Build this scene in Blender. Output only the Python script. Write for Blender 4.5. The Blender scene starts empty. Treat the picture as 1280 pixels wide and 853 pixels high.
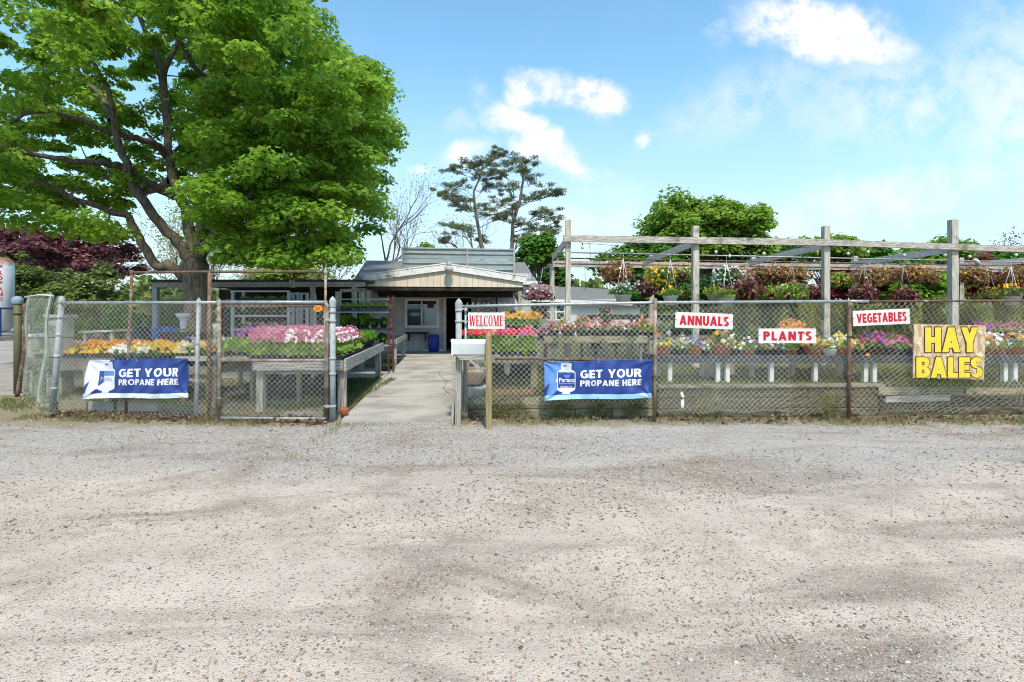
import bpy, math, random
import numpy as np
from mathutils import Vector, Matrix
R = math.radians
random.seed(7); rng = np.random.default_rng(7)
SC = bpy.context.scene
COL = SC.collection
CAMH, F, HY = 1.4, 640.0, 392.0
# ------------------------------------------------------------------ camera, world, sun
cd = bpy.data.cameras.new('camera'); cam = bpy.data.objects.new('camera', cd); COL.objects.link(cam)
cam.location = (0, 0, CAMH); cam.rotation_euler = (R(90), 0, 0)
cd.lens = 18; cd.sensor_width = 36; cd.shift_y = -(426.5-HY)/1280; cd.clip_end = 2000; cd.clip_start = .05
SC.camera = cam
SUN_EL, SUN_AZ = 56.0, 168.0           # azimuth clockwise from +Y (the way the camera looks)
wd = bpy.data.worlds.new('World'); SC.world = wd; wd.use_nodes = True
SC.view_settings.view_transform = 'Standard'; SC.view_settings.look = 'None'
SC.view_settings.gamma = 1; SC.view_settings.use_curve_mapping = False
SC.view_settings.exposure = 0.68
SC.cycles.filter_width = 1.0
sl = bpy.data.lights.new('sun', 'SUN'); sun = bpy.data.objects.new('sun', sl); COL.objects.link(sun)
sl.energy = 2.9; sl.angle = R(4); sl.color = (1, .89, .74)
sd = Vector((math.sin(R(SUN_AZ))*math.cos(R(SUN_EL)), math.cos(R(SUN_AZ))*math.cos(R(SUN_EL)), math.sin(R(SUN_EL))))
sun.rotation_euler = sd.to_track_quat('Z', 'Y').to_euler()
sun.location = (20, -15, 30)

class NT:
    def __init__(s, tree): s.t = tree; s.n = tree.nodes; s.l = tree.links
    def add(s, ty, **kw):
        n = s.n.new(ty)
        for k, v in kw.items(): setattr(n, k, v)
        return n
    def link(s, a, b): s.l.new(a, b)
    def put(s, sock, v):
        if isinstance(v, bpy.types.NodeSocket): s.link(v, sock)
        else: sock.default_value = v
    def m(s, op, a, b=None, c=None, clamp=False):
        n = s.add('ShaderNodeMath', operation=op); n.use_clamp = clamp
        s.put(n.inputs[0], a)
        if b is not None: s.put(n.inputs[1], b)
        if c is not None: s.put(n.inputs[2], c)
        return n.outputs[0]
    def mix(s, f, a, b, blend='MIX'):
        n = s.add('ShaderNodeMix', data_type='RGBA', blend_type=blend)
        s.put(n.inputs[0], f)
        for sk, v in ((n.inputs[6], a), (n.inputs[7], b)):
            s.put(sk, v if isinstance(v, bpy.types.NodeSocket) else (*v[:3], 1))
        return n.outputs[2]
    def rampf(s, v, a, b, lo=0.0, hi=1.0):
        n = s.add('ShaderNodeMapRange', interpolation_type='SMOOTHSTEP')
        s.put(n.inputs[0], v); n.inputs[1].default_value = a; n.inputs[2].default_value = b
        n.inputs[3].default_value = lo; n.inputs[4].default_value = hi
        return n.outputs[0]
    def noise(s, vec, scale, detail=4, rough=.55, dist=0):
        n = s.add('ShaderNodeTexNoise'); s.link(vec, n.inputs['Vector'])
        n.inputs['Scale'].default_value = scale; n.inputs['Detail'].default_value = detail
        n.inputs['Roughness'].default_value = rough; n.inputs['Distortion'].default_value = dist
        return n.outputs['Fac']
    def vor(s, vec, scale, feature='F1'):
        n = s.add('ShaderNodeTexVoronoi', feature=feature); s.link(vec, n.inputs['Vector'])
        n.inputs['Scale'].default_value = scale
        return n
    def coords(s, scale=(1, 1, 1), kind='Object'):
        tc = s.add('ShaderNodeTexCoord'); mp = s.add('ShaderNodeMapping')
        s.link(tc.outputs[kind], mp.inputs['Vector']); mp.inputs['Scale'].default_value = scale
        return mp.outputs[0]

def make_world():
    t = NT(wd.node_tree); t.n.clear()
    out = t.add('ShaderNodeOutputWorld'); bg = t.add('ShaderNodeBackground'); t.link(bg.outputs[0], out.inputs[0])
    bg.inputs[1].default_value = .10
    sky = t.add('ShaderNodeTexSky', sky_type='NISHITA'); sky.sun_disc = False
    sky.sun_elevation = R(SUN_EL); sky.sun_rotation = R(SUN_AZ); sky.air_density = 1.15; sky.dust_density = .35; sky.ozone_density = 1.6
    tc = t.add('ShaderNodeTexCoord'); sp = t.add('ShaderNodeSeparateXYZ'); t.link(tc.outputs['Generated'], sp.inputs[0])
    x, y, z = sp.outputs
    ya = t.m('MAXIMUM', t.m('ABSOLUTE', y), .08)
    u = t.m('DIVIDE', x, ya); v = t.m('DIVIDE', z, ya)
    cb = t.add('ShaderNodeCombineXYZ'); t.link(u, cb.inputs[0]); t.link(v, cb.inputs[1])
    t.link(t.m('MULTIPLY', y, .2), cb.inputs[2])
    n1 = t.noise(cb.outputs[0], 5.5, 6, .6); n2 = t.add('ShaderNodeTexNoise'); t.link(cb.outputs[0], n2.inputs[0])
    n2.inputs['Scale'].default_value = 7; n2.inputs['Detail'].default_value = 6; n2.inputs['Roughness'].default_value = .62
    sc = t.add('ShaderNodeSeparateColor'); t.link(n2.outputs['Color'], sc.inputs[0])
    uw = t.m('ADD', u, t.m('MULTIPLY', t.m('SUBTRACT', sc.outputs[0], .5), .16))
    vw = t.m('ADD', v, t.m('MULTIPLY', t.m('SUBTRACT', sc.outputs[1], .5), .13))
    fine = t.noise(cb.outputs[0], 16, 7, .62)
    acc = None
    # px, py, rx, ry, tilt, strength, softness
    for (px, py, rx, ry, tilt, st, so) in [
        (1035, 42, 105, 36, -.22, 1.25, .8), (1000, 25, 50, 22, 0, .6, .8), (738, 125, 40, 22, .1, 1.25, .75), (668, 122, 36, 22, .5, .95, .9),
        (668, 172, 78, 17, -.62, 1.15, .8), (625, 150, 30, 15, -.6, .5, .9), (580, 150, 20, 14, .3, .32, .9), (575, 192, 40, 17, .25, .75, .9), (520, 208, 18, 9, 0, .8, .8),
        (808, 170, 14, 12, .3, .75, .8), (906, 47, 22, 19, .3, .36, .9), (1150, 120, 190, 70, .1, .42, 1.0),
        (930, 130, 130, 38, .45, .35, 1.0), (1120, 245, 260, 34, .2, .45, 1.0), (1290, 130, 130, 150, 0, .5, 1.0), (940, 290, 160, 40, 0, .4, 1.0), (700, 270, 140, 40, 0, .35, 1.0)]:
        cu, cv = (px-640)/F, (HY-py)/F
        du = t.m('SUBTRACT', uw, cu); dv = t.m('SUBTRACT', vw, cv)
        c, s_ = math.cos(tilt), math.sin(tilt)
        a = t.m('DIVIDE', t.m('ADD', t.m('MULTIPLY', du, c), t.m('MULTIPLY', dv, s_)), rx/F)
        b = t.m('DIVIDE', t.m('SUBTRACT', t.m('MULTIPLY', dv, c), t.m('MULTIPLY', du, s_)), ry/F)
        d = t.m('SQRT', t.m('ADD', t.m('MULTIPLY', a, a), t.m('MULTIPLY', b, b)))
        k = t.rampf(d, 1.45, 1.1-so, 0, st)
        acc = k if acc is None else t.m('MAXIMUM', acc, k)
    dens = t.m('MULTIPLY', acc, t.rampf(fine, .27, .64, .1, 1.3), clamp=True)
    # thin high cloud everywhere else (behind the camera too)
    veil = t.rampf(n1, .5, .85, 0, .25)
    veil = t.m('MULTIPLY', veil, t.rampf(z, .02, .3, 1, .4))
    dens = t.m('MAXIMUM', dens, veil)
    hz = t.rampf(v, .52, 0.0, 0, .84)                          # whitening toward the horizon
    base = t.mix(hz, t.mix(1.0, sky.outputs[0], (1.32, 1.74, 1.68), 'MULTIPLY'), (4.3, 5.1, 6.1))
    col = t.mix(dens, base, (6.9, 6.9, 6.95))
    t.link(col, bg.inputs[0])
make_world()

# ------------------------------------------------------------------ materials
MATS = {}
def mat(name, c1, c2=None, scale=6, stretch=(1, 1, 1), rough=.75, metal=0, bump=.0, bscale=None, detail=5, lo=.35, hi=.65,
        c3=None, s3=1.5, l3=.55, h3=.75, spec=.35, emit=None, coat=0):
    if name in MATS: return MATS[name]
    m = bpy.data.materials.new(name); m.use_nodes = True; MATS[name] = m
    t = NT(m.node_tree); p = t.n['Principled BSDF']
    p.inputs['Roughness'].default_value = rough; p.inputs['Metallic'].default_value = metal
    p.inputs['Specular IOR Level'].default_value = spec
    if coat: p.inputs['Coat Weight'].default_value = coat
    co = t.coords(stretch)
    if c2 is None: c2 = tuple(x*.72 for x in c1)
    f = t.rampf(t.noise(co, scale, detail), lo, hi)
    col = t.mix(f, c1, c2)
    if c3 is not None:
        co3 = t.coords((1, 1, 1)); g = t.rampf(t.noise(co3, s3, 6, .65), l3, h3); col = t.mix(g, col, c3)
    t.link(col, p.inputs['Base Color'])
    if bump:
        b = t.add('ShaderNodeBump'); b.inputs['Strength'].default_value = bump; b.inputs['Distance'].default_value = .01
        t.link(t.noise(co, bscale or scale*2, 5), b.inputs['Height']); t.link(b.outputs[0], p.inputs['Normal'])
    return m
def leafmat(name, c1, c2, c3=None, trans=.35, rough=.55):
    if name in MATS: return MATS[name]
    m = bpy.data.materials.new(name); m.use_nodes = True; MATS[name] = m
    t = NT(m.node_tree); p = t.n['Principled BSDF']; out = t.n['Material Output']
    at = t.add('ShaderNodeAttribute', attribute_name='rnd'); f = at.outputs['Fac']
    col = t.mix(f, c1, c2)
    if c3 is not None: col = t.mix(t.rampf(f, .72, .9), col, c3)
    p.inputs['Roughness'].default_value = rough; p.inputs['Specular IOR Level'].default_value = .25
    t.link(col, p.inputs['Base Color'])
    tr = t.add('ShaderNodeBsdfTranslucent'); t.link(t.mix(.5, col, tuple(min(1, x*1.5) for x in c2)), tr.inputs[0])
    ms = t.add('ShaderNodeMixShader'); ms.inputs[0].default_value = trans
    t.link(p.outputs[0], ms.inputs[1]); t.link(tr.outputs[0], ms.inputs[2]); t.link(ms.outputs[0], out.inputs[0])
    return m
def flat(name, c, rough=.6, **k): return mat(name, c, tuple(x*.88 for x in c), scale=9, rough=rough, **k)

WOOD_H = mat('weathered_wood_along', (.42, .39, .34), (.17, .15, .125), scale=3, stretch=(1.2, 22, 22), bump=.5, c3=(.10, .095, .08), s3=2.5, l3=.56, h3=.74)
WOOD_V = mat('weathered_wood_upright', (.44, .41, .35), (.2, .18, .145), scale=3, stretch=(22, 22, 1.2), bump=.5, c3=(.12, .115, .09), s3=2.5, l3=.58, h3=.76)
WOOD_D = mat('weathered_wood_across_lit', (.78, .71, .63), (.52, .46, .40), scale=3, stretch=(22, 1.2, 22), bump=.5, c3=(.12, .11, .09), s3=2.5, l3=.6, h3=.78)  # rafter wood; light on the rafter sides put into the paler colour
WOOD_PALE = mat('pale_grey_plank', (.48, .45, .38), (.27, .245, .2), scale=3, stretch=(1.5, 1.5, 22), bump=.4, c3=(.14, .13, .11), s3=3)
WOOD_NEW = mat('treated_yellow_green_wood', (.33, .27, .135), (.2, .165, .085), scale=3, stretch=(22, 22, 1.2), bump=.3, c3=(.2, .18, .1), s3=4, l3=.62, h3=.8)
SLEEPER = mat('mossy_sleeper', (.36, .31, .2), (.18, .155, .095), scale=3, stretch=(2, 14, 18), bump=.8, c3=(.075, .10, .03), s3=3, l3=.48, h3=.66)
SLEEPER2 = mat('dark_sleeper', (.16, .145, .09), (.06, .055, .035), scale=3, stretch=(2, 14, 18), bump=.8, c3=(.05, .065, .025), s3=3)
BARK = mat('maple_bark', (.16, .13, .10), (.055, .045, .036), scale=5, stretch=(5, 5, 1), bump=1.0, bscale=9, c3=(.2, .18, .14), s3=1.2, l3=.55, h3=.75)
BARK2 = mat('grey_bark', (.2, .17, .14), (.09, .075, .06), scale=5, stretch=(5, 5, 1), bump=.6)
GALV = mat('galvanised_pipe', (.40, .425, .43), (.28, .30, .30), scale=14, rough=.5, metal=.35, c3=(.24, .2, .16), s3=6, l3=.62, h3=.8)
GALVP = mat('grey_painted_post', (.375, .395, .39), (.28, .30, .30), scale=14, rough=.6, c3=(.3, .26, .2), s3=8, l3=.66, h3=.8)
RUST = mat('rusty_pipe', (.22, .125, .08), (.11, .065, .045), scale=12, rough=.8, metal=.1, c3=(.36, .33, .29), s3=7, l3=.55, h3=.72)
RUSTP = mat('part_rusted_pipe', (.36, .33, .29), (.22, .15, .1), scale=9, rough=.65, metal=.2, c3=(.19, .09, .05), s3=6, l3=.52, h3=.66)
WIRE = mat('galvanised_wire', (.72, .71, .64), (.55, .54, .47), scale=8, rough=.5, metal=.0)
WIREB = mat('aged_wire', (.62, .58, .48), (.42, .36, .26), scale=5, rough=.6, metal=.0)
WIREG = mat('green_coated_wire', (.27, .35, .28), (.50, .52, .46), scale=5, rough=.5)
WHITE = mat('white_paint', (.78, .77, .74), (.68, .67, .64), scale=8, rough=.5)
WHITEW = mat('peeling_white_paint', (.8, .8, .79), (.64, .63, .62), scale=4, stretch=(1, 6, 6), rough=.7, bump=.3, c3=(.24, .22, .2), s3=5, l3=.56, h3=.68)
BLACKP = mat('black_plastic', (.022, .024, .028), (.035, .038, .044), scale=12, rough=.45)
BLACKT = mat('black_table_plastic', (.03, .036, .046), (.055, .065, .08), scale=5, rough=.4)
TERRA = mat('terracotta_plastic', (.42, .12, .045), (.3, .085, .035), scale=8, rough=.6)
SOIL = mat('potting_soil', (.05, .035, .025), (.02, .015, .01), scale=30, rough=.95)
CONC = mat('pale_concrete_block', (.42, .39, .34), (.28, .26, .23), scale=9, rough=.9, bump=.5, c3=(.16, .15, .12), s3=3)

G_MAPLE = leafmat('maple_leaves', (.09, .185, .02), (.25, .43, .04), (.42, .54, .08), trans=.5)
G_DARK = leafmat('dark_green_leaves', (.028, .075, .018), (.08, .165, .03), trans=.25)
G_MID = leafmat('mid_green_leaves', (.05, .14, .02), (.14, .30, .035), trans=.38)
G_BRIGHT = leafmat('bright_green_leaves', (.08, .20, .02), (.22, .40, .035), (.33, .46, .06), trans=.42)
G_LIME = leafmat('lime_leaves', (.16, .26, .03), (.34, .42, .06), trans=.35)
G_GRASSY = leafmat('yellow_green_sprays', (.12, .17, .035), (.3, .34, .09), (.2, .12, .05), trans=.3)
G_PINE = leafmat('pine_needles', (.085, .13, .06), (.18, .22, .09), (.25, .2, .11), trans=.2)
G_PURPLE = leafmat('copper_leaves', (.07, .028, .033), (.2, .07, .08), (.34, .14, .14), trans=.3)
G_RED = leafmat('red_maple_leaves', (.12, .012, .018), (.27, .035, .04), (.36, .11, .07), trans=.35)
G_COLEUS = leafmat('coleus_leaves', (.16, .05, .03), (.36, .34, .10), (.34, .06, .06), trans=.3)
G_COLEUSD = leafmat('dark_coleus_leaves', (.09, .012, .03), (.27, .06, .06), (.3, .3, .06), trans=.3)
G_OLIVE = leafmat('olive_hedge_leaves', (.075, .115, .025), (.2, .25, .06), trans=.28)
G_BUD = leafmat('spring_buds', (.25, .28, .08), (.42, .4, .16), trans=.35)
G_TOP = leafmat('yellow_green_tree_leaves', (.11, .20, .025), (.27, .42, .05), (.38, .48, .09), trans=.42)  # yellow-green leaf colour of the paler background trees
def petal(n, c, c2=None): return leafmat('petals_'+n, c, c2 or tuple(min(1, x*1.15+.02) for x in c), trans=.25, rough=.7)
PET = dict(orange=petal('orange', (.75, .24, .02), (.85, .38, .03)), yellow=petal('yellow', (.82, .55, .02), (.85, .66, .08)), amber=petal('amber', (.85, .38, .02), (.85, .52, .04)),
           white=petal('white', (.78, .78, .74)), pink=petal('pink', (.62, .17, .3), (.8, .4, .5)), red=petal('red', (.7, .02, .03), (.8, .08, .05)),
           magenta=petal('magenta', (.5, .05, .2), (.66, .15, .33)), purple=petal('purple', (.17, .06, .3), (.35, .2, .5)), rose=petal('rose', (.45, .14, .17), (.6, .3, .3)),
           blue=petal('blue', (.18, .22, .5), (.45, .5, .7)), coral=petal('coral', (.8, .25, .2), (.85, .4, .3)), lilac=petal('lilac', (.42, .3, .5), (.6, .45, .6)))

# ------------------------------------------------------------------ mesh helpers
def W(px, py, Y): return Vector(((px-640)/F*Y, Y, CAMH-(py-HY)/F*Y))
def GX(px, Y): return (px-640)/F*Y
def YG(py, z=0.): return F*(CAMH-z)/(py-HY)

def thing(name, label, cat, loc=(0, 0, 0), rz=0, group=None):
    o = bpy.data.objects.new(name, None); COL.objects.link(o); o.empty_display_size = .2
    o.location = loc; o.rotation_euler = (0, 0, rz); o['label'] = label; o['category'] = cat
    if group: o['group'] = group
    return o
def tag(o, label=None, cat=None, group=None, kind=None):
    if label: o['label'] = label
    if cat: o['category'] = cat
    if group: o['group'] = group
    if kind: o['kind'] = kind
    return o
def dup(root, loc, rz=0, label=None, group=None, scale=None):
    r = root.copy(); COL.objects.link(r); r.location = loc; r.rotation_euler = (0, 0, rz)
    if scale: r.scale = (scale,)*3 if isinstance(scale, (int, float)) else scale
    if label: r['label'] = label
    if group: r['group'] = group
    def rec(a, b):
        for ch in list(a.children):
            c = ch.copy(); COL.objects.link(c); c.parent = b; rec(ch, c)
    rec(root, r); return r

def link_obj(name, me, parent, m=None):
    o = bpy.data.objects.new(name, me); COL.objects.link(o)
    if parent is not None: o.parent = parent
    if m is not None:
        for x in (m if isinstance(m, (list, tuple)) else [m]): me.materials.append(x)
    return o
def world_off(parent):
    v = Vector((0, 0, 0)); p = parent
    while p is not None: v += p.location; p = p.parent
    return v

class MB:
    def __init__(s): s.v = []; s.f = []; s.mi = []; s.sm = []
    def add(s, vs, fs, mi=0, smooth=False):
        o = len(s.v); s.v += [tuple(v) for v in vs]
        for f in fs: s.f.append(tuple(i+o for i in f)); s.mi.append(mi); s.sm.append(smooth)
        return s
    def box(s, c, size, rz=0, mi=0, taper=1, rx=0, ry=0, bev=.0):
        hx, hy, hz = [x/2 for x in size]
        if bev:
            b = min(bev, hx*.5, hy*.5, hz*.5); vs = []
            for dz, e in ((-hz, b), (-hz+b, 0), (hz-b, 0), (hz, b)):
                for x, y in ((-hx+e, -hy+b+e*0), (-hx+b, -hy+e), (hx-b, -hy+e), (hx-e, -hy+b), (hx-e, hy-b), (hx-b, hy-e), (-hx+b, hy-e), (-hx+e, hy-b)):
                    vs.append((x, y, dz))
            fs = [tuple(range(7, -1, -1)), tuple(range(24, 32))]
            for L in range(3):
                for k in range(8): fs.append((L*8+k, L*8+(k+1) % 8, L*8+8+(k+1) % 8, L*8+8+k))
        else:
            vs = [(x*(taper if z > 0 else 1), y*(taper if z > 0 else 1), z) for z in (-hz, hz) for x, y in ((-hx, -hy), (hx, -hy), (hx, hy), (-hx, hy))]
            fs = [(3, 2, 1, 0), (4, 5, 6, 7), (0, 1, 5, 4), (1, 2, 6, 5), (2, 3, 7, 6), (3, 0, 4, 7)]
        M = Matrix.Translation(Vector(c)) @ Matrix.Rotation(rz, 4, 'Z') @ Matrix.Rotation(ry, 4, 'Y') @ Matrix.Rotation(rx, 4, 'X')
        return s.add([M @ Vector(v) for v in vs], fs, mi)
    def beam(s, a, b, w, h, mi=0, up=(0, 0, 1)):      # rectangular bar from a to b
        a, b = Vector(a), Vector(b); d = (b-a).normalized(); upv = Vector(up)
        if abs(d.dot(upv)) > .98: upv = Vector((0, 1, 0))
        sx = d.cross(upv).normalized(); uz = sx.cross(d).normalized()
        vs = [p + sx*(i*w/2) + uz*(j*h/2) for p in (a, b) for i, j in ((-1, -1), (1, -1), (1, 1), (-1, 1))]
        return s.add(vs, [(3, 2, 1, 0), (4, 5, 6, 7), (0, 1, 5, 4), (1, 2, 6, 5), (2, 3, 7, 6), (3, 0, 4, 7)], mi)
    def tube(s, pts, rad, n=8, mi=0, cap=True, smooth=True):
        pts = [Vector(p) for p in pts]; k = len(pts)
        if not isinstance(rad, (list, tuple)): rad = [rad]*k
        o = len(s.v); ref = None
        for i, p in enumerate(pts):
            d = (pts[min(i+1, k-1)] - pts[max(i-1, 0)]);
            d = d.normalized() if d.length > 1e-9 else Vector((0, 0, 1))
            if ref is None:
                ref = d.cross(Vector((0, 0, 1)) if abs(d.z) < .9 else Vector((1, 0, 0))).normalized()
            else:
                ref = (ref - d*ref.dot(d)); ref = ref.normalized() if ref.length > 1e-6 else d.orthogonal().normalized()
            b = d.cross(ref)
            for j in range(n):
                a = 2*math.pi*j/n; s.v.append(tuple(p + (ref*math.cos(a)+b*math.sin(a))*rad[i]))
        for i in range(k-1):
            for j in range(n):
                s.f.append((o+i*n+j, o+i*n+(j+1) % n, o+(i+1)*n+(j+1) % n, o+(i+1)*n+j)); s.mi.append(mi); s.sm.append(smooth)
        if cap:
            s.f.append(tuple(o+j for j in range(n-1, -1, -1))); s.f.append(tuple(o+(k-1)*n+j for j in range(n)))
            s.mi += [mi, mi]; s.sm += [False, False]
        return s
    def lathe(s, c, prof, n=20, mi=0, smooth=True):   # prof: list of (r, z)
        c = Vector(c); o = len(s.v)
        for r, z in prof:
            for j in range(n):
                a = 2*math.pi*j/n; s.v.append((c.x+r*math.cos(a), c.y+r*math.sin(a), c.z+z))
        for i in range(len(prof)-1):
            for j in range(n):
                s.f.append((o+i*n+j, o+i*n+(j+1) % n, o+(i+1)*n+(j+1) % n, o+(i+1)*n+j)); s.mi.append(mi); s.sm.append(smooth)
        return s
    def prism(s, poly, depth, fn, mi=0):             # poly in 2D, fn(x, y, d) -> 3D
        n = len(poly); vs = [fn(x, y, 0) for x, y in poly]+[fn(x, y, depth) for x, y in poly]
        fs = [tuple(range(n)), tuple(range(2*n-1, n-1, -1))]+[(i, i+n, (i+1) % n+n, (i+1) % n) for i in range(n)]
        return s.add(vs, fs, mi)
    def build(s, name, m, parent=None, world=True, jit=0):
        me = bpy.data.meshes.new(name)
        off = world_off(parent) if (parent is not None and world) else Vector((0, 0, 0))
        vs = [(v[0]-off.x, v[1]-off.y, v[2]-off.z) for v in s.v]
        if jit: vs = [(x+random.uniform(-jit, jit), y+random.uniform(-jit, jit), z+random.uniform(-jit, jit)) for x, y, z in vs]
        me.from_pydata(vs, [], s.f); me.polygons.foreach_set('material_index', s.mi); me.polygons.foreach_set('use_smooth', s.sm)
        me.update()
        import bmesh
        bm = bmesh.new(); bm.from_mesh(me); bmesh.ops.recalc_face_normals(bm, faces=bm.faces); bm.to_mesh(me); bm.free()
        return link_obj(name, me, parent, m)

def np_mesh(name, V, k, m, parent=None, rnd=None, world=True, mi=None, tri=None):
    """V: (n*k,3) verts; each k verts form one polygon (or tri: explicit index array)."""
    me = bpy.data.meshes.new(name)
    if parent is not None and world: V = V - np.array(world_off(parent))
    n = len(V)
    if tri is None: idx = np.arange(n, dtype=np.int32); nf = n//k
    else: idx = tri.ravel().astype(np.int32); nf = len(tri); k = tri.shape[1]
    me.vertices.add(n); me.vertices.foreach_set('co', V.astype(np.float32).ravel())
    me.loops.add(len(idx)); me.loops.foreach_set('vertex_index', idx)
    me.polygons.add(nf); me.polygons.foreach_set('loop_start', np.arange(nf, dtype=np.int32)*k)
    if mi is not None: me.polygons.foreach_set('material_index', mi.astype(np.int32))
    me.update(calc_edges=True)
    a = me.attributes.new('rnd', 'FLOAT', 'FACE')
    a.data.foreach_set('value', (rnd if rnd is not None else rng.random(nf)).astype(np.float32))
    return link_obj(name, me, parent, m)

SH_DIAMOND = np.array([(0, -.5), (.28, 0), (0, .5), (-.28, 0)])
SH_OVAL = np.array([(0, -.5), (.3, -.2), (.28, .2), (0, .5), (-.28, .2), (-.3, -.2)])
SH_MAPLE = np.array([(0, -.45), (.5, -.2), (.22, .02), (.36, .36), (0, .52), (-.36, .36), (-.22, .02), (-.5, -.2)])
SH_PETAL = np.array([(math.cos(a)*.5, math.sin(a)*.5) for a in np.linspace(0, 2*math.pi, 7)[:-1]])
SH_BLADE = np.array([(-.05, 0), (.05, 0), (.02, .6), (0, 1.0)])
SH_NEEDLE = np.array([(0, -.5), (.06, 0), (0, .5), (-.06, 0)])
def leaves(P, N, size, shape=SH_DIAMOND, fold=.12, T=None):
    n = len(P); N = N/np.linalg.norm(N, axis=1)[:, None]
    if T is None: T = rng.normal(size=(n, 3))
    T = T - N*(T*N).sum(1)[:, None]; T /= np.linalg.norm(T, axis=1)[:, None]+1e-9
    B = np.cross(N, T); size = np.broadcast_to(np.asarray(size, float), (n,))
    sh = shape; x = sh[:, 0][None, :, None]; y = sh[:, 1][None, :, None]
    s = size[:, None, None]
    V = P[:, None, :] + s*(x*B[:, None, :] + y*T[:, None, :] - fold*np.abs(x)*2*N[:, None, :])
    return V.reshape(-1, 3)
def rand_unit(n):
    v = rng.normal(size=(n, 3)); return v/np.linalg.norm(v, axis=1)[:, None]

def pad_cloud(centers, rads, per, flat_=.35, up=.9, spread=.75):
    """leaf positions and normals on the upper shells of many flattened pads"""
    n = len(centers)*per
    c = np.repeat(centers, per, 0); r = np.repeat(rads, per)
    d = rand_unit(n); rr = rng.random(n)**.4
    P = c + d*rr[:, None]*r[:, None]*np.array([1, 1, flat_])
    P[:, 2] -= .25*r*(rr*np.hypot(d[:, 0], d[:, 1]))**2      # droop at the rim
    N = d*np.array([.6, .6, .5]) + np.array([0, 0, up]) + rng.normal(size=(n, 3))*spread*.5
    return P, N

def rec_branch(mb, p, d, L, r, depth, n=6, spread=.55, tips=None, up=.12, kids=(2, 3)):
    p = Vector(p); d = Vector(d).normalized(); pts = [p]; rad = [r]; q = p.copy(); dd = d.copy(); k = 4
    for i in range(k):
        dd = (dd + Vector((random.gauss(0, .13), random.gauss(0, .13), random.gauss(0, .1)+up*.3))).normalized()
        q = q + dd*(L/k); pts.append(q.copy()); rad.append(r*(1-.45*(i+1)/k))
    mb.tube(pts, rad, n=n if depth > 1 else 4, cap=False)
    if depth <= 0:
        if tips is not None: tips.append(q.copy())
        return
    for j in range(random.randint(*kids)):
        a = dd + Vector((random.gauss(0, spread), random.gauss(0, spread), random.gauss(0, spread*.7)+up))
        rec_branch(mb, pts[-1] if j == 0 else pts[random.randint(2, 4)], a, L*random.uniform(.6, .85), r*.55, depth-1, n, spread, tips, up, kids)

def tree(name, label, cat, px, Y, crown_px, leafm, bark=BARK2, z0=0, lsize=.22, per=90, pads=60, padr=.9, group=None, shape=SH_OVAL, seed=1, trunk_r=.2, flat_=.5, low=0.15):
    """crown_px: (cx, cy, rx, ry) in photo pixels at distance Y"""
    random.seed(seed)
    cx, cy, rx, ry = crown_px; C = W(cx, cy, Y); a = rx/F*Y; b = ry/F*Y
    root = thing(name, label, cat, (GX(px, Y), Y, z0), group=group)
    c = np.array(C); dirs = rand_unit(pads); rr = (.5+.5*rng.random(pads))*(1+.14*np.sin(dirs[:, 0]*5+seed)+.10*np.sin(dirs[:, 2]*9+dirs[:, 0]*7+seed*2))
    dirs[:, 2] = np.where(dirs[:, 2] < -.5, -dirs[:, 2]*.5, dirs[:, 2])
    cen = c + dirs*rr[:, None]*np.array([a, a*.85, b])
    r = padr*(.6+.7*rng.random(pads))
    P, N = pad_cloud(cen, r, per, flat_=flat_)
    cl = np.repeat(rng.random(pads), per)
    rnd = np.clip(.55*cl+.45*rng.random(len(P)), 0, 1)
    np_mesh('crown', leaves(P, N, lsize*(.7+.6*rng.random(len(P))), shape), len(shape), leafm, root, rnd=rnd)
    mb = MB(); base = Vector((GX(px, Y), Y, z0-.1)); top = Vector(C)
    mid = base.lerp(top, .45)+Vector((random.uniform(-.3, .3), 0, 0))
    mb.tube([base, mid, top, top+Vector((0, 0, b*.5))], [trunk_r, trunk_r*.75, trunk_r*.4, trunk_r*.15], n=8)
    for i in range(0, pads, 2):
        q = Vector(cen[i]); s = mid.lerp(top, random.uniform(0, 1)); mb.tube([s, s.lerp(q, .5)+Vector((0, 0, -.1*b*.3)), q], [trunk_r*.3, trunk_r*.16, trunk_r*.05], n=4, cap=False)
    mb.build('trunk', bark, root)
    return root

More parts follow.
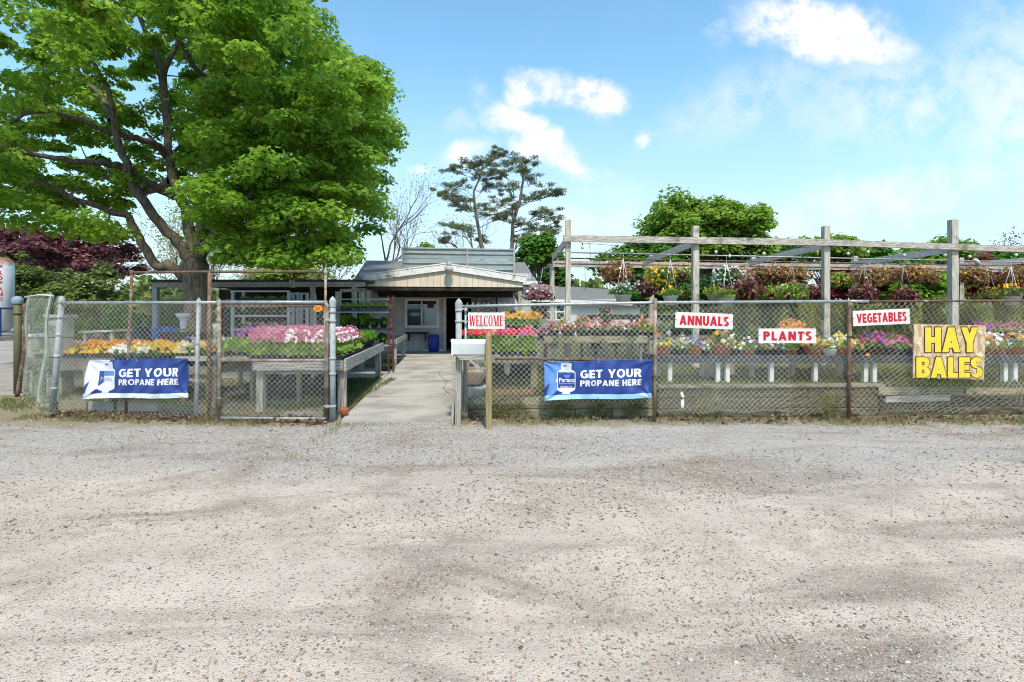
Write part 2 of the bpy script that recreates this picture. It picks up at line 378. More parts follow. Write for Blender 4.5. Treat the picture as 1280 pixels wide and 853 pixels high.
# ------------------------------------------------------------------ ground
def ground_material():
    m = bpy.data.materials.new('sandy_gravel'); m.use_nodes = True; t = NT(m.node_tree); p = t.n['Principled BSDF']
    co = t.coords(); p.inputs['Roughness'].default_value = .95; p.inputs['Specular IOR Level'].default_value = .15
    sp = t.add('ShaderNodeSeparateXYZ'); t.link(co, sp.inputs[0]); y = sp.outputs[1]
    big = t.noise(co, .55, 5, .6, .6); mid = t.noise(co, 2.2, 6, .65); fine = t.noise(co, 38, 5, .7); vf = t.noise(co, 120, 4, .7)
    sand = t.mix(t.rampf(mid, .3, .7), (.59, .49, .405), (.44, .36, .295))
    grey = t.mix(t.rampf(fine, .35, .65), (.46, .43, .395), (.28, .26, .24))
    yy = t.m('ADD', y, t.m('MULTIPLY', t.m('SUBTRACT', big, .5), 4.2))
    f = t.rampf(yy, 3.5, 5.4)
    col = t.mix(f, sand, grey)
    pale = t.rampf(t.noise(co, .9, 4, .55, .4), .55, .75, 0, .5); col = t.mix(pale, col, (.58, .51, .44))
    dirt_shade = t.rampf(t.noise(co, .7, 6, .7, .8),   .50, .68, 0, .7); col = t.mix(dirt_shade, col, (.26, .195, .14))  # brown stains, with soft tree shade also put into the ground colour
    tc2 = t.add('ShaderNodeTexCoord'); mp2 = t.add('ShaderNodeMapping'); t.link(tc2.outputs['Object'], mp2.inputs[0]); mp2.inputs['Rotation'].default_value = (0, 0, R(24)); mp2.inputs['Scale'].default_value = (.42, 1.5, 1)
    tr1 = t.rampf(t.noise(mp2.outputs[0], 1.0, 5, .6, 1.1), .48, .68, 0, .8); col = t.mix(tr1, col, (.235, .188, .15))
    mp3 = t.add('ShaderNodeMapping'); t.link(tc2.outputs['Object'], mp3.inputs[0]); mp3.inputs['Rotation'].default_value = (0, 0, R(-14)); mp3.inputs['Scale'].default_value = (.3, 1.9, 1)
    tr2 = t.rampf(t.noise(mp3.outputs[0], 1.1, 5, .6, .8), .54, .7, 0, .5); col = t.mix(tr2, col, (.54, .475, .405))
    cv_ = t.m('SUBTRACT', y, t.m('ADD', t.m('MULTIPLY', sp.outputs[0], .16), t.m('MULTIPLY', t.m('SINE', t.m('MULTIPLY', sp.outputs[0], .55)), .35)))
    wob = t.m('MULTIPLY', t.m('SUBTRACT', mid, .5), .5); trk = None
    for c0 in (3.1, 4.62):
        k_ = t.rampf(t.m('ABSOLUTE', t.m('SUBTRACT', t.m('ADD', cv_, wob), c0)), .26, .06); trk = k_ if trk is None else t.m('MAXIMUM', trk, k_)
    col = t.mix(t.m('MULTIPLY', trk, .28), col, (.52, .45, .38))
    v1 = t.vor(co, 55); v2 = t.vor(co, 120)
    sc1 = t.add('ShaderNodeSeparateColor'); t.link(v1.outputs['Color'], sc1.inputs[0])
    sc2 = t.add('ShaderNodeSeparateColor'); t.link(v2.outputs['Color'], sc2.inputs[0])
    st1 = t.m('MULTIPLY', t.m('LESS_THAN', v1.outputs['Distance'], .42), t.m('GREATER_THAN', sc1.outputs[0], .62))
    stc = t.mix(t.rampf(sc1.outputs[1], .25, .6), (.16, .13, .105), (.52, .48, .43))
    stc = t.mix(t.rampf(sc1.outputs[2], .8, .85), stc, (.42, .24, .14))
    col = t.mix(t.m('MULTIPLY', st1, .8), col, stc)
    st2 = t.m('MULTIPLY', t.m('LESS_THAN', v2.outputs['Distance'], .4), t.m('GREATER_THAN', sc2.outputs[0], .5))
    col = t.mix(t.m('MULTIPLY', st2, .65), col, t.mix(t.rampf(sc2.outputs[1], .3, .7), (.12, .10, .08), (.54, .50, .45)))
    vg = t.rampf(t.m('ADD', y, t.m('MULTIPLY', t.m('SUBTRACT', t.noise(co, 3.5, 6, .7), .5), 1.1)), 6.22, 6.6, 0, .85)
    vg = t.m('MULTIPLY', vg, t.m('LESS_THAN', y, 8.8)); xx_ = t.m('ABSOLUTE', t.m('ADD', sp.outputs[0], 1.45)); vg = t.m('MULTIPLY', vg, t.rampf(xx_, .55, .95))
    col = t.mix(vg, col, t.mix(t.rampf(fine, .4, .6), (.20, .185, .09), (.28, .22, .15)))
    t.link(col, p.inputs['Base Color'])
    h = t.m('ADD', t.m('MULTIPLY', fine, .7), t.m('ADD', t.m('MULTIPLY', st1, t.m('SUBTRACT', .5, v1.outputs['Distance'])), t.m('MULTIPLY', t.m('SUBTRACT', .5, v2.outputs['Distance']), .5)))
    b = t.add('ShaderNodeBump'); b.inputs['Strength'].default_value = .75; b.inputs['Distance'].default_value = .012
    t.link(h, b.inputs['Height']); t.link(b.outputs[0], p.inputs['Normal'])
    return m
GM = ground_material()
def bumpy(x, y):
    return .012*np.sin(x*1.3+.7*y)+.01*np.sin(y*2.1-x*.6+1)+.006*np.sin(x*4.1+y*3.3)+.004*np.sin(5.3*y-x*2.7)
def grid_mesh(name, xs, ys, zf, m, kind='structure'):
    X, Y = np.meshgrid(xs, ys); Z = zf(X, Y)
    V = np.stack([X, Y, Z], -1).reshape(-1, 3); nx, ny = len(xs), len(ys)
    i = np.arange(ny-1)[:, None]*nx+np.arange(nx-1)[None, :]
    T = np.stack([i, i+1, i+nx+1, i+nx], -1).reshape(-1, 4)
    o = np_mesh(name, V, 4, m, tri=T); o.data.polygons.foreach_set('use_smooth', [True]*len(T)); return tag(o, kind=kind)
xs = np.concatenate([[-900, -200, -60, -30], np.arange(-16, 16.1, .16), [30, 60, 200, 900]])
ys = np.concatenate([[-60, -10], np.arange(-2, 11, .12), [14, 20, 30, 60, 200, 900]])
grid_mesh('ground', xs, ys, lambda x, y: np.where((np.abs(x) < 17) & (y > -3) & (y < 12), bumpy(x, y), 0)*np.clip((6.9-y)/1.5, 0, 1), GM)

def stones():
    base = np.array([(1, 0, 0), (-1, 0, 0), (0, 1, 0), (0, -1, 0), (0, 0, 1), (0, 0, -1)], float)
    tri = np.array([(0, 2, 4), (2, 1, 4), (1, 3, 4), (3, 0, 4), (2, 0, 5), (1, 2, 5), (3, 1, 5), (0, 3, 5)])
    pts = []
    def field(n, y0, y1, s0, s1, pw=1.0, clump=True, xk=1.08):
        y = y0+(y1-y0)*rng.random(n)**pw; x = (rng.random(n)*2-1)*y*xk
        if clump:
            k = np.sin(x*1.7+np.sin(y*2.3)*1.5)+np.sin(y*2.9+x*.8)+.8*np.sin(x*4.4-y*3.1)
            keep = rng.random(n) < 1/(1+np.exp(-1.6*(k-.1))); x, y = x[keep], y[keep]
        cv = y-(.16*x+.35*np.sin(.55*x)); tk_ = np.maximum(np.exp(-((cv-3.1)/.17)**2), np.exp(-((cv-4.62)/.17)**2))-.8*(np.exp(-((cv-3.48)/.12)**2)+np.exp(-((cv-4.25)/.12)**2)); kp = rng.random(len(x)) > .85*tk_
        st = np.sin((x*.91+y*.41)*1.1+1.3*np.sin(y*1.1-x*.3)); kp &= rng.random(len(x)) < .62+.38*st; x, y = x[kp], y[kp]
        s = s0+(s1-s0)*rng.random(len(x))**3
        pts.append(np.stack([x, y, s], 1))
    field(44000, 1.9, 4.2, .0025, .007); field(15000, 1.9, 5.0, .004, .010); field(48000, 3.2, 6.75, .005, .0125, .8, False)
    field(2600, 1.9, 6.6, .006, .014); field(40, 1.9, 6.5, .011, .017, 1, False)
    a = np.concatenate(pts); n = len(a)
    V = base[None]*(1+.28*rng.normal(size=(n, 6, 1))) + .18*rng.normal(size=(n, 6, 3))
    V *= np.array([1, 1, .62])*(.75+.5*rng.random((n, 1, 3)))
    th = rng.random(n)*6.283; c, s = np.cos(th)[:, None], np.sin(th)[:, None]
    x = V[:, :, 0]*c-V[:, :, 1]*s; y = V[:, :, 0]*s+V[:, :, 1]*c
    V = np.stack([x, y, V[:, :, 2]], -1)*a[:, 2][:, None, None]
    V[:, :, 0] += a[:, 0][:, None]; V[:, :, 1] += a[:, 1][:, None]; V[:, :, 2] += (a[:, 2]*.25+bumpy(a[:, 0], a[:, 1])*np.clip((6.9-a[:, 1])/1.5, 0, 1))[:, None]
    T = tri[None]+(np.arange(n)*6)[:, None, None]
    m = bpy.data.materials.new('loose_pebbles'); m.use_nodes = True; t = NT(m.node_tree); p = t.n['Principled BSDF']
    at = t.add('ShaderNodeAttribute', attribute_name='rnd'); cr = t.add('ShaderNodeValToRGB'); t.link(at.outputs['Fac'], cr.inputs[0])
    e = cr.color_ramp.elements; e[0].position = 0; e[0].color = (.12, .095, .075, 1); e[1].position = 1; e[1].color = (.56, .52, .46, 1)
    for po, c in ((.25, (.25, .2, .15)), (.48, (.42, .35, .275)), (.62, (.44, .41, .37)), (.7, (.40, .28, .19)), (.8, (.47, .42, .36))):
        k = e.new(po); k.color = (*c, 1)
    t.link(cr.outputs[0], p.inputs['Base Color']); p.inputs['Roughness'].default_value = .85
    o = np_mesh('gravel', V.reshape(-1, 3), 3, m, tri=T.reshape(-1, 3), rnd=np.repeat(rng.random(n), 8)); tag(o, kind='stuff')
stones()

def tread():
    mb = MB()
    for i in range(6):
        x = GX(948+i*9, 2.2); mb.tube([(x, 2.16, bumpy(x, 2.16)+.0), (x+.004, 2.2, bumpy(x, 2.2)+.004), (x+.01, 2.25, bumpy(x, 2.25)+.0)], [.001, .0028, .001], 5)
    for i in range(4): x = GX(985, 2.2); mb.tube([(x-.03, 2.13+.03*i, bumpy(x, 2.15)), (x, 2.125+.03*i, bumpy(x, 2.15)+.006), (x+.05, 2.14+.03*i, bumpy(x, 2.15))], [.001, .003, .001], 5)
    tag(mb.build('tread_marks', GM), kind='structure')
tread()
# walkway and yard terrain
WD = -.122                               # sideways drift of the walkway per metre
FY = 6.64                                # fence line
YARD = mat('shaded_soil_and_grass', (.09, .11, .035), (.17, .14, .09), scale=2.2, rough=.95, bump=.8, bscale=30, c3=(.34, .31, .27), s3=.9, l3=.52, h3=.62)  # soil and grass tones darkened to carry the maple's shade
YARDG = mat('mown_grass', (.055, .075, .02), (.11, .105, .04), scale=3, rough=.95, bump=.8, bscale=60, c3=(.16, .12, .07), s3=2, l3=.6, h3=.75)
CONCW = mat('worn_walkway_concrete', (.45, .415, .36), (.33, .305, .26), scale=1.5, rough=.85, bump=.15, bscale=60, detail=8, c3=(.27, .245, .21), s3=1.5, l3=.48, h3=.74)
def slab(name, pts, z0, z1, m, kind='structure'):
    mb = MB(); n = len(pts)
    mb.prism(pts, 1, lambda x, y, d: (x, y, z0 if d == 0 else z1)); o = mb.build(name, m); return tag(o, kind=kind)
lx = lambda y: GX(428, FY)+WD*(y-FY); rx_ = lambda y: GX(567, FY)+WD*(y-FY)
ys_ = [FY-.04, 8.45, 10.4, 12.6, 15.6]
mb = MB()
for a, b in zip(ys_[:-1], ys_[1:]):
    b -= .014; a += 0
    mb.prism([(lx(a), a), (rx_(a), a), (rx_(b), b), (lx(b), b)], 1, lambda x, y, d: (x, y, -.05 if d == 0 else .035+random.uniform(-.003, .003)))
tag(mb.build('walkway', CONCW), kind='structure')
crack = MB()   # long wandering crack and joint filler
pts = [(-1.0, 8.47), (-1.25, 9.3), (-1.3, 10.2), (-1.62, 11.4), (-1.75, 12.5)]
CRK = flat('dark_joint', (.06, .055, .045), rough=.95)
for (a, b) in zip(pts[:-1], pts[1:]): crack.box(((a[0]+b[0])/2, (a[1]+b[1])/2, .0365), (.006, math.dist(a, b), .004), rz=math.atan2(b[1]-a[1], b[0]-a[0])-math.pi/2)
for y in ys_[1:-1]: crack.beam((lx(y), y-.007, .03), (rx_(y), y-.007, .03), .014, .012)
tag(crack.build('walkway_joints', CRK), kind='structure')
slab('side_path', [(-6.5, 11.0), (lx(11)-.02, 11.0), (lx(12.1)-.02, 12.1), (-6.6, 12.0)], -.05, .03, CONCW)
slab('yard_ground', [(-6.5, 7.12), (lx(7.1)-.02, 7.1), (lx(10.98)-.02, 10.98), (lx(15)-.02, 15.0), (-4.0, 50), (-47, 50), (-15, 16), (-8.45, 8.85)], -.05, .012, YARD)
slab('lawn_patch', [(-2.75, 7.4), (lx(7.3)-.04, 7.3), (lx(10.9)-.04, 10.9), (-3.6, 10.9)], .0, .02, YARDG)
RZ = .36
def ryard(x): return RZ
slab('raised_lawn', [(rx_(7.1)+.3, 6.98), (1.8, 7.0), (1.9, 7.1), (4.95, 7.22), (9, 7.42), (30, 7.6), (34, 60), (1.0, 60), (.9, 19), (.6, 15.4), (-.9, 14.9)], -.05, RZ, YARDG)
# grass tufts and leaf litter (nobody could count these)
def blades(name, regions, m, h=(.02, .085), seed=3):
    Ps = []; 
    for n, fx, fy, z in regions:
        x = fx(rng.random(n)); y = fy(rng.random(n), x); Ps.append(np.stack([x, y, np.full(n, z)], 1))
    P = np.concatenate(Ps); n = len(P); g = np.sin(P[:, 0]*3.1)+np.sin(P[:, 0]*7.7+1)+.6*np.sin(P[:, 0]*17)
    keep = rng.random(n) < 1/(1+np.exp(-1.7*g)); P = P[keep]; n = len(P)
    N = rng.normal(size=(n, 3)); N[:, 2] *= .3; T = np.stack([rng.normal(size=n)*.45, rng.normal(size=n)*.45, np.ones(n)], 1)
    V = leaves(P, N, h[0]+(h[1]-h[0])*rng.random(n)**1.6, SH_BLADE*np.array([1.6, 1]), 0, T)
    tag(np_mesh(name, V, 4, m), kind='stuff')
G_BLADE = leafmat('dry_grass', (.13, .15, .04), (.28, .26, .10), (.42, .36, .23), trans=.3)
blades('grass', [(5200, lambda r: -6.6+4.1*r, lambda r, x: 7.05-.12*(x+6.5)*1.0-.45*r+.1, 0), (8000, lambda r: -.75+8.6*r, lambda r, x: 6.72-.34*r**1.5, 0),
                 (700, lambda r: -1.95-.25*r, lambda r, x: 6.5-1.6*r, .0), (1500, lambda r: -8.7+2.3*r, lambda r, x: 7.15-.75*(x+6.5)-.1+.35*(r-.8), 0)], G_BLADE)
G_LAWN = leafmat('lawn_blades', (.06, .09, .02), (.15, .18, .045), (.24, .21, .09), trans=.3)
blades('lawn_grass', [(9000, lambda r: -3.4+1.0*r, lambda r, x: 7.3+3.4*r, .02), (26000, lambda r: .0+9.5*r, lambda r, x: 7.15+2.6*r, RZ),
                      (9000, lambda r: -8.0+5.0*r, lambda r, x: 7.4+3.0*r, .01)], G_LAWN, (.04, .1))
LIT = leafmat('dead_leaves', (.08, .045, .025), (.2, .12, .07), (.3, .24, .17), trans=.1)
n = 3600; x = np.concatenate([-6.3+4.0*rng.random(n-1100), -.7+8.5*rng.random(1100)]); y = np.where(x < -1, 7.1-.12*(x+6.5), 6.78)+.12*rng.normal(size=n)
P = np.stack([x, y, .012+.03*rng.random(n)], 1); N = rng.normal(size=(n, 3))*.5+np.array([0, 0, 1])
tag(np_mesh('leaf_litter', leaves(P, N, .03+.04*rng.random(n), SH_OVAL), 6, LIT), kind='stuff')
# fine weeds climbing the sleeper wall
n = 2600; cx = rng.choice([.05, .65, 1.15, 1.62, -.2, 2.6, 4.2], n)+rng.normal(size=n)*.09; z = .02+.32*rng.random(n)
P = np.stack([cx, 6.79-.05*rng.random(n), z], 1); T = np.stack([rng.normal(size=n), rng.normal(size=n)*.3, np.ones(n)*1.2], 1)
tag(np_mesh('climbing_weeds', leaves(P, rng.normal(size=(n, 3)), .04+.09*rng.random(n), SH_BLADE, 0, T), 4, G_BLADE), kind='stuff')

# ------------------------------------------------------------------ chain link fences
def chain(mb, p0, p1, z0, z1, diag=.072, r=.0022, fn=None, seg=6, shear=0.0, barbs=True, off=.004):
    """woven wire between ground points p0 and p1; fn(s, z) -> (ds, dy, dz)"""
    p0, p1 = Vector(p0), Vector(p1); L = (p1-p0).length; d = (p1-p0)/L; nrm = Vector((-d.y, d.x, 0)); H = z1-z0
    def pt(s, z, o):
        q = fn(s, z) if fn else (0, 0, 0)
        return p0 + d*(s+q[0]) + nrm*(o+q[1]) + Vector((0, 0, z+q[2]))
    for sg in (1, -1):
        k0 = -int(H*2/diag)-1; k1 = int(L/diag)+int(H*2/diag)+2
        sl = sg*1.0+shear
        for k in range(k0, k1):
            s0 = k*diag; a, b = 0.0, H
            if abs(sl) > 1e-3:
                t0, t1 = sorted(((0-s0)/sl, (L-s0)/sl)); a, b = max(a, t0), min(b, t1)
            elif not 0 <= s0 <= L: continue
            if b-a < .02: continue
            ns = max(1, int(seg*(b-a)/H+.5)); pts = [pt(s0+sl*(a+(b-a)*i/ns), z0+a+(b-a)*i/ns, off*sg) for i in range(ns+1)]
            mb.tube(pts, r, n=3, cap=False, smooth=False)
            if barbs and b > H-.001 and sg == 1:
                q = pts[-1]; mb.tube([q, q+Vector((.008, 0, .022))], r*.9, n=3, cap=False); mb.tube([q, q+Vector((-.006, 0, .02))], r*.9, n=3, cap=False)
def post(mb, p, z0, z1, r, cap='dome', lean=(0, 0), n=12, bands=()):
    x, y = p; top = (x+lean[0], y+lean[1], z1); mb.tube([(x, y, z0), top], r, n=n)
    if cap == 'dome': mb.lathe(top, [(r*1.18, -.03), (r*1.25, .0), (r*1.1, .03), (r*.6, .058), (.004, .068)], n)
    if cap == 'cone': mb.lathe(top, [(r*1.15, -.05), (r*1.25, .02), (r*1.2, .035), (r*.7, .07), (.004, .092)], n)
    if cap == 'loop': mb.lathe(top, [(r*1.1, -.04), (r*1.15, .02), (r*.6, .035), (.004, .04)], n)
    for b in bands:
        f = (b-z0)/(z1-z0); mb.lathe((x+lean[0]*f, y+lean[1]*f, b), [(r, -.016), (r*1.22, -.014), (r*1.22, .014), (r, .016)], n)
ZT = CAMH-(378-HY)/F*FY                      # top rail height, about 1.55
cL = (GX(65, 7.17), 7.17); gL = (GX(272, FY+.1), FY+.1); gR = (GX(411, FY), FY)
f = thing('chain_link_fence', 'low galvanised chain link fence left of the gate with a leaning corner post', 'fence', (-5.1, 6.95, 0))
mb = MB(); chain(mb, (cL[0]+.06, cL[1], 0), (gL[0], gL[1], 0), .03, ZT, fn=lambda s, z: (.06*(1-z/1.5)*(1 if s < .5 else .3)*-1, .02*math.sin(s*2+z*3), 0)); mb.build('chain_mesh', WIRE, f)
mb = MB(); post(mb, cL, -.05, 1.58, .036, 'dome', lean=(.12, .02), bands=(.35, .8, 1.1, 1.35)); mb.build('corner_post', GALVP, f)
mb = MB(); px = GX(243, 6.8); post(mb, (px, 6.83), -.05, ZT-.01, .025, None, lean=(.04, 0), bands=(.5, 1.0)); mb.lathe((px+.04, 6.83, ZT), [(.03, -.04), (.034, 0), (.03, .03), (.012, .05), (.003, .07)], 10); mb.build('line_post', GALVP, f)
mb = MB(); mb.tube([(cL[0]+.1, cL[1], ZT+.005), (px, 6.83, ZT), (gL[0], gL[1], ZT-.002)], .021, 10); mb.build('top_rail', GALV, f)
# gate
g = thing('swing_gate', 'rust-stained chain link gate with an orange plate near its top corner', 'gate', (GX(340, FY), FY, 0))
x0, x1 = GX(274, FY), GX(409, FY)
mb = MB(); chain(mb, (x0+.05, FY, 0), (x1-.05, FY, 0), .07, ZT-.03, barbs=True, diag=.07, r=.0022, fn=lambda s, z: (0, .015*math.sin(s*4)*math.sin(z*3), 0)); mb.build('chain_mesh', WIRE, g)
mb = MB(); mb.tube([(x0, FY, .03), (x0, FY, ZT)], .026, 10); mb.lathe((x0, FY, ZT), [(.032, -.04), (.034, 0), (.02, .03), (.003, .05)], 10)
for z in np.arange(.12, 1.5, .09): mb.tube([(x0+.03, FY-.01, z), (x0+.055, FY, z+.02)], .004, 4)
for z in (.9, .86, 1.3, .3): mb.lathe((x0, FY, z), [(.027, -.014), (.034, -.012), (.034, .012), (.027, .014)], 10)
mb.build('hinge_upright', RUSTP, g)
mb = MB(); mb.tube([(x0, FY, ZT), (x1, FY, ZT)], .022, 10); mb.build('top_rail', GALV, g)
mb = MB(); mb.tube([(x0, FY+.01, ZT-.045), (x1-.02, FY+.01, ZT-.045)], .017, 8); mb.build('stiffening_rail', RUST, g)
mb = MB(); mb.tube([(x0, FY, .79), (x1, FY, .79)], .018, 8); mb.build('middle_rail', RUSTP, g)
mb = MB(); mb.tube([(x0, FY, .045), (x1, FY, .03)], .02, 10); mb.build('bottom_rail', GALV, g)
mb = MB(); mb.tube([(x1-.04, FY, .05), (x1-.04, FY, ZT-.03)], .006, 6)
mb.tube([(x1, FY, .03), (x1, FY, ZT-.04), (x1-.03, FY, ZT)], .024, 10)
for z in (.2, .45, .68, .9, 1.1, 1.35): mb.box((x1-.02, FY-.01, z), (.07, .012, .022))
mb.build('latch_upright', RUSTP, g)
ORANGE = flat('orange_plate', (.8, .3, .02)); mb = MB(); c = (GX(398, FY), FY-.012, CAMH-(386-HY)/F*FY)
mb.prism([(math.cos(a)*.062*(1.0+.06*math.cos(4*a)), math.sin(a)*.042) for a in np.linspace(0, 6.283, 17)[:-1]], .006, lambda x, y, d: (c[0]+x, c[1]-d, c[2]+y))
o = mb.build('plate', ORANGE, g)
mb = MB()
for i, (a, b, w) in enumerate(((-.03, .012, .016), (-.008, .012, .018), (.018, .012, .02), (-.02, -.012, .02), (.012, -.012, .03))): mb.box((c[0]+a, c[1]-.0075, c[2]+b), (w, .002, .012))
mb.build('plate_print', flat('plate_brown_print', (.2, .05, .02)), o)
mb = MB(); gp = GX(416.5, FY); post(mb, (gp, FY-.02), -.05, 1.53, .037, 'cone', bands=(.2, .62, .82, 1.3, 1.42)); mb.box((gp-.05, FY-.02, 1.32), (.08, .02, .03)); mb.box((gp-.05, FY-.02, .2), (.08, .02, .03))
tag(mb.build('gate_post', GALVP), 'thick pale grey gate post with pointed cap beside the walkway', 'post')
# rusty pipe arch
a = thing('pipe_frame', 'tall rusty pipe frame rising above the chain link gate', 'pipe frame', (-3.7, 7.0, 0)); mb = MB()
pz = CAMH-(340-HY)/F*7.3; mb.tube([(GX(165, 7.3), 7.3, pz-.01), (GX(262, 7.3), 7.3, pz), (GX(407, 7.3), 7.3, pz+.005)], .019, 8); mb.build('crossbar', RUST, a)
for p_, q_, r_ in ((165, 157, .019), (262, 261, .026), (407, 406, .019)):
    mb = MB(); mb.tube([(GX(q_, 6.95), 6.95, -.05), (GX(p_, 7.3), 7.3, pz)], r_, 8)
    if p_ != 262: mb.lathe((GX(p_, 7.3), 7.3, pz-.03), [(.022, -.02), (.028, -.02), (.028, .05), (.02, .055), (.003, .056)], 8)
    mb.build('upright', RUSTP if p_ == 407 else RUST, a)
# return fence with green mesh
rf = thing('green_mesh_fence', 'sagging green wire fence running back from the leaning corner post', 'fence', (-7.6, 8.1, 0))
e0, e1 = Vector((cL[0]-.02, cL[1]+.02, 0)), Vector((GX(31, 8.8), 8.8, 0))
wob = lambda s, z: (.05*math.sin(z*2.2+s*1.5)-.03, .035*math.sin(s*3.1+z*1.7)+.015*math.sin(z*6), .03*math.sin(s*3))
mb = MB(); chain(mb, e0, e1, .03, 1.66, diag=.075, r=.0017, fn=wob, seg=12, shear=.12, off=.01)
chain(mb, e0+Vector((.05, .1, 0)), e1+Vector((.1, 0, 0)), .03, 1.63, diag=.10, r=.0016, fn=lambda s, z: (.05*math.sin(z*2.7+1), .05*math.sin(s*3+2)-.03, 0), seg=12, shear=-.3, off=.01)
mb.build('chain_mesh', WIREG, rf)
mb = MB(); q = (GX(22, 8.95), 8.95); post(mb, q, -.05, 1.6, .055, 'dome', bands=(1.4,)); mb.build('end_post', flat('green_stained_post', (.11, .11, .055), bump=.3), rf)
mb = MB(); mb.lathe((q[0], q[1], 1.62), [(.07, -.05), (.085, .0), (.08, .04), (.05, .075), (.004, .085)], 12); mb.build('post_cap', flat('blue_grey_cap', (.25, .33, .4)), rf)
mb = MB(); xb = lambda p_: GX(p_, 8.6)
mb.tube([(xb(24), 8.7, 1.55), (xb(31), 8.6, 1.5), (xb(33), 8.6, 1.35), (xb(30), 8.6, .7), (xb(23), 8.6, .1), (xb(21), 8.6, .0)], .032, 8); mb.build('bent_pipe', RUST, rf)
mb = MB(); s0 = Vector((q[0]-.06, q[1]+.05, 0)); chain(mb, s0, s0+Vector((-.02, .35, 0)), .05, 1.5, diag=.06, r=.003, fn=lambda s, z: (0, .12*math.sin(z*2.4)*s*3, 0), seg=10); mb.build('loose_mesh_end', WIREG, rf)
mb = MB(); mb.tube([e0+Vector((-.03, .05, 1.65)), e0.lerp(e1, .5)+Vector((.04, 0, 1.69)), e1+Vector((0, 0, 1.68))], .013, 6); mb.build('top_wire', WIRE, rf)

# right fence, three bays
f = thing('chain_link_fence', 'long galvanised chain link fence right of the walkway carrying the sale signs', 'fence', (3.0, FY, 0))
def rfn(s, z):
    k = max(0, min(1, (s-3.4)/4.6)); lowz = max(0, (.62-z)/.62)
    return (.33*k*z*0 + .13*math.sin(s*3+z*5)*lowz*(.4+k) + .04*math.sin(s*1.3), -.2*k*lowz*(1+.6*math.sin(s*4)) - .01*math.sin(s*5), .07*k*lowz*math.sin(s*6+1)+.05*lowz*k+.025*math.sin(s*9)*lowz)
xr0, x1, x2, x3, x4 = GX(582, 6.6), GX(816, 6.66), GX(1057, 6.8), GX(1296, 6.9), GX(1480, 7.0)
mb = MB(); chain(mb, (xr0, 6.62, 0), (x1, 6.68, 0), .22, 1.52, diag=.07, r=.0022, fn=lambda s, z: (.02*math.sin(z*3), .012*math.sin(s*4+z*5), 0))
chain(mb, (x1, 6.68, 0), (GX(990, 6.76), 6.76, 0), .1, 1.55, diag=.072, r=.0022, fn=lambda s, z: rfn(s+2.0, z), seg=10)
mb.build('chain_mesh', WIRE, f)
mb = MB(); chain(mb, (GX(990, 6.76), 6.76, 0), (x4, 7.0, 0), .08, 1.56, diag=.078, r=.0022, fn=lambda s, z: rfn(s+3.8, z), seg=12, shear=.32)
mb.build('chain_mesh', WIREB, f)
mb = MB(); mb.tube([(xr0-.02, 6.6, 1.49), (GX(640, 6.6), 6.6, 1.505), (x1, 6.64, 1.54), (x2, 6.78, 1.56)], .02, 10); mb.tube([(x2, 6.78, 1.56), (GX(1085, 6.8), 6.8, 1.56)], .021, 10); mb.build('top_rail', GALV, f)
mb = MB(); mb.tube([(GX(1085, 6.8), 6.8, 1.56), (x3, 6.9, 1.575), (x4, 7.0, 1.58)], .014, 8); mb.build('rusty_top_rail', RUST, f)
mb = MB(); mb.tube([(xr0+.0, 6.61, .82), (x1, 6.67, .79)], .015, 8); mb.build('middle_rail', RUST, f)
for xx, yy, h, m_ in ((x1, 6.6, 1.56, RUSTP), (x2, 6.74, 1.52, RUST), (x3, 6.88, 1.56, RUST), (x4, 7.0, 1.56, RUST)):
    mb = MB(); post(mb, (xx, yy), -.05, h, .024, 'loop', lean=(.015, 0), bands=(.6, 1.1)); mb.build('line_post', m_, f)
mb = MB(); mb.tube([(xr0, 6.6, .25), (xr0, 6.6, 1.49)], .016, 8); mb.tube([(xr0-.09, 6.6, 1.5), (xr0-.03, 6.6, 1.5), (xr0, 6.6, 1.47)], .012, 6); mb.build('end_bar', GALV, f)
mb = MB(); pp = (GX(573.5, 6.55), 6.55); post(mb, pp, .0, 1.5, .040, 'cone', bands=(1.3, 1.44, 1.0)); mb.box((pp[0]+.06, pp[1], 1.3), (.12, .02, .02)); mb.box((pp[0]+.06, pp[1], 1.46), (.1, .02, .02))
tag(mb.build('gate_post', GALVP), 'grey painted post with pointed cap rising behind the mailbox', 'post')
# torn scrap on fence
mb = MB(); c = W(853, 505, 6.58); mb.add([c+Vector(v) for v in ((-.02, 0, .05), (.02, -.005, .06), (.025, 0, 0), (.005, -.004, -.07), (-.018, 0, -.02))], [(0, 1, 2, 3, 4)]); mb.add([c+Vector(v) for v in ((-.03, .0, .14), (0, 0, .08), (.03, .01, .09), (.0, .01, .16))], [(0, 1, 2, 3)])
tag(mb.build('plastic_scrap', WHITE), 'small torn white scrap caught low in the chain link mesh', 'litter')

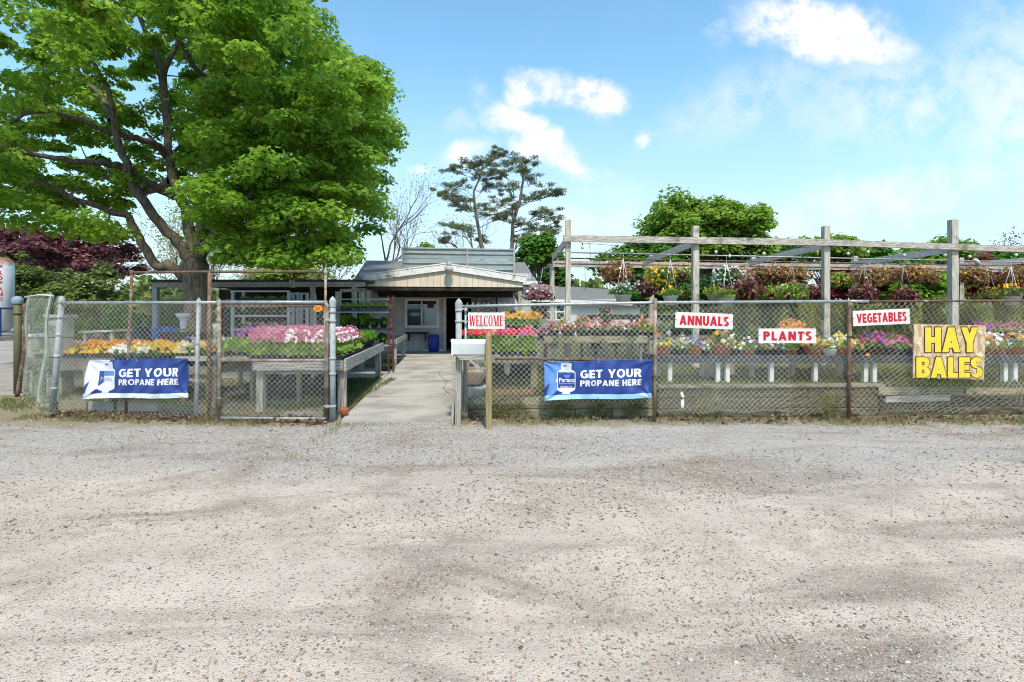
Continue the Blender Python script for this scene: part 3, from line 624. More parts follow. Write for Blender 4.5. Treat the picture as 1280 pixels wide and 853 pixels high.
# ------------------------------------------------------------------ sleeper walls and boards
def sleepers(name, label, a, b, z0, h, rows, m, th=.14, gap=.006, n=3, dz=0):
    r = thing(name, label, 'retaining wall', ((a[0]+b[0])/2, (a[1]+b[1])/2, 0)); a, b = Vector((*a, 0)), Vector((*b, 0)); hh = h/rows
    for j in range(rows):
        cuts = [0]+sorted(random.uniform(.2, .8) for _ in range(n-1))+[1]
        for k in range(n):
            p, q = a.lerp(b, cuts[k]+.002), a.lerp(b, cuts[k+1]-.002); mb = MB()
            c = (p+q)/2; ang = math.atan2(q.y-p.y, q.x-p.x)
            mb.box((c.x, c.y+random.uniform(-.015, .015), z0+hh*(j+.5)), ((q-p).length, th, hh-gap), rz=ang+random.uniform(-.004, .004), bev=.012)
            mb.build('sleeper', m, r)
    return r
sleepers('sleeper_wall', 'two-course mossy timber sleeper wall under the propane banner by the mailbox', (GX(581, 6.85), 6.86), (GX(818, 6.9), 6.9), -.03, .31, 2, SLEEPER, n=3)
sleepers('sleeper_wall', 'dark timber sleeper wall behind the bulging wire mesh under the signs', (GX(820, 6.95), 6.96), (GX(1095, 7.05), 7.06), -.03, .42, 3, SLEEPER2, n=2)
sleepers('sleeper_wall', 'pale-topped timber wall below the plywood hay board', (GX(1097, 7.05), 7.08), (GX(1420, 7.2), 7.22), -.03, .40, 3, SLEEPER2, n=2)
def board(name, label, a, b, w, h, m, cat='board'):
    mb = MB(); mb.beam(a, b, w, h); return tag(mb.build(name, m), label, cat)
board('capping_board', 'long flat grey board capping the dark timber wall', (GX(820, 7.0), 6.93, .415), (GX(1100, 7.05), 7.03, .42), .16, .03, SLEEPER)
board('plank', 'upper pale grey plank leaning on the timber wall below the hay board', (GX(1098, 6.93), 6.93, .35), (GX(1205, 6.93), 6.95, .345), .03, .1, SLEEPER)
board('plank', 'lower bleached plank with torn edge under the hay board', (GX(1108, 6.93), 6.95, .235), (GX(1190, 6.93), 6.97, .25), .03, .08, WOOD_PALE)
board('plank', 'brownish plank at the right edge of the timber wall', (GX(1207, 6.95), 6.96, .345), (GX(1400, 6.95), 7.0, .335), .03, .085, SLEEPER)
for i, (p, q, m_, lab) in enumerate(((98, 140, WOOD_NEW, 'mossy edging board at the foot of the leaning corner post'), (111, 145, WOOD_PALE, 'bleached edging board under the left propane banner'), (149, 205, WOOD_PALE, 'longer bleached edging board under the left propane banner'), (68, 110, SLEEPER, 'dark rotten edging board beside the leaning post'), (206, 272, SLEEPER, 'low dark edging board half buried in leaves left of the gate'))):
    if i == 0: continue
    board('edging_board', lab, (GX(p, 7.2), 7.22-.003*i-.0009*(p-100), .1-.015*(i > 3)), (GX(q, 7.2), 7.2-.003*i-.0009*(q-100), .1-.03*(i > 3)), .03, .12, m_)
mb = MB(); post(mb, (GX(147, 7.2), 7.16), -.02, .55, .02, None); tag(mb.build('short_stake', SLEEPER2), 'short dark stake between the two bleached edging boards', 'stake')

# ------------------------------------------------------------------ mailbox
mbx = thing('mailbox', 'long white metal mailbox on a wooden bracket beside the walkway', 'mailbox', (GX(586, 6.3), 6.35, .87))
x0, x1, z0, z1, y0, y1 = GX(566, 6.3), GX(607, 6.3), CAMH-(443-HY)/F*6.3, CAMH-(424.5-HY)/F*6.3, 6.26, 6.44
prof = [(y0, z0), (y0, z1-.05), (y0+.02, z1-.015), (y0+.06, z1), (y1-.06, z1), (y1-.02, z1-.015), (y1, z1-.05), (y1, z0)]
mb = MB(); mb.prism(prof, x1-x0, lambda y, z, d: (x0+d, y, z)); mb.build('box', mat('white_sheet_metal', (.56, .58, .58), (.46, .48, .49), scale=4, rough=.35, c3=(.4, .4, .38), s3=9, l3=.6, h3=.75), mbx)
mb = MB(); mb.prism([(y0-.004, z0-.004)]+[((y-(y0+y1)/2)*1.04+(y0+y1)/2, z+.004) for y, z in prof[1:-1]]+[(y1+.004, z0-.004)], .018, lambda y, z, d: (x0-.012+d, y, z)); mb.tube([(x0-.02, y0+.09, z1+.0), (x0-.03, y0+.09, z1-.03)], .008, 6); mb.build('door', WHITE, mbx)
# mailbox stand
ms = thing('mailbox_stand', 'weathered timber mailbox stand with a new yellow-green post', 'stand', (GX(592, 6.3), 6.35, 0))
xp = GX(611, 6.2); mb = MB(); hw = .036; zt = CAMH-(420-HY)/F*6.2
mb.box((xp, 6.2, zt/2), (.07, .07, zt)); mb.add([(xp-hw, 6.165, zt), (xp+hw, 6.165, zt), (xp+hw, 6.235, zt), (xp-hw, 6.235, zt), (xp, 6.2, zt+.055)], [(0, 1, 4), (1, 2, 4), (2, 3, 4), (3, 0, 4)])
for z in (.3, .62): mb.tube([(xp, 6.166, z), (xp, 6.158, z)], .006, 6)
mb.build('front_post', WOOD_NEW, ms)
mb = MB(); mb.box((GX(572, 6.3), 6.4, .42), (.07, .07, .86), ry=.01); mb.build('rear_post', WOOD_V, ms)
mb = MB(); zb = CAMH-(447-HY)/F*6.28; mb.prism([(GX(570, 6.28), zb+.035), (GX(624, 6.28), zb+.035), (GX(617, 6.28), zb-.03), (GX(575, 6.28), zb-.03)], .03, lambda x, z, d: (x, 6.25+d, z)); mb.box((GX(587, 6.3), 6.35, zb+.022), (.4, .16, .02)); mb.build('arm', WOOD_H, ms)
mb = MB(); mb.beam((GX(588, 6.28), 6.27, zb-.03), (GX(608, 6.22), 6.25, zb-.21), .03, .07, up=(0, 1, 0)); mb.build('brace', WOOD_H, ms)
mb = MB(); mb.box((GX(581, 6.75), 6.75, .4), (.07, .07, .8)); mb.tube([(GX(578, 6.7), 6.7, .15), (GX(578, 6.7), 6.7, .8)], .012, 6); tag(mb.build('short_post', WOOD_V), 'short dark wooden post under the mailbox against the wire', 'post')
mb = MB(); mb.beam((GX(565, 6.4), 6.45, 0), (GX(566, 6.4), 6.45, .26), .03, .05); tag(mb.build('stake', WOOD_V), 'low splintered stake at the corner of the walkway slab', 'stake')

# ------------------------------------------------------------------ the shop building
AB = R(7); BU = Vector((math.cos(AB), math.sin(AB), 0)); BV = Vector((-math.sin(AB), math.cos(AB), 0)); BO = Vector((-2.05, 16.0, 0))
def B(u, v, z): return BO + BU*u + BV*v + Vector((0, 0, z))
def bb(mb, u0, u1, v0, v1, z0, z1, mi=0): return mb.box(B((u0+u1)/2, (v0+v1)/2, (z0+z1)/2), (abs(u1-u0), abs(v1-v0), abs(z1-z0)), rz=AB, mi=mi)
def boards_mat(name, c, w, c3, dark=.45):
    m = bpy.data.materials.new(name); m.use_nodes = True; t = NT(m.node_tree); p = t.n['Principled BSDF']; co = t.coords()
    ro = t.add('ShaderNodeVectorRotate', rotation_type='Z_AXIS'); t.link(co, ro.inputs[0]); ro.inputs['Angle'].default_value = -AB
    s = t.add('ShaderNodeSeparateXYZ'); t.link(ro.outputs[0], s.inputs[0])
    g = t.m('FRACT', t.m('DIVIDE', s.outputs[0], w)); gap = t.m('LESS_THAN', g, .07)
    idn = t.noise(co, 2.5, 5); col = t.mix(t.rampf(idn, .35, .7), c, c3); col = t.mix(t.m('MULTIPLY', gap, dark), col, (.05, .045, .04))
    t.link(col, p.inputs['Base Color']); p.inputs['Roughness'].default_value = .8
    b = t.add('ShaderNodeBump'); b.inputs['Strength'].default_value = .5; b.inputs['Distance'].default_value = .02; b.invert = True
    t.link(gap, b.inputs['Height']); t.link(b.outputs[0], p.inputs['Normal']); return m
BEIGE = boards_mat('beige_vertical_boards', (.70, .61, .48), .2, (.6, .52, .40))
GREYB = boards_mat('grey_vertical_boards', (.50, .50, .50), .2, (.38, .385, .39), .3)
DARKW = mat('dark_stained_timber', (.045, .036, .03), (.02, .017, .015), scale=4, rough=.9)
SHING = mat('grey_shingles', (.23, .22, .21), (.13, .125, .12), scale=4, stretch=(3, 3, 14), rough=.95, bump=.5)
DOORF = mat('cream_door_frame', (.66, .63, .57), (.5, .47, .42), scale=6)
sh = thing('garden_shop', 'beige gabled porch shop building at the end of the concrete walkway', 'shop', tuple(B(0, 0, 0)))
porch_z, eave, peak = 2.23, 2.56, 2.94
mb = MB(); mb.prism([(-2.42, porch_z), (2.42, porch_z), (2.42, eave-.1), (0, peak-.1), (-2.42, eave-.1)], .06, lambda x, z, d: B(x, -.02+d, z)); mb.build('gable_front', BEIGE, sh)
for s in (-1, 1):
    mb = MB(); k = (peak-eave)/2.5
    mb.prism([(0, peak-.20), (0, peak-.001), (s*2.53, eave-.011), (s*2.53, eave-.19)], .05, lambda x, z, d: B(x, -.10+d, z)); mb.prism([(0, peak+.0), (0, peak+.035), (s*2.56, eave+.03), (s*2.56, eave-.005)], .04, lambda x, z, d: B(x, -.115+d, z)); mb.build('fascia_board', WHITEW, sh)
    mb = MB(); mb.prism([(0, peak-.02), (0, peak+.02), (s*2.55, eave+.0), (s*2.55, eave-.04)], 2.8, lambda x, z, d: B(x, -.05+d, z)); mb.build('porch_roof', SHING, sh)
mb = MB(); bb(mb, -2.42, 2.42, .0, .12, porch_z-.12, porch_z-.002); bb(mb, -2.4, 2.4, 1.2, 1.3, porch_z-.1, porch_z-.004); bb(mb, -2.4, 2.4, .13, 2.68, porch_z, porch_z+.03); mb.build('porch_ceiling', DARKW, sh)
for u in (-2.38, 2.33): mb = MB(); bb(mb, u-.06, u+.06, -.01, .11, 0, porch_z-.12); mb.build('porch_post', WOOD_V, sh)
mb = MB(); mb.beam(B(2.33, .2, 1.75), B(2.2, 1.0, 2.2), .05, .08); mb.beam(B(2.3, .06, 1.85), B(2.02, .06, 2.2), .05, .08); mb.build('post_brace', DARKW, sh)
# rear wall with openings: window u -1.48..-.3, z .9..1.93 ; door u -.02...9, z 0..1.98
V0 = 2.7; mb = MB()
for u0, u1, z0, z1 in ((-3.1, -1.44, 0, 2.9), (-1.44, -.34, 0, .94), (-1.44, -.34, 1.90, 2.9), (-.34, -.04, 0, 2.9), (-.04, .92, 1.98, 2.9), (.92, 3.1, 0, 2.9)): bb(mb, u0, u1, V0, V0+.12, z0, z1)
mb.build('front_wall', GREYB, sh)
mb = MB(); bb(mb, -3.1, -3.0, V0+.12, 8, 0, 2.6); bb(mb, 3.0, 3.1, V0+.12, 8, 0, 2.6); bb(mb, -3.1, 3.1, 8, 8.1, 0, 2.6); mb.build('side_walls', GREYB, sh)
mb = MB(); mb.prism([(2.5, 2.62), (5.2, 3.55), (8.3, 2.5), (8.3, 2.42), (5.2, 3.47), (2.5, 2.54)], 6.5, lambda y, z, d: B(-3.25+d, y, z)); mb.build('main_roof', SHING, sh)
mb = MB(); bb(mb, -3.3, 3.3, 2.44, 2.5, 2.46, 2.6); mb.build('gutter', WHITEW, sh)
GLASS = bpy.data.materials.new('reflecting_window_glass'); GLASS.use_nodes = True; p = GLASS.node_tree.nodes['Principled BSDF']
p.inputs['Base Color'].default_value = (.10, .13, .16, 1); p.inputs['Roughness'].default_value = .06; p.inputs['Specular IOR Level'].default_value = 1; p.inputs['Metallic'].default_value = .55
def windowframe(parent, u0, u1, z0, z1, v, vert, m=WHITE, t=.07, name='window'):
    mb = MB(); bb(mb, u0, u1, v-.04, v, z1-t, z1); bb(mb, u0, u1, v-.04, v, z0, z0+t); bb(mb, u0, u0+t, v-.04, v, z0+t, z1-t); bb(mb, u1-t, u1, v-.04, v, z0+t, z1-t)
    for a in vert: bb(mb, a-.022, a+.022, v-.03, v, z0+t, z1-t)
    o = mb.build(name, m, parent); mb = MB(); bb(mb, u0+t, u1-t, v+.01, v+.02, z0+t, z1-t); mb.build('pane', GLASS, o); return o
w = windowframe(sh, -1.5, -.28, .88, 1.94, V0-.003, (-.9,), WHITE, t=.085)
mb = MB(); bb(mb, -1.40, -.92, V0-.02, V0, 1.66, 1.68); bb(mb, -1.39, -.38, V0-.02, V0-.01, 1.73, 1.86); mb.build('blind', DARKW, w)
mb = MB(); bb(mb, -.7, -.47, V0-.03, V0-.02, 1.6, 1.8); mb.build('sticker', flat('dark_red_sticker', (.1, .02, .02)), w)
mb = MB(); bb(mb, -1.45, -.62, V0-.42, V0-.002, .68, .73); mb.build('counter_shelf', DARKW, sh)
mb = MB(); bb(mb, -.78, -.74, V0-.3, V0-.002, .42, .677); bb(mb, -1.36, -1.32, V0-.3, V0-.002, .42, .677); mb.build('shelf_bracket', DARKW, sh)
mb = MB(); bb(mb, -2.4, 2.4, V0-.3, V0-.055, 1.985, 2.22); mb.build('dark_header_band', DARKW, sh)  # dark band added to darken the top of the porch wall
dr = MB(); bb(dr, -.12, -.02, V0-.05, V0-.002, 0, 2.04); bb(dr, .9, .98, V0-.05, V0-.002, 0, 2.04); bb(dr, -.02, .9, V0-.05, V0-.002, 1.96, 2.04); dr.build('door_frame', DOORF, sh)
leaf = MB(); hp = B(.9, V0-.06, 0); lv = (BU*.28-BV*.85)
for a, b, z0, z1 in ((0, .12, .05, 1.95), (.88, 1, .05, 1.95), (.12, .88, 1.85, 1.95), (.12, .88, .05, .5)):
    c = hp+lv*((a+b)/2)+Vector((0, 0, (z0+z1)/2)); leaf.box(c, (lv.length*(b-a), .035, z1-z0), rz=math.atan2(lv.y, lv.x))
for i in range(6):
    leaf.beam(hp+lv*(.12+.12*i)+Vector((0, 0, 1.0)), hp+lv*(.24+.12*i)+Vector((0, 0, 1.85)), .015, .02)
    leaf.beam(hp+lv*(.24+.12*i)+Vector((0, 0, .5)), hp+lv*(.12+.12*i)+Vector((0, 0, 1.85)), .015, .02)
leaf.build('open_door', WOOD_V, sh)
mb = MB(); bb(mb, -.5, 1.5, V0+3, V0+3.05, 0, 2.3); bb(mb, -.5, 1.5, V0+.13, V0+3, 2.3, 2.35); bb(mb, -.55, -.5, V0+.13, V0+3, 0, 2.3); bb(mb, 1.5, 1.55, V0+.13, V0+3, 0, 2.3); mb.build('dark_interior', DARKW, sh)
mb = MB(); bb(mb, -3.1, 3.1, -.25, V0, -.04, .03); tag(mb.build('porch_floor', CONCW), kind='structure')
# skirting, step, lattice on porch wall
mb = MB(); bb(mb, -.9, -.14, V0-.05, V0-.003, 0.03, .1); mb.build('skirting', WHITEW, sh)
lat = thing('trellis', 'dark lattice trellis leaning on the porch wall right of the open door', 'trellis', tuple(B(1.4, V0-.1, .03)))
mb = MB()
for i in range(9): mb.beam(B(1.1, V0-.08, .9+.13*i), B(1.8, V0-.08, .7+.13*i), .012, .02); mb.beam(B(1.1, V0-.06, .7+.13*i), B(1.8, V0-.06, .9+.13*i), .012, .02)
mb.build('lattice', DARKW, lat); mb = MB(); bb(mb, 1.06, 1.1, V0-.1, V0-.05, .03, 2.0); bb(mb, 1.8, 1.84, V0-.1, V0-.05, .03, 2.0); mb.build('frame', DARKW, lat)
mb = MB(); bb(mb, 1.9, 2.3, .8, 1.0, .03, 1.5)
tag(mb.build('wooden_cabinet', DARKW), 'dark wooden cabinet standing deep in the porch shade', 'cabinet')
# lamp at the gable peak
lamp = thing('porch_lamp', 'grey dome lamp mounted at the peak of the gable', 'lamp', tuple(B(.08, -.2, peak-.1)))
c = B(.08, -.26, peak-.06); mb = MB(); mb.lathe(c, [(.03, .12), (.07, .10), (.08, .0), (.075, -.02)], 14); mb.build('housing', GALV, lamp)
mb = MB(); mb.lathe(c, [(.075, -.02), (.13, -.06), (.135, -.14), (.10, -.2), (.04, -.235), (.003, -.24)], 16); mb.build('lamp_shade', flat('frosted_lamp_glass', (.42, .42, .40), spec=.6), lamp)
mb = MB(); mb.tube([c+Vector((0, 0, .1)), B(.08, -.1, peak+.06)], .02, 6); mb.build('arm', GALV, lamp)
# rooftop panel
PANEL = mat('grey_green_metal_siding', (.33, .39, .395), (.24, .30, .305), scale=3, stretch=(1, 1, 8), rough=.6, c3=(.3, .33, .33), s3=2)
PANF = mat('panel_frame', (.40, .42, .42), (.3, .33, .33), scale=6)
rp = thing('rooftop_screen', 'grey ribbed metal screen standing on the shop roof', 'screen', tuple(B(0, 2.2, 2.6)))
pu0, pu1, pv, pz0, pz1 = -1.52, 2.38, 2.0, 2.6, 3.68
mb = MB()
for i in range(6): bb(mb, pu0, pu1, pv+.004*(i % 2), pv+.04, pz0+i*(pz1-pz0)/6+.003, pz0+(i+1)*(pz1-pz0)/6-.008)
mb.build('siding', PANEL, rp)
mb = MB()
for z in (pz1, pz1-.16, pz1-.5, pz1-.72): bb(mb, pu0-.03, pu1+.03, pv-.04, pv-.003, z-.025, z+.02)
for u in (pu0, .72, pu1): bb(mb, u-.03, u+.03, pv-.06, pv-.042, pz0, pz1+.03)
mb.build('frame', PANF, rp); mb = MB(); bb(mb, pu0, pu0+.05, pv+.05, pv+1.2, pz0, pz1); bb(mb, pu1-.05, pu1, pv+.05, pv+1.2, pz0, pz1); mb.build('side_panel', PANEL, rp)
# blue barrel
br = thing('blue_barrel', 'blue plastic barrel standing under the shop window', 'barrel', tuple(B(-.46, 2.35, .03)))
mb = MB(); mb.lathe(B(-.46, 2.35, .03), [(.003, 0), (.16, 0), (.175, .03), (.195, .18), (.2, .3), (.195, .42), (.175, .57), (.18, .6), (.15, .615), (.003, .6)], 22); mb.build('drum', flat('blue_drum_plastic', (.01, .04, .32), rough=.35), br)
mb = MB(); mb.lathe(B(-.46, 2.35, .03), [(.183, .5), (.196, .5), (.196, .53), (.182, .54)], 22); mb.build('ring', flat('dark_blue_ring', (.008, .03, .22)), br)

# long lean-to shed at left, house at right
ld = thing('lean_to_shed', 'long low open timber shed with flat roof running left from the shop', 'shed', (-8, 15, 0))
SY = 13.6
def SP(px, y, z): return Vector((GX(px, y), y, z))
zr = CAMH+(392-354)/F*SY
ROOFD = mat('tar_roof_edge', (.035, .033, .03), (.07, .065, .06), scale=8, rough=.95)
mb = MB(); mb.beam(SP(192, SY, zr+.04), SP(457, SY+1.2, zr+.13), .12, .05); mb.prism([(GX(190, SY), SY-.05), (GX(458, SY+1.2), SY+1.15), (GX(458, SY+1.2), SY+5), (GX(190, SY)-.2, SY+5)], 1, lambda x, y, d: (x, y, zr+(.03 if d == 0 else .09)+.0*y+(.08 if x > -6 else 0))); mb.build('roof', ROOFD, ld)
mb = MB(); mb.beam(SP(193, SY-.01, zr-.05), SP(457, SY+1.15, zr+.03), .05, .14); mb.build('front_beam', WOOD_H, ld)
for p_ in (195, 391, 443):
    y = SY+.05+(p_-192)/265*1.1; mb = MB(); mb.beam(SP(p_, y, 0), SP(p_, y, zr-.08+(p_-192)/265*.08), .12, .12); mb.build('post', WOOD_V if p_ > 300 else flat('grey_painted_timber', (.32, .34, .34), bump=.2), ld)
mb = MB(); mb.prism([(GX(262, SY+4), SY+4.5), (GX(462, SY+4), SY+4.9)], 0, lambda x, y, d: (x, y, 0)) if 0 else None
mb.beam(SP(275, SY+4.6, 1.05), SP(470, SY+4.9, 1.15), .06, 2.4); mb.build('rear_wall', DARKW, ld)
mb = MB(); mb.beam(SP(282, SY+4.4, 1.75), SP(345, SY+4.5, 1.75), .04, .3); mb.build('tan_rear_board', flat('tan_board', (.33, .24, .17)), ld)
mb = MB(); mb.beam(SP(365, SY+.05, zr+.08), SP(365, SY+.05, zr-.12), .1, .1); mb.build('bracket', WOOD_V, ld)
# house right rear
HS = thing('white_house', 'low white sided house with grey roof behind the plant tables', 'house', (2.6, 24, RZ))
HY0 = 23.0; SIDE = mat('white_clapboard', (.66, .66, .64), (.56, .56, .54), scale=2, stretch=(.5, .5, 18), rough=.7, bump=.3); hz = lambda y_, Y=HY0: CAMH-(y_-HY)/F*Y
mb = MB(); x0, x1 = GX(648, HY0), GX(800, HY0+.9)
mb.prism([(x0, HY0), (x1, HY0+.9), (x1-.6, HY0+6), (x0-.6, HY0+5)], 1, lambda x, y, d: (x, y, RZ-.1 if d == 0 else hz(374))); mb.build('wall', SIDE, HS)
mb = MB(); mb.add([(x0-.3, HY0-.3, hz(372)), (x1+.3, HY0+.6, hz(379)), (x1-.2, HY0+4, hz(363, HY0+4)), (x0-.4, HY0+3.4, hz(352, HY0+3))], [(0, 1, 2, 3)]); mb.add([(x0-.3, HY0-.3, hz(374.5)), (x1+.3, HY0+.6, hz(381)), (x1-.2, HY0+4, hz(365, HY0+4)), (x0-.4, HY0+3.4, hz(354, HY0+3))], [(3, 2, 1, 0)]); mb.build('roof', SHING, HS)
mb = MB(); mb.beam((x0-.3, HY0-.34, hz(374)), (x1+.3, HY0+.56, hz(381)), .06, .14); mb.build('gutter', WHITE, HS)
def hwin(px0, px1, py0, py1, grid=2):
    y = HY0-.05+(px0-648)/150*.9; mb = MB(); a, b, z0, z1 = GX(px0, y), GX(px1, y), hz(py1, y), hz(py0, y)
    for q in range(grid+1): xx = a+(b-a)*q/grid; mb.box((xx, y-.02, (z0+z1)/2), (.06, .05, z1-z0+.06))
    for q in range(3): mb.box(((a+b)/2, y-.024, z0+(z1-z0)*q/2), (b-a, .05, .06))
    o = mb.build('window', WHITE, HS); mb = MB(); mb.box(((a+b)/2, y+.0, (z0+z1)/2), (b-a, .01, z1-z0)); mb.build('pane', GLASS, o)
hwin(664, 676, 381, 401); hwin(654, 661, 381, 401, 1); hwin(684, 706, 380, 400, 2); hwin(748, 764, 384, 398, 3)
mb = MB(); y = HY0-.1; mb.box((GX(672, y), y, hz(390, y)), (.9, .03, .6)); mb.build('dark_opening', DARKW, HS)
# white outbuilding far behind pergola
# ------------------------------------------------------------------ pergola
WOOD_PV = mat('pergola_post_timber', (.58, .54, .46), (.34, .31, .25), scale=3, stretch=(22, 22, 1.2), bump=.6, c3=(.15, .14, .11), s3=2.2, l3=.56, h3=.72)
WOOD_PH = mat('pergola_beam_timber', (.54, .50, .43), (.28, .25, .21), scale=3, stretch=(1.2, 22, 22), bump=.6, c3=(.12, .11, .09), s3=2.2, l3=.54, h3=.72)
pg = thing('pergola', 'weathered open timber pergola hung with flower baskets', 'pergola', (4, 10, RZ))
PX = [(710, 9.6, 275, 7.6), (869, 9.88, 283, 9), (1032, 10.15, 283, 8.6), (1191, 10.4, 275, 9.6)]
def pz_(py, Y): return CAMH-(py-HY)/F*Y
for p_, Y, top, wpx in PX+[(1362, 10.7, 290, 9)]:
    mb = MB(); w = wpx/F*Y*.86; mb.box((GX(p_, Y), Y, (pz_(top, Y)+RZ-.1)/2), (w, w, pz_(top, Y)-RZ+.1), ry=random.uniform(-.006, .006), bev=.006); mb.build('post', WOOD_PV, pg)
fb = [(704, 9.5, 298.5), (869, 9.78, 301), (1032, 10.05, 303.5), (1191, 10.3, 309), (1390, 10.65, 316)]
mb = MB()
for a, b in zip(fb[:-1], fb[1:]): mb.beam(SP(a[0], a[1]-.02, pz_(a[2], a[1])), SP(b[0]+1.5, b[1]-.02, pz_(b[2], b[1])), .05, .118+.01*(a[0] == 869))
mb.build('front_beam', WOOD_PH, pg)
bk = [(690, 12.3, 330), (814, 12.55, 331.5), (941, 12.8, 333), (1068, 13.05, 334), (1200, 13.3, 336), (1340, 13.6, 338)]
mb = MB()
for a, b in zip(bk[:-1], bk[1:]): mb.beam(SP(a[0], a[1], pz_(a[2], a[1])), SP(b[0]+1.5, b[1], pz_(b[2], b[1])), .05, .15)
mb.build('rear_beam', WOOD_PH, pg)
for i, (p_, Y, py) in enumerate(bk): mb = MB(); mb.box((GX(p_, Y+.1), Y+.09, (pz_(py-(0 if i == 0 else 14), Y)+RZ-.1)/2), (.11, .11, pz_(py-(0 if i == 0 else 14), Y)-RZ+.1)); mb.build('post', WOOD_PV, pg)
for (p_, Y, py), (q_, Y2, py2) in zip([(709, 9.6, 300), (868, 9.9, 303), (1031, 10.15, 306), (1190, 10.4, 311), (1372, 10.8, 318)], [(691, 12.25, 327), (806, 12.5, 332), (934, 12.75, 334), (1064, 13.0, 335), (1197, 13.25, 337)]):
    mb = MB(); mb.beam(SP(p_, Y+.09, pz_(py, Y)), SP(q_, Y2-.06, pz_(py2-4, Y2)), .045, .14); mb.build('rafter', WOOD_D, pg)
for k, (f_, m_, r_) in enumerate(((.28, GALV, .016), (.52, RUST, .017), (.78, RUST, .017))):
    Ya, Yb = 9.6+2.7*f_, 10.75+2.7*f_; za = pz_(299, 9.6)*(1-f_)+pz_(330, 12.3)*f_-.1; zb = pz_(318, 10.75)*(1-f_)+pz_(338, 13.5)*f_-.1
    mb = MB(); mb.tube([SP(700-8*f_, Ya, za), SP(1380, Yb, zb)], r_, 6); mb.build('hanging_pipe', m_, pg)
def pipe_z(px, f_):
    Ya, Yb = 9.6+2.7*f_, 10.75+2.7*f_; xa, xb_ = GX(700-8*f_, Ya), GX(1380, Yb)
    # solve for px on the line
    t = .0
    for _ in range(30):
        Y = Ya+(Yb-Ya)*t; x = xa+(xb_-xa)*t; t += (GX(px, Y)-x)/(xb_-xa)
    za = pz_(299, 9.6)*(1-f_)+pz_(330, 12.3)*f_-.1; zb = pz_(318, 10.75)*(1-f_)+pz_(338, 13.5)*f_-.1
    return Vector((xa+(xb_-xa)*t, Ya+(Yb-Ya)*t, za+(zb-za)*t))
# string lights
sg = thing('string_lights', 'string of small round bulbs looped along the pergola rafters', 'string lights', (3, 10, 2.4))
mb = MB(); mbb = MB(); pts = []
bl = [(690, 12.1, 336), (697, 11.5, 325), (703, 10.6, 312), (709, 9.75, 305), (728, 10.4, 310), (790, 10.4, 315), (866, 10.4, 311), (895, 10.5, 316), (912, 10.6, 321), (955, 10.6, 318), (1021, 10.6, 315), (1060, 10.7, 318), (1085, 10.7, 316), (1130, 10.8, 320), (1181, 10.9, 320), (1212, 10.9, 322), (1270, 11.0, 320)]
for i, (p_, Y, py) in enumerate(bl):
    q = SP(p_, Y, pz_(py-6, Y)); pts.append(q); mb.tube([q, q-Vector((0, 0, .05))], .014, 6); mbb.lathe(q-Vector((0, 0, .09)), [(.003, -.035), (.024, -.025), (.034, 0), (.024, .028), (.012, .04)], 8)
mb.tube(pts, .004, 4); mb.build('cord', BLACKP, sg); mbb.build('bulb', flat('frosted_bulb', (.7, .64, .5), spec=.6), sg)
for (p_, y0, y1) in ((737, 305, 322), (749, 318, 333), (731, 333, 362)):
    Y = 10.9; mb = MB(); a, b = SP(p_, Y, pz_(y0, Y)), SP(p_+1, Y, pz_(y1, Y)); mb.tube([a, b, b+Vector((-.03, 0, -.03)), b+Vector((-.06, 0, .0))], .005, 4)
    tag(mb.build('hanging_hook', BLACKP), {737: 'empty wire hook hanging highest near the first pergola post', 749: 'short empty wire hook hanging beside the coleus basket', 731: 'long empty wire hook hanging low by the first pergola post'}[p_], 'hook')
# loose end light on pergola post, floodlight
fl = thing('floodlight', 'small tan floodlight clipped under the pergola right of the last post', 'floodlight', tuple(SP(1221, 11.2, pz_(328, 11.2))))
c = SP(1221, 11.2, pz_(328, 11.2)); mb = MB(); mb.tube([c+Vector((-.05, 0, .07)), c+Vector((0, 0, .02)), c+Vector((.05, 0, -.06))], [.03, .045, .05], 10); mb.build('head', DOORF, fl); mb = MB(); mb.tube([c+Vector((0, 0, .02)), c+Vector((0, 0, .14))], .01, 6); mb.build('bracket', BLACKP, fl)

# ------------------------------------------------------------------ lettering and signs
def lettering(s, parent, c, w, h, m, off=.03, name='lettering', depth=.004, sx=None, rot=0, space=1.0, conv=None, fnt=None):
    cu = bpy.data.curves.new('t', 'FONT'); cu.body = s; cu.offset = off; cu.space_character = space; cu.align_x = 'CENTER'; cu.resolution_u = 3
    o = bpy.data.objects.new('t', cu); COL.objects.link(o); bpy.context.view_layer.update()
    me = bpy.data.meshes.new_from_object(o.evaluated_get(bpy.context.evaluated_depsgraph_get())); bpy.data.objects.remove(o)
    n = len(me.vertices); V = np.zeros(n*3); me.vertices.foreach_get('co', V); V = V.reshape(-1, 3)
    lo, hi = V.min(0), V.max(0); X = (V[:, 0]-(lo[0]+hi[0])/2)/(hi[0]-lo[0])*w; Z = (V[:, 1]-(lo[1]+hi[1])/2)/(hi[1]-lo[1])*h
    ca, sa = math.cos(rot), math.sin(rot); x = X*ca-Z*sa; z = X*sa+Z*ca; off_ = world_off(parent)
    out = [(conv(a, b) if conv else Vector((c[0]+a, c[1], c[2]+b)))-off_ for a, b in zip(x, z)]
    fs = [tuple(p_.vertices) for p_ in me.polygons]; me2 = bpy.data.meshes.new(name); me2.from_pydata([tuple(v) for v in out], [], fs); me2.update()
    bpy.data.meshes.remove(me); return link_obj(name, me2, parent, m)
GA = 2*math.pi/360
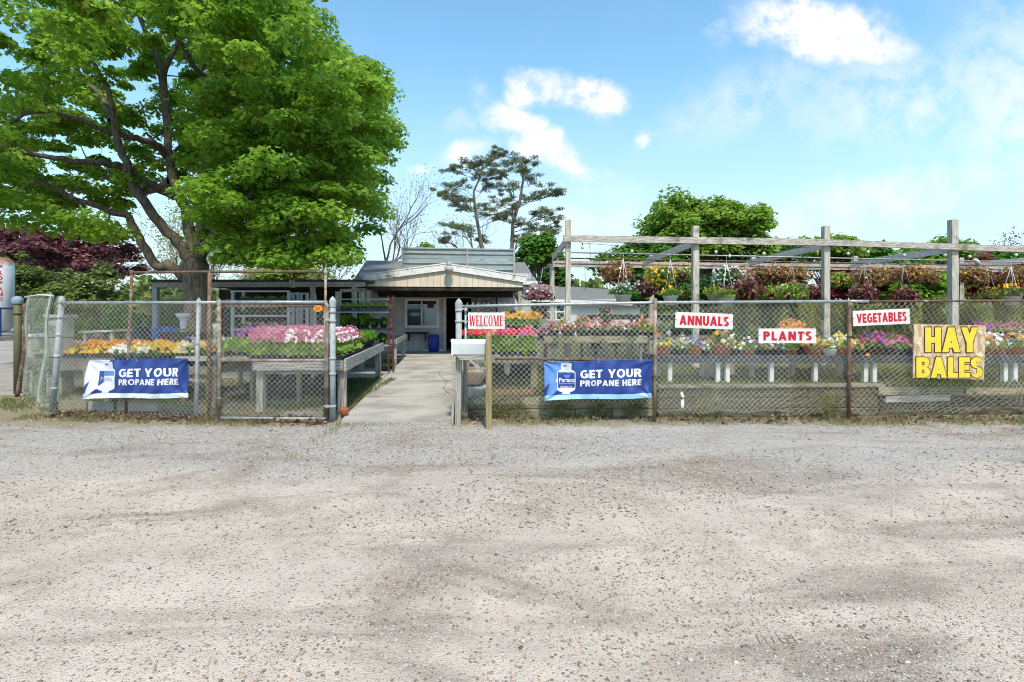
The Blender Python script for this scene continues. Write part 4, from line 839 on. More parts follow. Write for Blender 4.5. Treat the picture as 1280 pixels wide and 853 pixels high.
def glyph(ch, T, TH):
    V = lambda x, y0=0, y1=1: ('p', x, x, T, y0, y1)
    X = lambda x0, x1, y0, y1: ('p', x0, x0, x1-x0, y0, y1)
    D = lambda xb, xt, y0=0, y1=1, k=1.0: ('p', xb, xt, T*k, y0, y1)
    A = lambda cx, cy, rx, ry, a0, a1: ('r', cx, cy, rx, ry, a0, a1)
    G_ = dict(
      A=(.88, [D(0, .44-T/2), D(.88-T, .44-T/2), X(.22, .66, .18, .18+TH*.85)]), B=(.74, [V(0), X(T, .46, 1-TH, 1), X(T, .46, .5-TH*.45, .5+TH*.45), X(T, .44, 0, TH), A(.44, .745, .28, .255, -90, 90), A(.42, .275, .32, .275, -90, 90)]),
      E=(.6, [V(0), X(T, .6, 1-TH, 1), X(T, .56, .5-TH/2, .5+TH/2), X(T, .6, 0, TH)]), G=(.84, [A(.43, .5, .43, .51, 48, 335), X(.46, .84, .40, .40+TH*.8), X(.84-T*.85, .84, .1, .40)]),
      H=(.78, [V(0), V(.78-T), X(T, .78-T, .5-TH/2, .5+TH/2)]), L=(.56, [V(0), X(T, .56, 0, TH)]), N=(.82, [V(0), V(.82-T), D(.82-T*1.1, .0, k=1.1)]), O=(.9, [A(.45, .5, .45, .51, 0, 360)]),
      P=(.7, [V(0), X(T, .42, 1-TH, 1), X(T, .42, .40, .40+TH), A(.41, .70, .29, .30, -90, 90)]), R=(.74, [V(0), X(T, .42, 1-TH, 1), X(T, .42, .42, .42+TH), A(.41, .71, .29, .29, -90, 90), D(.75-T, .28, 0, .5)]),
      S=(.66, [A(.33, .735, .33, .27, 25, 270), A(.33, .265, .33, .27, 205, 450)]), T=(.66, [V(.33-T/2, 0, 1-TH), X(0, .66, 1-TH, 1)]), U=(.76, [V(0, .35, 1), V(.76-T, .35, 1), A(.38, .37, .38, .38, 180, 360)]),
      V=(.84, [D(.42-T/2, 0), D(.42-T/2, .84-T)]), Y=(.82, [V(.41-T/2, 0, .5), D(.41-T/2, 0, .38, 1), D(.41-T/2, .82-T, .38, 1)]))
    return G_[ch]
def word(text, parent, c, w, h, m, T=.22, TH=.2, e=0.0, gap=.08, rot=0, conv=None, name='lettering', slant=0.0):
    tot = sum(glyph(k, T, TH)[0] if k != ' ' else .34 for k in text)+gap*(len(text)-1); x = -tot/2; sx = w/tot; off_ = world_off(parent); mb = MB(); k_ = 0
    ca, sa = math.cos(rot), math.sin(rot); ex = e*h/sx
    def put(poly):
        nonlocal k_; k_ = (k_+1) % 8; vs = []
        for a, b_ in poly:
            A, B_ = a*sx, (b_-.5)*h; A, B_ = A*ca-B_*sa, A*sa+B_*ca
            vs.append((conv(A, B_, k_*.0003) if conv else Vector((c[0]+A, c[1]-k_*.0003, c[2]+B_)))-off_)
        mb.add(vs, [tuple(range(len(vs)))])
    for ch in text:
        if ch == ' ': x += .34+gap; continue
        gw, pr = glyph(ch, T, TH)
        for p_ in pr:
            if p_[0] == 'p':
                _, xb, xt, tw, y0, y1 = p_; n = 1 if not conv else 5; y0, y1 = y0-e, y1+e; nx = 1 if not conv else max(1, int(tw/.15))
                for i in range(n):
                    f0, f1 = i/n, (i+1)/n; 
                    for q in range(nx):
                        g0, g1 = q/nx, (q+1)/nx; W_ = tw+2*ex; L = lambda f: xb+(xt-xb)*f-ex
                        put([(x+L(f0)+W_*g0, y0+(y1-y0)*f0), (x+L(f0)+W_*g1, y0+(y1-y0)*f0), (x+L(f1)+W_*g1, y0+(y1-y0)*f1), (x+L(f1)+W_*g0, y0+(y1-y0)*f1)]); k_ -= 1
                k_ += 1
            else:
                _, cx, cy, rx, ry, a0, a1 = p_; n = 18; de = 0 if a1-a0 >= 360 else e*60
                if abs(a0) == 90: de = 0
                a0, a1 = (a0-de)*GA, (a1+de)*GA
                for i in range(n):
                    t0, t1 = a0+(a1-a0)*i/n, a0+(a1-a0)*(i+1)/n; o_ = lambda t: (x+cx+(rx+ex)*math.cos(t), cy+(ry+e)*math.sin(t)); n_ = lambda t: (x+cx+max(.01, rx-T-ex)*math.cos(t), cy+max(.01, ry-TH-e)*math.sin(t))
                    put([o_(t0), o_(t1), n_(t1), n_(t0)]); k_ -= 1
                k_ += 1
        x += gw+gap
    return mb.build(name, m, parent, world=False)
REDP = flat('sign_red_paint', (.55, .012, .03), rough=.5); SIGNW = mat('sign_white_board', (.74, .74, .72), (.62, .60, .56), scale=5, rough=.55, c3=(.45, .42, .36), s3=7, l3=.55, h3=.8)
def sign(name, label, px0, py0, px1, py1, Y, rot, text, off, lw=.88, lh=.6, space=1.0, m=SIGNW, tm=REDP):
    c = W((px0+px1)/2, (py0+py1)/2, Y); w = (px1-px0)/F*Y; h = (py1-py0)/F*Y
    r = thing(name, label, 'sign', tuple(c)); mb = MB(); mb.box(c, (w, .012, h), ry=-rot, bev=.002); mb.build('board', m, r)
    if text: word(text, r, (c.x, c.y-.0075, c.z), w*lw, h*lh, tm, T=off, TH=off*.86, rot=rot, gap=space)
    mb = MB()
    for s_ in (-1, 1): q = c+Vector((s_*w*.48*math.cos(rot), -.006, s_*w*.48*math.sin(rot))); mb.tube([q+Vector((-.01*s_, -.003, 0)), q+Vector((s_*.03, .004, .008))], .003, 4)
    mb.build('tie', BLACKP, r); return r
w_ = sign('sign', 'white board reading WELCOME in red serif letters beside the gate post', 585, 391, 631, 411.5, 6.53, 0, None, 0)
sign('sign', 'white board reading ANNUALS in red capitals on the wire', 844, 391.5, 916, 411, 6.6, -.035, 'ANNUALS', .27, .86, .62, .1)
sign('sign', 'white board reading PLANTS in red capitals, lowest of the word signs', 948, 411, 1020, 429.3, 6.66, 0, 'PLANTS', .28, .84, .62, .17)
sign('sign', 'white board reading VEGETABLES in dark red capitals, rightmost word sign', 1066, 387.5, 1137, 406.5, 6.7, .045, 'VEGETABLES', .27, .88, .62, .1)
# serif letters built from strokes: each letter in a 0..1 box as polygons
def serif_word(parent, c, w, h, m):
    L = {}
    th, tn, sf = .23, .10, .06
    def q(x0, y0, x1, y1, t0): return [(x0-t0/2, y0), (x0+t0/2, y0), (x1+t0/2, y1), (x1-t0/2, y1)]
    def r(x0, y0, x1, y1): return [(x0, y0), (x1, y0), (x1, y1), (x0, y1)]
    def ring(x0, x1, a0, a1, n=22):
        o = []; cx, cy = (x0+x1)/2, .5; A, Bv = (x1-x0)/2, .52
        for i in range(n+1): t = a0+(a1-a0)*i/n; o.append((cx+A*math.cos(t), cy+Bv*math.sin(t)))
        inn = []
        for i in range(n, -1, -1): t = a0+(a1-a0)*i/n; inn.append((cx+(A-th*.95)*math.cos(t), cy+(Bv-.06)*math.sin(t)))
        return [[o[i], o[i+1], inn[n-1-i], inn[n-i]] for i in range(n)]
    L['W'] = (1.15, [q(.28, 0, .1, 1, th), q(.34, 0, .56, .98, tn), q(.78, 0, .56, 1, th), q(.84, 0, 1.05, 1, tn), r(-.04, .94, .27, 1), r(.92, .94, 1.17, 1)])
    L['E'] = (.72, [r(.08, 0, .08+th, 1), r(0, .94, .66, 1), r(0, 0, .7, .06), r(.28, .47, .5, .53), r(.6, .74, .66, .94), r(.63, .06, .7, .28), r(.46, .36, .52, .64)])
    L['L'] = (.68, [r(.08, 0, .08+th, 1), r(0, .94, .36, 1), r(0, 0, .66, .06), r(.59, .06, .66, .3)])
    L['C'] = (.8, ring(.0, .76, .9, 5.45)+[r(.66, .68, .72, 1), r(.66, .0, .72, .22)])
    L['O'] = (.86, ring(.0, .82, 0, 2*math.pi))
    L['M'] = (1.12, [r(.1, 0, .16, 1), q(.52, 0, .22, 1, th), q(.55, 0, .82, 1, tn), r(.8, 0, .8+th, 1), r(0, 0, .26, .06), r(.7, 0, 1.1, .06), r(0, .94, .22, 1), r(.84, .94, 1.1, 1)])
    tot = sum(L[k][0] for k in 'WELCOME')+.06*6; x = -tot/2; off_ = world_off(parent); mb = MB(); dz = 0
    for k in 'WELCOME':
        for pl in L[k][1]:
            dz = (dz+1) % 9; mb.add([Vector((c[0]+(x+a)*w/tot, c[1]-.0004*dz, c[2]+(b_-.5)*h)) for a, b_ in pl], [tuple(range(len(pl)))])
        x += L[k][0]+.06
    return mb.build('lettering', m, parent)
cw = W(608, 401.2, 6.53); serif_word(w_, (cw.x, cw.y-.0085, cw.z), 42/F*6.53, 13.2/F*6.53, REDP)
# plywood hay board
OSB = mat('flaked_plywood', (.62, .47, .30), (.42, .29, .17), scale=22, stretch=(1, 1, .35), rough=.8, detail=6, lo=.42, hi=.58, c3=(.78, .66, .48), s3=14, l3=.55, h3=.65, bump=.3)
hb = thing('hay_sign', 'plywood board reading HAY BALES in yellow outlined letters', 'sign', tuple(W(1187, 440, 6.72)))
c = W(1187, 440, 6.72); w, h = 91/F*6.72, 69.5/F*6.72; mb = MB(); mb.prism([(-w/2, -h/2+.02), (w/2-.03, -h/2), (w/2, h/2-.02), (-w/2+.01, h/2)], .015, lambda x, z, d: Vector((c.x+x, c.y+d, c.z+z))); mb.build('board', OSB, hb)
YEL = flat('sign_yellow_paint', (.76, .58, .05), rough=.5); BRN = flat('sign_brown_outline', (.06, .03, .012), rough=.6)
k = 6.72/F
for s_, cx, cy, ww, hh in (('HAY', 1189, 425, 66, 31), ('BALES', 1186.5, 459.5, 83, 25.5)):
    q = W(cx, cy, 6.72); word(s_, hb, (q.x, q.y-.002, q.z), ww*k, hh*k, BRN, T=.30, TH=.235, e=.04, gap=.05, name='letter_outline')
    word(s_, hb, (q.x, q.y-.006, q.z), ww*k, hh*k, YEL, T=.30, TH=.235, gap=.05)

# propane banners: wavy printed cloth, the print decided cell by cell
BLUE = mat('banner_blue_print', (.016, .042, .20), (.022, .055, .26), scale=5, rough=.4, spec=.5); LBLUE = flat('banner_light_blue_print', (.12, .26, .62), rough=.4, spec=.5)
PBLUE = flat('banner_pale_blue_print', (.35, .62, .82), rough=.4); BWHITE = flat('banner_white_print', (.72, .76, .82), rough=.4)
MBLUE = flat('banner_middle_blue_print', (.035, .09, .33), rough=.4)
def banner(label, quad, Y, faded, tname):
    # quad: corners in photo px: tl, tr, br, bl
    Q = [W(a, b_, Y if not isinstance(Y, tuple) else Y[i_ in (1, 2)]) for i_, (a, b_) in enumerate(quad)]; root = thing('banner', label, 'banner', tuple((Q[0]+Q[2])/2))
    def surf(u, v, o=0.0):
        p_ = Q[3].lerp(Q[2], u).lerp(Q[0].lerp(Q[1], u), v)
        e = .013*math.sin(u*19+v*2)*math.sin(v*3.1)+.008*math.sin(u*41-v*7)+.012*math.sin((u+v*.4)*9+1)+.011*abs(math.sin((u*1.0-v*.45)*8))
        for cu, cv in ((0, 0), (0, 1), (1, 0), (1, 1)):       # creases pulled from the eyelets
            d = math.hypot((u-cu)*2.6, v-cv); a = math.atan2(v-cv, (u-cu)*2.6); e += .016*math.exp(-d*2.2)*math.cos(a*9)
        e -= .008*math.exp(-abs(u-.47)*40)
        sag = .018*math.sin(u*math.pi*2)*(.5-v)*.6
        return p_+Vector((0, -e-o, sag))
    nx, ny = 300, 112; V = np.array([surf(i/nx, j/ny) for j in range(ny+1) for i in range(nx+1)])
    i = np.arange(ny)[:, None]*(nx+1)+np.arange(nx)[None, :]; T = np.stack([i, i+1, i+nx+2, i+nx+1], -1).reshape(-1, 4)
    U, Vv = np.meshgrid((np.arange(nx)+.5)/nx, (np.arange(ny)+.5)/ny); mi = np.zeros_like(U, int)
    mi[(U > .27) & (U+.5*Vv > .62) & (U+.5*Vv < .80) & (U < .5)] = 4
    mi[U*2.6+(1-Vv)*.9 < .62-.0*U] = 1 if not faded else 3; mi[((U-.02)*2.6 < (Vv-.12)*1.0+.13) & (U*2.6 > .30*(Vv)) & (U*2.6-.62*Vv < .16) & (Vv < .75)] = 1 if not faded else 3
    mi[Vv < .125] = 2 if not faded else 3
    tx = (U-.205)*2.75
    def tank(X, Yv): return ((np.abs(X) < .135) & (Yv > .78) & (Yv < .955)) | ((np.abs(X) < .235*np.sqrt(np.clip(1-((Yv-.68)/.12)**2, 0, 1))) & (Yv > .68) & (Yv < .82)) | ((np.abs(X) < .235) & (Yv > .28) & (Yv <= .69)) | ((np.abs(X) < .235*np.sqrt(np.clip(1-((Yv-.28)/.1)**2, 0, 1))) & (Yv > .18) & (Yv <= .29)) | ((np.abs(X) < .1) & (Yv > .145) & (Yv < .2))
    tk = tank(tx, Vv); mi[tk] = 3
    lab = (np.abs(tx) < .215) & (Vv > .3) & (Vv < .71-(.05*tx)); mi[lab & (not faded)] = 0
    if faded: mi[lab & (np.abs(tx) > .10) & (Vv > .5+.9*tx)] = 4; mi[lab & (Vv > .58) & (tx > -.1)] = 1
    else: mi[lab & (Vv > .56) & (np.abs(tx-.02) < .5*(Vv-.5)+.02)] = 1; mi[lab & (Vv > .64)] = 4
    mi[(np.abs(tx+.03) < .035) & (Vv > .87) & (Vv < .90)] = 0
    o = np_mesh('cloth', V, 4, [BLUE, LBLUE, PBLUE, BWHITE, MBLUE], root, mi=mi.ravel(), tri=T); o.data.polygons.foreach_set('use_smooth', [True]*len(T))
    sm = o.modifiers.new('thick', 'SOLIDIFY'); sm.thickness = .002; sm.offset = -1 if False else 1
    Lw = (Q[1]-Q[0]).length; Hh = (Q[0]-Q[3]).length
    def cv(cu_, cvv): return lambda a, b_, k=0: surf(cu_+a/Lw, cvv+b_/Hh, .006+k)
    WH = flat('banner_white_lettering', (.80, .80, .80), rough=.5)
    word('GET YOUR', o, None,   .57*Lw, .215*Hh, WH, T=.25, TH=.21, gap=.1, conv=cv(.618, .655)); word('PROPANE HERE', o, None, .57*Lw, .155*Hh, WH, T=.25, TH=.20, gap=.11, conv=cv(.618, .415))
    if not faded:
        lettering('Paraco', o, None, .148*Lw, .12*Hh, WH, .02, conv=cv(.212, .51)); lettering('Fueling Your Every Day', o, None, .14*Lw, .035*Hh, WH, .005, conv=cv(.212, .41)); lettering('paracogas.com', o, None, .11*Lw, .045*Hh, WH, .008, conv=cv(.205, .325))
        fl_ = [(0, .0), (.35, .08), (.5, .35), (.35, .65), (.05, 1.0), (0, .62), (-.3, .5), (-.45, .25), (-.3, .06)]
        mb = MB(); mb.add([surf(.118+a*.02, .455+b_*.15, .006) for a, b_ in fl_], [tuple(range(9))]); mb.build('flame_emblem', WH, o)
    else: lettering('Paraco', o, None, .12*Lw, .12*Hh, flat('banner_faded_lettering', (.45, .5, .6)), .012, conv=cv(.205, .50))
    mb = MB()
    for a, b_ in ((.015, .96), (.985, .96), (.015, .04), (.985, .04), (.5, .03), (.5, .97)):
        q = surf(a, b_, .005); mb.tube([q, q+Vector((0, -.004, 0))], .011, 8)
    mb.build('eyelet', GALV, root); return root
banner('faded blue propane banner left of the gate, its left end bleached white', [(111, 450), (236.5, 448.5), (235.5, 497.5), (104.5, 498.5)], (7.02, 6.75), True, 1)
banner('glossy blue propane banner on the fence right of the walkway', [(680, 452), (815.5, 449.5), (814, 497.5), (680.5, 500.5)], 6.56, False, 2)

# ------------------------------------------------------------------ plants
def foliage_np(name, c, r, n, size, m, parent, shape=SH_DIAMOND, up=.6, stalk=False):
    d = rand_unit(n); d[:, 2] = np.abs(d[:, 2])*(1 if stalk else .9)-(0 if stalk else .15); rr = rng.random(n)**.35
    P = np.array(c)+d*rr[:, None]*np.array(r)
    if stalk: T = d*np.array([.7, .7, 0])+np.array([0, 0, 1.0])+rng.normal(size=(n, 3))*.25; N = rng.normal(size=(n, 3)); V = leaves(P, N, size*(.6+.8*rng.random(n)), shape, .1, T)
    else: V = leaves(P, d+np.array([0, 0, up])+rng.normal(size=(n, 3))*.35, size*(.6+.8*rng.random(n)), shape)
    return np_mesh(name, V, len(shape), m, parent, world=False)
def blooms_np(c, r, n, size, mats, parent, top=.25, name='flowers', dome=True):
    d = rand_unit(n); d[:, 2] = np.abs(d[:, 2]); 
    if dome: d[:, 2] = np.clip(d[:, 2], top, 1)
    P = np.array(c)+d*np.array(r)*(.78+.32*rng.random((n, 1)))
    Ns = d+np.array([0, -.35, .5])+rng.normal(size=(n, 3))*.4
    Ns /= np.linalg.norm(Ns, axis=1)[:, None]
    sz = size*(.7+.6*rng.random(n))
    V1 = leaves(P, Ns, sz, SH_PETAL, .25); V2 = leaves(P+Ns*sz[:, None]*.12, Ns+rng.normal(size=(n, 3))*.3, sz*.7, SH_PETAL, -.2)
    mi = rng.integers(0, len(mats), n); mi = np.concatenate([mi, mi])
    return np_mesh(name, np.concatenate([V1, V2]), 6, mats, parent, world=False, mi=mi)
PROTO = {}
def potted(kind, loc, label, group, cat='potted plant', name='potted_plant', scale=1.0, rz=None, w=.28, d=.28, ph=.16, pot='terra', fol=None, fsize=.045, nf=200, fr=(.17, .17, .14), bl=(), nb=40, bs=.045, br=(.17, .17, .16), shape=SH_DIAMOND, stalk=False, fz=0, bz=0, btop=.25):
    rz = random.uniform(0, 6.28) if rz is None else rz
    if kind in PROTO: return dup(PROTO[kind], loc, rz, label, group, scale)
    root = thing(name, label, cat, loc, rz, group); root.scale = (scale,)*3; mb = MB(); mb2 = MB()
    if pot in ('terra', 'white', 'black', 'wicker'):
        R_ = w/2; mb.lathe((0, 0, 0), [(.003, .0), (R_*.68, 0), (R_*.92, ph*.8), (R_*.92, ph*.82), (R_*1.04, ph*.84), (R_*1.04, ph), (R_*.94, ph), (R_*.88, ph*.88)], 16)
        mb2.lathe((0, 0, 0), [(R_*.9, ph*.88), (.003, ph*.9)], 12)
        mb.build('pot', {'terra': TERRA, 'white': WHITE, 'black': BLACKP, 'wicker': mat('brown_coir', (.12, .06, .035), (.06, .03, .02), scale=30, bump=.8, rough=.95)}[pot], root, world=False)
    else:   # tray of cells
        mb.box((0, 0, ph/2), (w, d, ph), taper=1.04, bev=.008); nx = max(2, int(w/.09)); ny = max(2, int(d/.09))
        mb.box((0, 0, ph*.97), (w*1.06, d*1.06, .014))
        for a in range(nx):
            for b_ in range(ny): mb2.box(((a+.5)/nx*w-w/2, (b_+.5)/ny*d-d/2, ph+.008), (w/nx*.8, d/ny*.8, .012))
        mb.build('tray', BLACKP, root, world=False)
    mb2.build('soil', SOIL, root, world=False)
    foliage_np('foliage', (0, 0, ph+fz), fr, nf, fsize, fol or G_MID, root, shape, stalk=stalk)
    if bl: blooms_np((0, 0, ph+fz*.5+bz), br, nb, bs, [PET[x] for x in bl], root, btop)
    PROTO[kind] = root; return root

WOOD_BH = mat('shaded_bench_timber_along', (.30, .275, .225), (.12, .105, .08), scale=3, stretch=(1.2, 22, 22), bump=.5, c3=(.08, .08, .05), s3=2.5, l3=.5, h3=.7)  # darker bench copies of the weathered wood; tree shade put into the colour
WOOD_BV = mat('shaded_bench_timber_upright', (.32, .29, .23), (.14, .12, .09), scale=3, stretch=(22, 22, 1.2), bump=.5, c3=(.09, .09, .055), s3=2.5, l3=.5, h3=.7)
def table(name, label, cat, c, w, d, h, z0, topm, legm, board_=None, rz=0, legs=4, lw=.07, bh=.12, rail=None, slats=False, group=None, legxs=None):
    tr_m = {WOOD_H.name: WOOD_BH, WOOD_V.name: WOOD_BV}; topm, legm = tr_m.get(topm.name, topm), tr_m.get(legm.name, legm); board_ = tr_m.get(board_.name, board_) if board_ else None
    r = thing(name, label, cat, (c[0], c[1], z0), rz, group); mb = MB(); zt = h-z0
    if slats:
        n = int(d/.13)
        for i in range(n): mb.box((0, -d/2+(i+.5)*d/n, zt-.015), (w, d/n-.02, .03))
    else: mb.box((0, 0, zt-.02), (w, d, .04), bev=.005)
    mb.build('top', topm, r, world=False)
    if board_:
        mb = MB(); mb.box((0, -d/2-.018, zt-bh/2+.03), (w+.04, .032, bh)); mb.build('front_board', board_, r, world=False)
        for s_ in (-1, 1): mb = MB(); mb.box((s_*(w/2+.018), 0, zt-bh/2+.028), (.032, d, bh)); mb.build('side_board', board_, r, world=False)
    for x in (legxs or [(-w/2+.06)+(w-.12)*i/(legs//2-1) for i in range(legs//2)]):
        for y in (-d/2+.06, d/2-.06): mb = MB(); mb.box((x, y, (zt-.042)/2), (lw, lw, zt-.042)); mb.build('leg', legm, r, world=False)
    return r

# --- left yard
# bench beside the walkway (follows its drift)
def skew_bench(name, label, xr0, y0, y1, wid, h, z0, bh, m, legm, yl=None):
    r = thing(name, label, 'bench', (xr0, (y0+y1)/2, z0)); mb = MB(); xr1 = xr0+WD*(y1-y0)
    P4 = [(xr0-wid, y0), (xr0, y0), (xr1, y1), (xr1-wid, y1)]
    mb.prism(P4, 1, lambda x, y, d: (x, y, h-.07+(.03 if d else 0))); mb.build('top', m, r)
    mb = MB(); mb.beam((xr0+.02, y0, h-bh/2), (xr1+.02, y1, h-bh/2), .035, bh); mb.build('side_board', WOOD_PALE, r)
    mb = MB(); mb.beam((xr0-wid, y0-.02, h-bh/2), (xr0, y0-.02, h-bh/2), .035, bh*.8); mb.build('front_board', WOOD_H, r)
    for x, y in ((xr0-.05, y0+.1), (xr1-.04, y1-.15), (xr0-wid+.05, y0+.1), (xr1-wid+.05, y1-.15)): mb = MB(); mb.box((x, y, (h-.075+z0)/2), (.1, .1, h-.075-z0)); mb.build('leg', legm, r)
    return r
skew_bench('plant_bench', 'weathered plank bench along the left edge of the walkway, full of pink flowers', GX(425, 7.0), 7.15, 11.2, 1.25, .76, 0, .17, BLACKT, WOOD_V)
skew_bench('plant_bench', 'empty black-topped plank bench near the shop porch', -3.02, 13.3, 16.3, 1.0, .74, 0, .14, BLACKT, WOOD_PALE)
mb = MB(); mb.beam((GX(441, 7.2)-.12, 7.22, 0), (GX(441, 7.2)-.12, 7.22, .48), .05, .05); tag(mb.build('stake', WOOD_V), 'thin upright stake at the near end of the walkway bench', 'stake')
mb = MB(); mb.lathe((GX(429, 6.8), 6.85, .02), [(.003, .12), (.05, .12), (.06, .1), (.045, 0), (.003, 0)], 12); tag(mb.build('upturned_pot', TERRA), 'small upturned clay pot on the ground behind the gate post', 'pot')
def along(t, off): # point on the bench: t metres from near end, off metres left of right edge
    return (GX(425, 7.0)-off+WD*t, 7.15+t, .72)
STK = dict(w=.42, d=.3, ph=.07, pot='tray', fol=leafmat('stock_leaves', (.10, .2, .03), (.3, .42, .08), trans=.35), fsize=.11, nf=170, fr=(.24, .2, .20), stalk=True, fz=.02, shape=SH_OVAL)
gB = 'flowering trays on the walkway bench'
cols = [('white', 'pink'), ('pink', 'white'), ('magenta', 'rose'), ('purple', 'magenta'), ('rose', 'pink')]
PET['pink'] = petal('pink2', (.5, .10, .22), (.72, .28, .38))
words = {'white pink': 'white and pale pink', 'pink white': 'pink and white', 'magenta rose': 'magenta', 'purple magenta': 'purple', 'rose pink': 'rose pink'}
pos = ['nearest', 'second', 'third', 'fourth', 'fifth', 'sixth', 'seventh']
ci = {(0, 0): 0, (0, 1): 1, (0, 2): 4, (1, 0): 0, (1, 1): 4, (1, 2): 1, (2, 0): 0, (2, 1): 2, (2, 2): 2, (3, 0): 1, (3, 1): 2, (3, 2): 3, (4, 0): 4, (4, 1): 2, (4, 2): 3}
sidew = ['walkway edge', 'middle', 'gate side']
for i in range(5):
    for j in range(3):
        k_ = cols[ci[(i, j)]]; kk = ' '.join(k_)
        potted('stock'+kk, Vector(along(.25+i*.36, .26+j*.44)), f'tray of {words[kk]} spiky flowers, {pos[i]} tray in the {sidew[j]} row', gB, 'flower tray', 'flower_tray', rz=random.uniform(-.08, .08), bl=k_, nb=210, bs=.034, br=(.23, .18, .2), bz=.18, btop=.1, **STK)
# black small pots at far part of bench
for i in range(4):
    for j in range(2):
        potted('greenpot', Vector(along(2.3+i*.42, .22+j*.4)), f'black pot of bright green leafy plant, {pos[i]} along the far {"edge" if j == 0 else "inside"} of the walkway bench', 'black pots on the walkway bench', w=.24, ph=.17, pot='black', fol=G_BRIGHT, fsize=.08, nf=120, fr=(.19, .19, .17), stalk=True, shape=SH_OVAL)
# trays left of pink ones behind the gate: second bench
table('plant_bench', 'timber plant bench behind the chain link gate with dark crates beneath', 'bench', (GX(350, 8.3), 8.5), 1.35, 2.0, .74, 0, WOOD_H, WOOD_V, WOOD_H, legs=4, bh=.055, lw=.055)
for i in range(3):
    for j in range(4):
        X, Y = GX(350, 8.3)-.43+i*.44, 7.75+j*.45; k_ = cols[(3 if i == 0 else 2 if i == 1 else 4) if j > 1 else (3, 4, 2)[i]]; kk = ' '.join(k_)
        potted('stock'+kk if not (j == 0 and i == 0) else 'limeclump', (X, Y, .74), f'tray of {words[kk]} flowers, {pos[j]} row back and {["left", "middle", "right"][i]} column behind the gate' if not (j == 0 and i == 0) else 'tray of lime green leafy clumps at the near left corner behind the gate', 'flowering trays behind the gate', 'flower tray', 'flower_tray', rz=0, bl=k_ if not (j == 0 and i == 0) else (), nb=130, bs=.034, br=(.23, .18, .2), bz=.18, btop=.1, **STK)
# crates under the gate bench
for i in range(3):
    r = thing('plastic_crate', f'dark plastic crate of empty pots under the gate bench, {pos[i]} from the left' if i else 'dark plastic crate of empty pots under the gate bench, leftmost', 'crate', (GX(322, 8.2)+i*.5, 8.5, 0.01), .1*i, 'crates under the gate bench')
    mb = MB(); mb.box((0, 0, .13), (.42, .5, .24), taper=1.1); mb.box((0, 0, .26), (.47, .56, .02)); mb.build('body', BLACKP, r, world=False)
    mb = MB(); [mb.lathe((-.13+.13*a, -.15+.15*b_, .27), [(.055, 0), (.065, .09), (.058, .09), (.05, .01)], 8) for a in range(3) for b_ in range(3)]; mb.build('pots', BLACKP, r, world=False)
# pale green/white small plants (275-330)
table('plant_bench', 'grey plank bench holding small white flower pots left of the gate hinge', 'bench', (GX(296, 8.6), 8.9), 1.2, 1.8, .7, 0, BLACKT, WOOD_V, WOOD_PALE, bh=.07, lw=.055)
for i in range(4):
    for j in range(4):
        Kw = [('alyssum', ('white',)), ('smallpink', ('rose', 'white')), ('alyssum', ('white',)), ('greenherb', ())][(i+j) % 4]
        potted(Kw[0], (GX(296, 8.6)-.45+i*.3, 8.2+j*.42, .7), {'alyssum': 'pot of tiny white flowers', 'smallpink': 'pot of dusty pink flowers', 'greenherb': 'pot of fine green herb'}[Kw[0]]+f' at place {["one", "two", "three", "four"][i]}, row {["one", "two", "three", "four"][j]} by the gate hinge', 'small pots left of the gate hinge', w=.2, ph=.13, pot='black', fol=G_MID, fsize=.045, nf=120, fr=(.15, .15, .14), bl=Kw[1], nb=40, bs=.03, br=(.14, .14, .13), bz=.02)
# marigold bench far left
table('plant_bench', 'weathered timber bench with the orange and yellow marigold trays', 'bench', (GX(122, 8.9), 9.3), 1.7, 1.5, .62, 0, WOOD_H, WOOD_V, WOOD_H, bh=.2)
MG = dict(w=.4, d=.3, ph=.08, pot='tray', fol=G_DARK, fsize=.05, nf=120, fr=(.2, .16, .09))
for j, (k_, kw) in enumerate(((('amber', 'yellow'), 'golden yellow'), (('amber', 'orange'), 'amber'), (('orange',), 'orange'))):
    for i in range(4):
        potted('marigold'+kw, (GX(122, 8.9)-.62+i*.41, 8.75+j*.42, .62+.05*j), f'{kw} marigold tray, {["leftmost", "second from left", "third from left", "rightmost"][i]} in its row on the far left bench', 'marigold trays on the far left bench', 'flower tray', 'flower_tray', rz=0, bl=k_, nb=46, bs=.048, br=(.2, .16, .10), bz=.02, btop=.3, **MG)
table('plant_bench', 'long low timber bench with pansy pots behind the left banner', 'bench', (GX(214, 8.3), 8.7), 1.7, 1.5, .55, 0, BLACKT, WOOD_V, WOOD_H)
pans = [('white',), ('white', 'yellow'), ('amber', 'yellow'), ('yellow', 'white'), ('amber', 'orange')]; pw = ['white', 'white and lemon', 'amber and yellow', 'lemon and white', 'amber and orange']
for i in range(5):
    for j in range(3):
        q = (i, (i+1) % 5, 4 if i > 2 else 2)[j]
        potted('pansy%d' % q, (GX(214, 8.3)-.68+i*.34, 8.15+j*.46, .55), f'{pw[q]} pansy pot, {["leftmost", "second", "third", "fourth", "rightmost"][i]} in {["front", "middle", "back"][j]} row behind the left banner', 'pansy pots behind the left banner', w=.27, ph=.2, pot='black', fol=G_DARK, fsize=.06, nf=130, fr=(.18, .18, .14), bl=pans[q], nb=36, bs=.055, br=(.17, .17, .15), bz=.02)
potted('bluepansy', (GX(229, 9.4), 9.6, .62), 'single pot of blue pansies among the yellow ones', None, w=.25, ph=.18, pot='black', fol=G_DARK, nf=100, bl=('blue', 'lilac'), nb=40, bs=.05)
